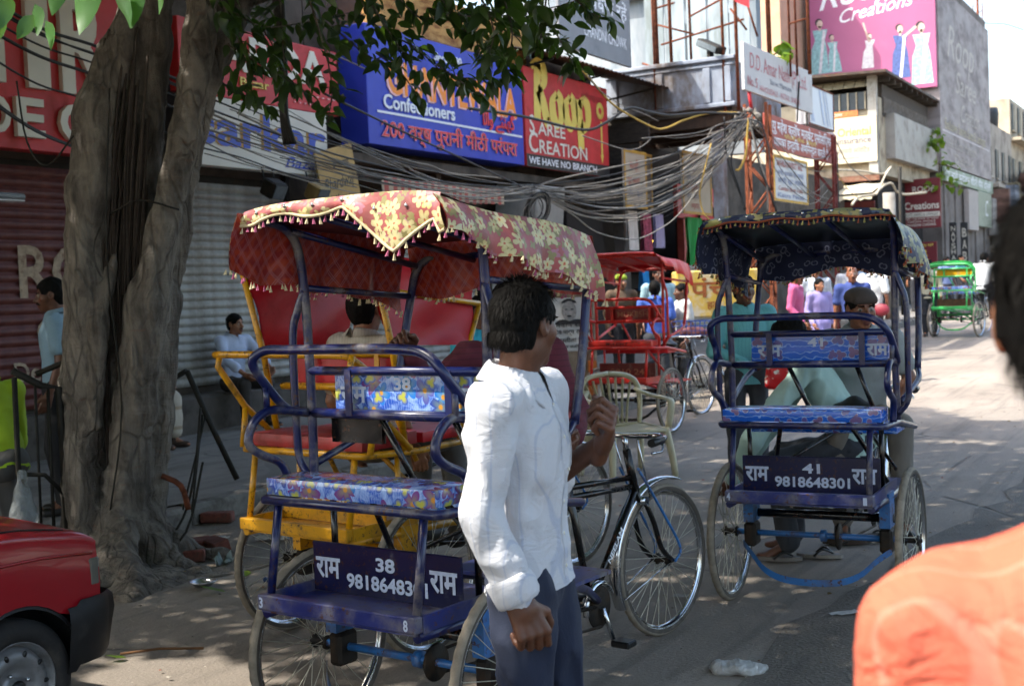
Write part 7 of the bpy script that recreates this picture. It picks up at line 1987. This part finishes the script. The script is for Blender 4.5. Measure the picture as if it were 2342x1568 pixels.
mb = MB(); mb.box(-.012, .003, .315, .36, .552, .655, bev=.008); mb.build('side_marker', mat('lamp_lens_dull', '#6d6a62', .2), CAR)
mb = MB(); mb.tube([(-.002, -1.2, .705), (.004, -.3, .712), (.0, .1, .70), (-.004, .33, .675)], .006, 5); mb.build('waist_crease', P_CAR, CAR)
tube(CAR, 'bonnet_gap', [(-.058, -1.2, .874), (-.058, -.6, .843), (-.058, -.3, .826), (-.058, 0, .81), (-.058, .12, .795), (-.06, .25, .772)], .0035, M_BVIN, 3, 5)
mb = MB(); mb.lathe([(.278, -.13), (.278, .0), (.262, .004)], 28, a0=0, a1=math.pi, c=(-.01, 0, .27)); mb.build('wheel_arch', M_PLAS, CAR)
mb = MB(); mb.box(-1.3, -.15, -.6, .33, .22, .5); mb.build('underbody', M_BVIN, CAR)
w = MB(); w.lathe([(.0, .012), (.028, .012), (.034, .004), (.034, -.01), (.07, -.014), (.078, .0), (.11, .012), (.135, .002), (.145, -.03), (.152, -.035), (.16, .006), (.166, .01), (.166, -.08)], 40); w = w.build('wheel', mat('wheel_silver', '#8f9092', .4, .5, .12, 8, .1, .4, '#5b5650', 6), CAR, (-.045, 0, .25))
ty = MB(); ty.lathe([(.163, .0), (.172, .02), (.2, .028), (.228, .018), (.243, -.004), (.245, -.07), (.243, -.14), (.225, -.16), (.165, -.15)], 48); ty.build('tyre', mat('car_tyre', '#232222', .8, 0, .2, 20, .15, .45, '#4b4640', 9), w)
for k in range(10):
    a = 2 * math.pi * k / 10
    s_ = MB(); s_.ell((.008, .122 * math.cos(a), .122 * math.sin(a)), (.006, .014, .009), 0, 10, 6, Matrix.Rotation(a, 3, 'X')); s_.build('wheel_slot', M_BVIN, w)
for k in range(4):
    a = 2 * math.pi * k / 4 + .4
    s_ = MB(); s_.ell((.0, .055 * math.cos(a), .055 * math.sin(a)), (.01, .008, .008), 0, 8, 6); s_.build('wheel_nut', M_CHROME, w)
s_ = MB(); s_.ell((.012, 0, 0), (.014, .032, .032), 0, 16, 8); s_.build('hub_cap', M_BVIN, w)

# ------------------------------------------------------------------ plastic chair
M_CHAIR = mat('cream_plastic', '#b5ac8e', .4, 0, .08, 4, .05, .25, '#7d7458', 6)
CH = thing('plastic_chair', 'cream moulded plastic armchair standing in the road', 'chair', (-4.46, 9.6, 0), face_cam(-4.46, 9.6, 28)); CH.scale = (1.18, 1.1, 1.0)
mb = MB(); mb.grid([[(-.22 + .44 * i / 10 * (1), -.2 + .42 * j / 10, .43 - .02 * math.sin(math.pi * i / 10) - .015 * math.sin(math.pi * j / 10) - (.03 if j == 10 else 0)) for j in range(11)] for i in range(11)]); mb.grid([[(-.22 + .44 * i / 10, -.2 + .42 * j / 10, .405) for j in range(11)] for i in range(11)][::-1]); mb.build('seat', M_CHAIR, CH)
mb = MB(); mb.tube([(-.22, -.2, .42), (.22, -.2, .42), (.22, .22, .40), (-.22, .22, .40)], .018, 6, 0, True); mb.build('seat_rim', M_CHAIR, CH)
for sx in (-1, 1):
    mb = MB(); mb.tube([(sx * .21, .2, .42), (sx * .235, .24, .2), (sx * .25, .26, 0)], [.03, .026, .022], 6, 0, False, 3); mb.build('leg', M_CHAIR, CH)
    mb = MB(); mb.tube([(sx * .2, -.18, .42), (sx * .23, -.24, .2), (sx * .25, -.28, 0)], [.03, .026, .022], 6, 0, False, 3); mb.build('leg', M_CHAIR, CH)
    mb = MB(); mb.tube([(sx * .2, -.24, .72), (sx * .27, -.12, .665), (sx * .28, .08, .65), (sx * .265, .2, .62), (sx * .23, .21, .42)], [.024, .03, .032, .028, .026], 7, 0, False, 4, True, .55); mb.build('arm', M_CHAIR, CH)
    mb = MB(); mb.tube([(sx * .2, -.19, .42), (sx * .235, -.24, .62), (sx * .225, -.27, .76), (sx * .15, -.29, .835), (0, -.30, .86)], [.026, .03, .034, .036, .036], 7, 0, False, 4, True, .6); mb.build('back_frame', M_CHAIR, CH)
for k in range(7):
    u = (k - 3) / 3
    mb = MB(); mb.tube([(u * .10, -.205, .43), (u * .14, -.25, .6), (u * .185, -.285, .83 - .05 * u * u)], [.021, .018, .021], 6, 0, False, 4, True, .35); mb.build('back_slat', M_CHAIR, CH)

# ------------------------------------------------------------------ iron guards by the tree
G = thing('tree_guard', 'dark bent iron guard railing left of the tree trunk', 'railing', (-6.3, 5.02, 0), R(33))
for k, (x, y) in enumerate(((-.04, -.02), (.06, .04), (.13, .06), (.2, .07), (.05, .3), (.15, .32))):
    tube(G, 'guard_bar', [(x, y, .0), (x + .01, y, 1.2 - .03 * k)], .009 if k else .017, M_IRON)
tube(G, 'guard_rail', [(.0, .3, 1.2), (.25, .28, 1.29)], .018, M_IRON)
tube(G, 'guard_rail', [(-.04, -.02, 1.24), (.1, .05, 1.14), (.2, .07, 1.12), (.215, .07, .0)], .022, M_IRON)
tube(G, 'guard_rail', [(-.04, -.02, .62), (.1, .04, .6), (.2, .06, .48)], .014, M_IRON)
G = thing('broken_grille', 'broken iron frame leaning behind the tree trunk', 'frame', (-6.75, 6.85, .155), R(30))
tube(G, 'frame_bar', [(-.2, .05, .85), (.0, .0, .95)], .02, M_IRON); tube(G, 'frame_bar', [(.0, .0, .95), (.17, .02, .5), (.32, .06, .12)], .022, M_IRON); tube(G, 'frame_bar', [(.1, .0, .62), (.08, -.4, -.1)], .008, M_IRON); tube(G, 'frame_bar', [(.12, .0, .6), (.02, -.5, -.12)], .008, M_IRON)
G = thing('bent_rod', 'thin bent iron rods sticking up beside the trunk', 'rod', (-5.75, 5.55, 0), R(30))
tube(G, 'rod', [(-.12, -.1, .02), (.1, 0, .22), (.2, .05, .5), (.26, .08, .95)], .008, M_IRON, 4); tube(G, 'rod', [(-.05, -.15, .02), (.16, -.03, .2), (.27, .03, .62)], .008, M_IRON, 4); tube(G, 'rod', [(.02, 0, .55), (.13, .02, .48), (.17, .02, .33)], .018, M_RUST, 3)
# clear bag in the stooping person's hand
f = Field(.012); f.cone((0, 0, .17), (0, 0, .05), .045, .075, .03).ell((0, 0, 0), (.085, .075, .075), .03); f.cone((0, 0, .17), (.01, 0, .27), .02, .03, .02)
cl = NT('clear_plastic'); cl.base((.75, .8, .8, 1)); cl.rough(.12); cl.b.inputs['Transmission Weight'].default_value = .75; cl.b.inputs['IOR'].default_value = 1.2; cl.bump(cl.noise(cl.coord(), 25, 4), .6, .03)
tag(from_fields('plastic_bag', [f.mesh(lambda P: .006 * vnoise(P * 30, 3))], cl.m, None, (-6.1, 4.83, .38)), 'clear plastic bag dangling from the stooping person', 'bag')
# red printed bag held by the man in teal
f = Field(.012); f.box((0, 0, .16), (.12, .035, .16), .03, .02).cone((0, 0, .3), (0, 0, .4), .06, .02, .05)
rbm = NT('bag_red_print'); o_ = rbm.coord(); rbm.base(rbm.mix(rbm.step(rbm.noise(o_, 14, 3), .55, .6), srgb('#c01c20'), srgb('#d9cfc4'))); rbm.rough(.35)
tag(from_fields('plastic_bag', [f.mesh(lambda P: .008 * vnoise(P * 20, 3))], rbm.m, None, (-2.95, 9.1, .78), (0, .1, R(20))), 'red and white plastic bag held by the man in teal', 'bag')
# red shoulder bag
f = Field(.014); f.ell((0, 0, 0), (.13, .06, .1), .02); tag(from_fields('shoulder_bag', [f.mesh()], mat('bag_maroon', '#7a2030', .6), None, (-4.85, 20.12, 1.1)), 'small red shoulder bag on the person in white', 'bag')

# ------------------------------------------------------------------ pillar with posters, yellow cart
PL = thing('poster_pillar', 'squat masonry pillar plastered with black and white posters', 'pillar', (-6.98, 13.55, .15), face_cam(-6.98, 13.55, 6))
mb = MB(); mb.box(-.27, .27, -.25, .25, 0, 1.72, bev=.03); mb.build('block', mat('pillar_plaster', '#8a7a66', .9, 0, .3, 5, .5, .6, '#5d3f2c', 3), PL)
M_PAPER = mat('poster_paper', '#b8b8b6', .8, 0, .06, 8, .1, .15, '#8f8a80', 5); M_INK = mat('poster_ink', '#242426', .8, 0, .2, 20)
def poster(x0, x1, z0, z1, n):
    mb = MB(); mb.grid([[(x0 + (x1 - x0) * i / 6, .2565 + .004 * math.sin(i * 2.1 + j), z0 + (z1 - z0) * j / 8) for i in range(7)] for j in range(9)][::-1]); p = mb.build('poster', M_PAPER, PL); return p
p1 = poster(-.22, .26, .72, 1.36, 1)
lettering([('नवीन सभा', .02, .28, .045, 0, .02, 0, .4), ('28 मार्च रविवार', .02, .2, .05, 0, .015, 0, .42), ('रामलीला मैदान', .02, .1, .05, 0, .015, 0, .42), ('मुख्य अतिथि', .05, .03, .035, 0, .01, 0, .3)], [M_INK], 'poster_lettering', p1, (.24, .264, .73), (R(90), 0, R(180)))
mb = MB()
mb.add([(.09 * math.cos(a), 0, .12 * math.sin(a)) for a in np.linspace(0, 6.1, 14)], [tuple(range(14))], 0)
mb.add([(.1 * math.cos(a), -.001, .07 + .08 * math.sin(a)) for a in np.linspace(.3, 2.85, 8)], [tuple(range(8))], 1)
for q in (-1, 1):
    mb.add([(q * .035 + .02 * math.cos(a), .001, .02 + .008 * math.sin(a)) for a in np.linspace(0, 6, 8)], [tuple(range(8))], 1)
mb.add([(.03 * math.cos(a), .001, -.06 + .012 * math.sin(a)) for a in np.linspace(0, 6, 8)], [tuple(range(8))], 1); mb.add([(-.2, -.001, -.16), (.2, -.001, -.16), (.12, -.001, -.1), (-.12, -.001, -.1)], [(0, 1, 2, 3)], 1)
mb.build('printed_portrait', [mat('ink_mid', '#8c8a88', .8, 0, .25, 30), M_INK], p1, (.05, .266, 1.2), (0, 0, 0))
o_ = MB(); o_.box(-.05, .05, 0, .04, .2, .7); o_.build('orange_pipe', mat('pipe_orange', '#b5601c', .6), PL, (-.2, .26, -.1))

CT = thing('painted_cart', 'yellow painted handcart box with flaking Hindi letters', 'cart', (-6.25, 16.35, gz(16.35)), face_cam(-6.25, 16.35, 8))
M_CYEL = mat('cart_yellow', '#b99a3e', .7, 0, .15, 5, .2, .5, '#b9b2a4', 6)
mb = MB(); mb.box(-.62, .5, -.3, .3, 1.02, 1.66, bev=.02); bxx = mb.build('box', M_CYEL, CT)
lettering([('पंचर', .18, .22, .22, 0, .02, 0, .7), ('हवा', .4, .06, .1, 0, .015)], [mat('letter_brown', '#8a4a1e', .8, 0, .2, 20)], 'painted_letters', bxx, (.5, .304, 1.08), (R(90), 0, R(180)))
for s in (-1, 1):
    mb = MB(); mb.tube([(.45, s * .28, 0), (.45, s * .28, 1.02)], .025, 6); mb.build('leg', M_IRON, CT)
wheel(CT, (-.45, .33, .36), R(90)); wheel(CT, (-.45, -.33, .36), R(90))
tube(CT, 'frame_bar', [(-.5, 0, .36), (-.45, 0, 1.02)], .025, M_IRON)
# blue wire basket on the red rickshaw's handlebar
BK = thing('wire_basket', 'blue wire basket full of rags on the red rickshaw handlebar', 'basket', (-5.5, 13.85, 1.02), R(-2))
M_BB = mat('basket_blue', '#2f55a8', .5)
for k in range(9):
    tube(BK, 'basket_wire', [(-.22 + k * .055, -.12, .0), (-.24 + k * .06, -.15, .16)], .004, M_BB, 0, 4); tube(BK, 'basket_wire', [(-.22 + k * .055, .12, .0), (-.24 + k * .06, .15, .16)], .004, M_BB, 0, 4)
for z in (0, .05, .1, .16):
    q = .02 * z / .16 + .22; tube(BK, 'basket_ring', [(-q, -.13 - z * .1, z), (q, -.13 - z * .1, z), (q, .13 + z * .1, z), (-q, .13 + z * .1, z)], .004, M_BB, 0, 4, True)
f = Field(.014); f.ell((0, 0, .02), (.2, .1, .07), .02); from_fields('rags', [f.mesh(lambda P: .02 * vnoise(P * 22, 3))], mat('rag_pink', '#8d5a58', .9, 0, .35, 14), BK)

# ------------------------------------------------------------------ small things on the ground
def brick(lab, x, y, rz, rx=0):
    mb = MB(); mb.box(-.115, .115, -.055, .055, 0, .075, bev=.008); V = np.array(mb.v); V += RNG.normal(0, .002, V.shape); mb.v = [tuple(v) for v in V]
    tag(mb.build('brick', mat('old_brick', '#6b3a2e', .9, 0, .25, 20, .5, .4, '#4a3f36', 12), None, (x, y, gz(y) + .012), (rx, 0, rz)), lab, 'brick')
brick('red brick lying against the kerb', -6.42, 6.75, .5); brick('dusty brick lying beyond the tree roots', -5.82, 5.9, 1.1, .1); brick('dusty brick half buried beside the tree roots', -5.62, 5.62, .7); brick('broken brick on the gutter dirt behind the foil bowl', -5.68, 5.95, -.4, .2)
def flatleaf(lab, x, y, rz, m, L=.12, W=.035):
    tag(link('fallen_leaf', leaf_mesh(L, W, m, -.15, int(x * 100)), None, (x, y, gz(y) + .012), (.06, .1, rz)), lab, 'leaf')
flatleaf('green leaf lying beside the foil bowl', -4.82, 5.1, 1.9, M_LEAFY, .15, .03); flatleaf('small green leaf lying above the foil bowl', -4.98, 5.42, .4, M_LEAFY, .09, .035); flatleaf('small leaf lying near the car bumper', -4.35, 3.95, 2.2, M_LEAFY, .09, .025)
M_YLEAF = leafmat('yellow_leaf', '#a8701c', '#c08a2a', .2)
flatleaf('yellow leaf lying by the tree roots', -5.5, 5.25, 1.2, M_YLEAF, .08, .03); flatleaf('second yellow leaf lying by the tree roots', -5.42, 5.3, -.6, M_YLEAF, .08, .02); flatleaf('yellow leaf lying behind the yellow rickshaw wheel', -5.2, 6.2, .4, M_YLEAF, .08, .03)
mb = MB(); mb.lathe([(.0, .004), (.045, .004), (.06, .02), (.075, .03), (.08, .028), (.064, .016), (.047, .0), (0, 0)], 26, axis='z')
V = np.array(mb.v); a = np.arctan2(V[:, 1], V[:, 0]); V[:, 2] += .004 * np.sin(a * 13); mb.v = [tuple(v) for v in V]
tag(mb.build('foil_bowl', mat('foil', '#b9bcc0', .22, .95, .1, 30, .3), None, (-5.05, 5.17, .012)), 'small silver foil bowl lying on the dirt', 'bowl')
def scrap(lab, x, y, rz, sx, sy, col, seed, name='paper_scrap', rough=.7, z=.012, h=.02):
    rn = np.random.default_rng(seed); n = 7
    P = [[((i / (n - 1) - .5) * sx + rn.normal(0, sx * .03), (j / (n - 1) - .5) * sy + rn.normal(0, sy * .03), abs(rn.normal(0, h))) for j in range(n)] for i in range(n)]
    mb = MB(); mb.grid(P); tag(mb.build(name, mat('scrap_' + col[1:], col, rough, 0, .12, 20, .1, .2), None, (x, y, gz(y) + z), (0, 0, rz)), lab, 'litter')
f = Field(.01); f.ell((0, 0, .03), (.15, .09, .05), .02).ell((.1, .02, .03), (.07, .06, .04), .03).ell((-.09, .03, .02), (.08, .06, .03), .03)
wp = NT('white_film'); wp.base((.62, .62, .6, 1)); wp.rough(.35); wp.b.inputs['Transmission Weight'].default_value = .35; wp.bump(wp.noise(wp.coord(), 18, 5, .6, 1), .8, .03)
o = tag(from_fields('plastic_bag', [f.mesh(lambda P: .018 * vnoise(P * 17, 2) + .014 * np.abs(vnoise(P * 34, 4)))], wp.m, None, (-1.78, 4.82, .0), (0, 0, R(20))), 'crumpled white plastic bag lying on the tar', 'bag'); o.scale = (.72, .72, .7)
scrap('white paper scrap lying on the tar beside the orange shirt', -1.62, 5.85, .6, .14, .05, '#b5b5b2', 1, h=.006)
scrap('crumpled pale plastic scrap lying behind the yellow rickshaw', -5.55, 6.35, .3, .22, .09, '#8b8d8a', 2)
scrap('grey paper scrap lying under the yellow rickshaw', -5.25, 6.5, .9, .16, .09, '#908a80', 3)
scrap('pale paper scrap lying beside the broken brick', -5.35, 5.65, 1.2, .12, .09, '#7d8a88', 4, h=.03)
scrap('small white scrap lying on the gutter dirt', -5.95, 6.3, .2, .08, .05, '#a9a9a6', 5, h=.006)
scrap('red scrap lying beside the trunk', -5.95, 5.85, .2, .08, .05, '#a03a2c', 6)
scrap('white chip on the tar near the shirt shoulder', -1.5, 6.7, .2, .08, .04, '#b5b5b2', 7, h=.006)
scrap('flat grey card lying on the road by the front wheel', -2.45, 5.9, .4, .12, .04, '#8d8a86', 8, h=.004)
scrap('blue and orange wrapper lying under the yellow rickshaw', -4.7, 5.35, .4, .09, .05, '#3d5a8c', 9)
tube(None, 'dry_stick', [(-4.42, 3.98, .015), (-4.3, 4.1, .02), (-4.12, 4.2, .015)], .006, mat('stick', '#6b4a2c', .9)); tag(bpy.data.objects['dry_stick'], 'dry brown stick lying beside the car bumper', 'stick')
# fine litter and grit, too much to count
rn = np.random.default_rng(4); mb = MB()
for i in range(900):
    x = -6.5 + 6.5 * rn.random() ** 1.2; y_ = 2.5 + 13 * rn.random(); s = .004 + .012 * rn.random() ** 3; a = rn.random() * 6.28
    mb.add([(x + s * math.cos(a + k * 1.57) * (1 + .4 * (k % 2)), y_ + s * math.sin(a + k * 1.57), gz(y_) + .011 + s * .35 * (k % 2)) for k in range(4)] + [(x, y_, gz(y_) + .012 + s * .6)], [(0, 1, 4), (1, 2, 4), (2, 3, 4), (3, 0, 4)], int(rn.integers(0, 4)))
g = stuff(mb.build('grit', [mat('grit_dark', '#4a443d', .9), mat('grit_pale', '#9a9184', .9), mat('grit_brick', '#7a4a38', .9), mat('grit_leaf', '#6b5a34', .9)], uv=False))
tag(g, 'fine grit, chips and leaf crumbs strewn over the road', 'grit')
# sandals under rickshaw 41
def sandal(lab, x, y, rz, col, h=.02):
    t = thing('sandal', lab, 'sandal', (x, y, gz(y) + .01), rz, 'sandals under rickshaw 41')
    P = [(.045 * math.cos(a) * (1 + .18 * math.sin(a)), .13 * math.sin(a)) for a in np.linspace(0, 2 * math.pi, 17)[:-1]]
    mb = MB(); mb.poly([(a, b, 0) for a, b in P], (0, 0, h)); mb.build('sole', mat('sandal_' + col[1:], col, .8, 0, .2, 12, .1), t)
    for s in (-1, 1):
        tube(t, 'strap', [(s * .048, -.03, .012), (s * .04, .02, .05), (0, .075, h + .005)], .007, M_BVIN, 4, 5)
sandal('grey flip-flop nearest under rickshaw 41', -2.27, 6.88, R(-75), '#6d6862'); sandal('pale flip-flop beside the grey one under rickshaw 41', -2.08, 7.03, R(-80), '#7d7870'); sandal('brown sandal under the axle of rickshaw 41', -2.05, 7.45, R(-70), '#3a2c22', .035); sandal('dark sandal at the back under rickshaw 41', -1.9, 7.6, R(-60), '#2c2622', .035)
# driver of the green rickshaw
j = SIT(.82, .11, .3, .35); j.update(upper((0, 0, .95), .45, dict(elR=(.28, .42, 1.15), wrR=(.26, .62, 1.0), elL=(-.28, .42, 1.15), wrL=(-.26, .62, 1.0))))
person('driver in a white shirt bending over the green rickshaw handlebar', (-4.4, 26.45, gz(26.4)), R(-9), 1.66, j, yaw=-25, skin=SK_B, shirt=cloth('plain_white_shirt', '#c2c4c4'), trousers=ST, seed=44, fieldh=.012, vox=.018)
# sprigs of young leaves growing out of the office wall
def sprig(lab, x, y, z, n, sp, seed):
    t = thing('wall_sprig', lab, 'plant', (x, y, z)); rn = random.Random(seed)
    me = leaf_mesh(.26, .1, M_LEAFY, .2, seed)
    for b in range(max(3, n // 9)):
        e = (rn.uniform(-sp, sp) * .4 + .2, rn.uniform(-sp, sp), rn.uniform(-.2, sp))
        P = [(0, 0, 0), (e[0] * .5, e[1] * .4, e[2] * .6), e]; tube(t, 'stem', P, [.018, .006], mat('stem_brown', '#5a4a34', .9), 4, 5)
        for _ in range(9):
            u = rn.uniform(.5, 1.05); o = link('leaf', me, t, tuple(np.array(e) * u + np.array([rn.uniform(-.2, .2) for _ in range(3)])), (rn.uniform(-1.4, .2), rn.uniform(-.6, .6), rn.uniform(0, 6.28))); q = rn.uniform(.6, 1.2); o.scale = (q, q, q)
sprig('bright green sprig growing from the office wall above the grey panel', -9.2, 46.2, 6.3, 50, .9, 1); sprig('bright green sprig hanging below the grey panel by the maroon sign', -8.9, 45.5, 4.9, 60, 1.0, 2); sprig('leafy twig growing between the rusty poles on the balcony', -7.3, 22.6, 5.75, 27, .5, 3)
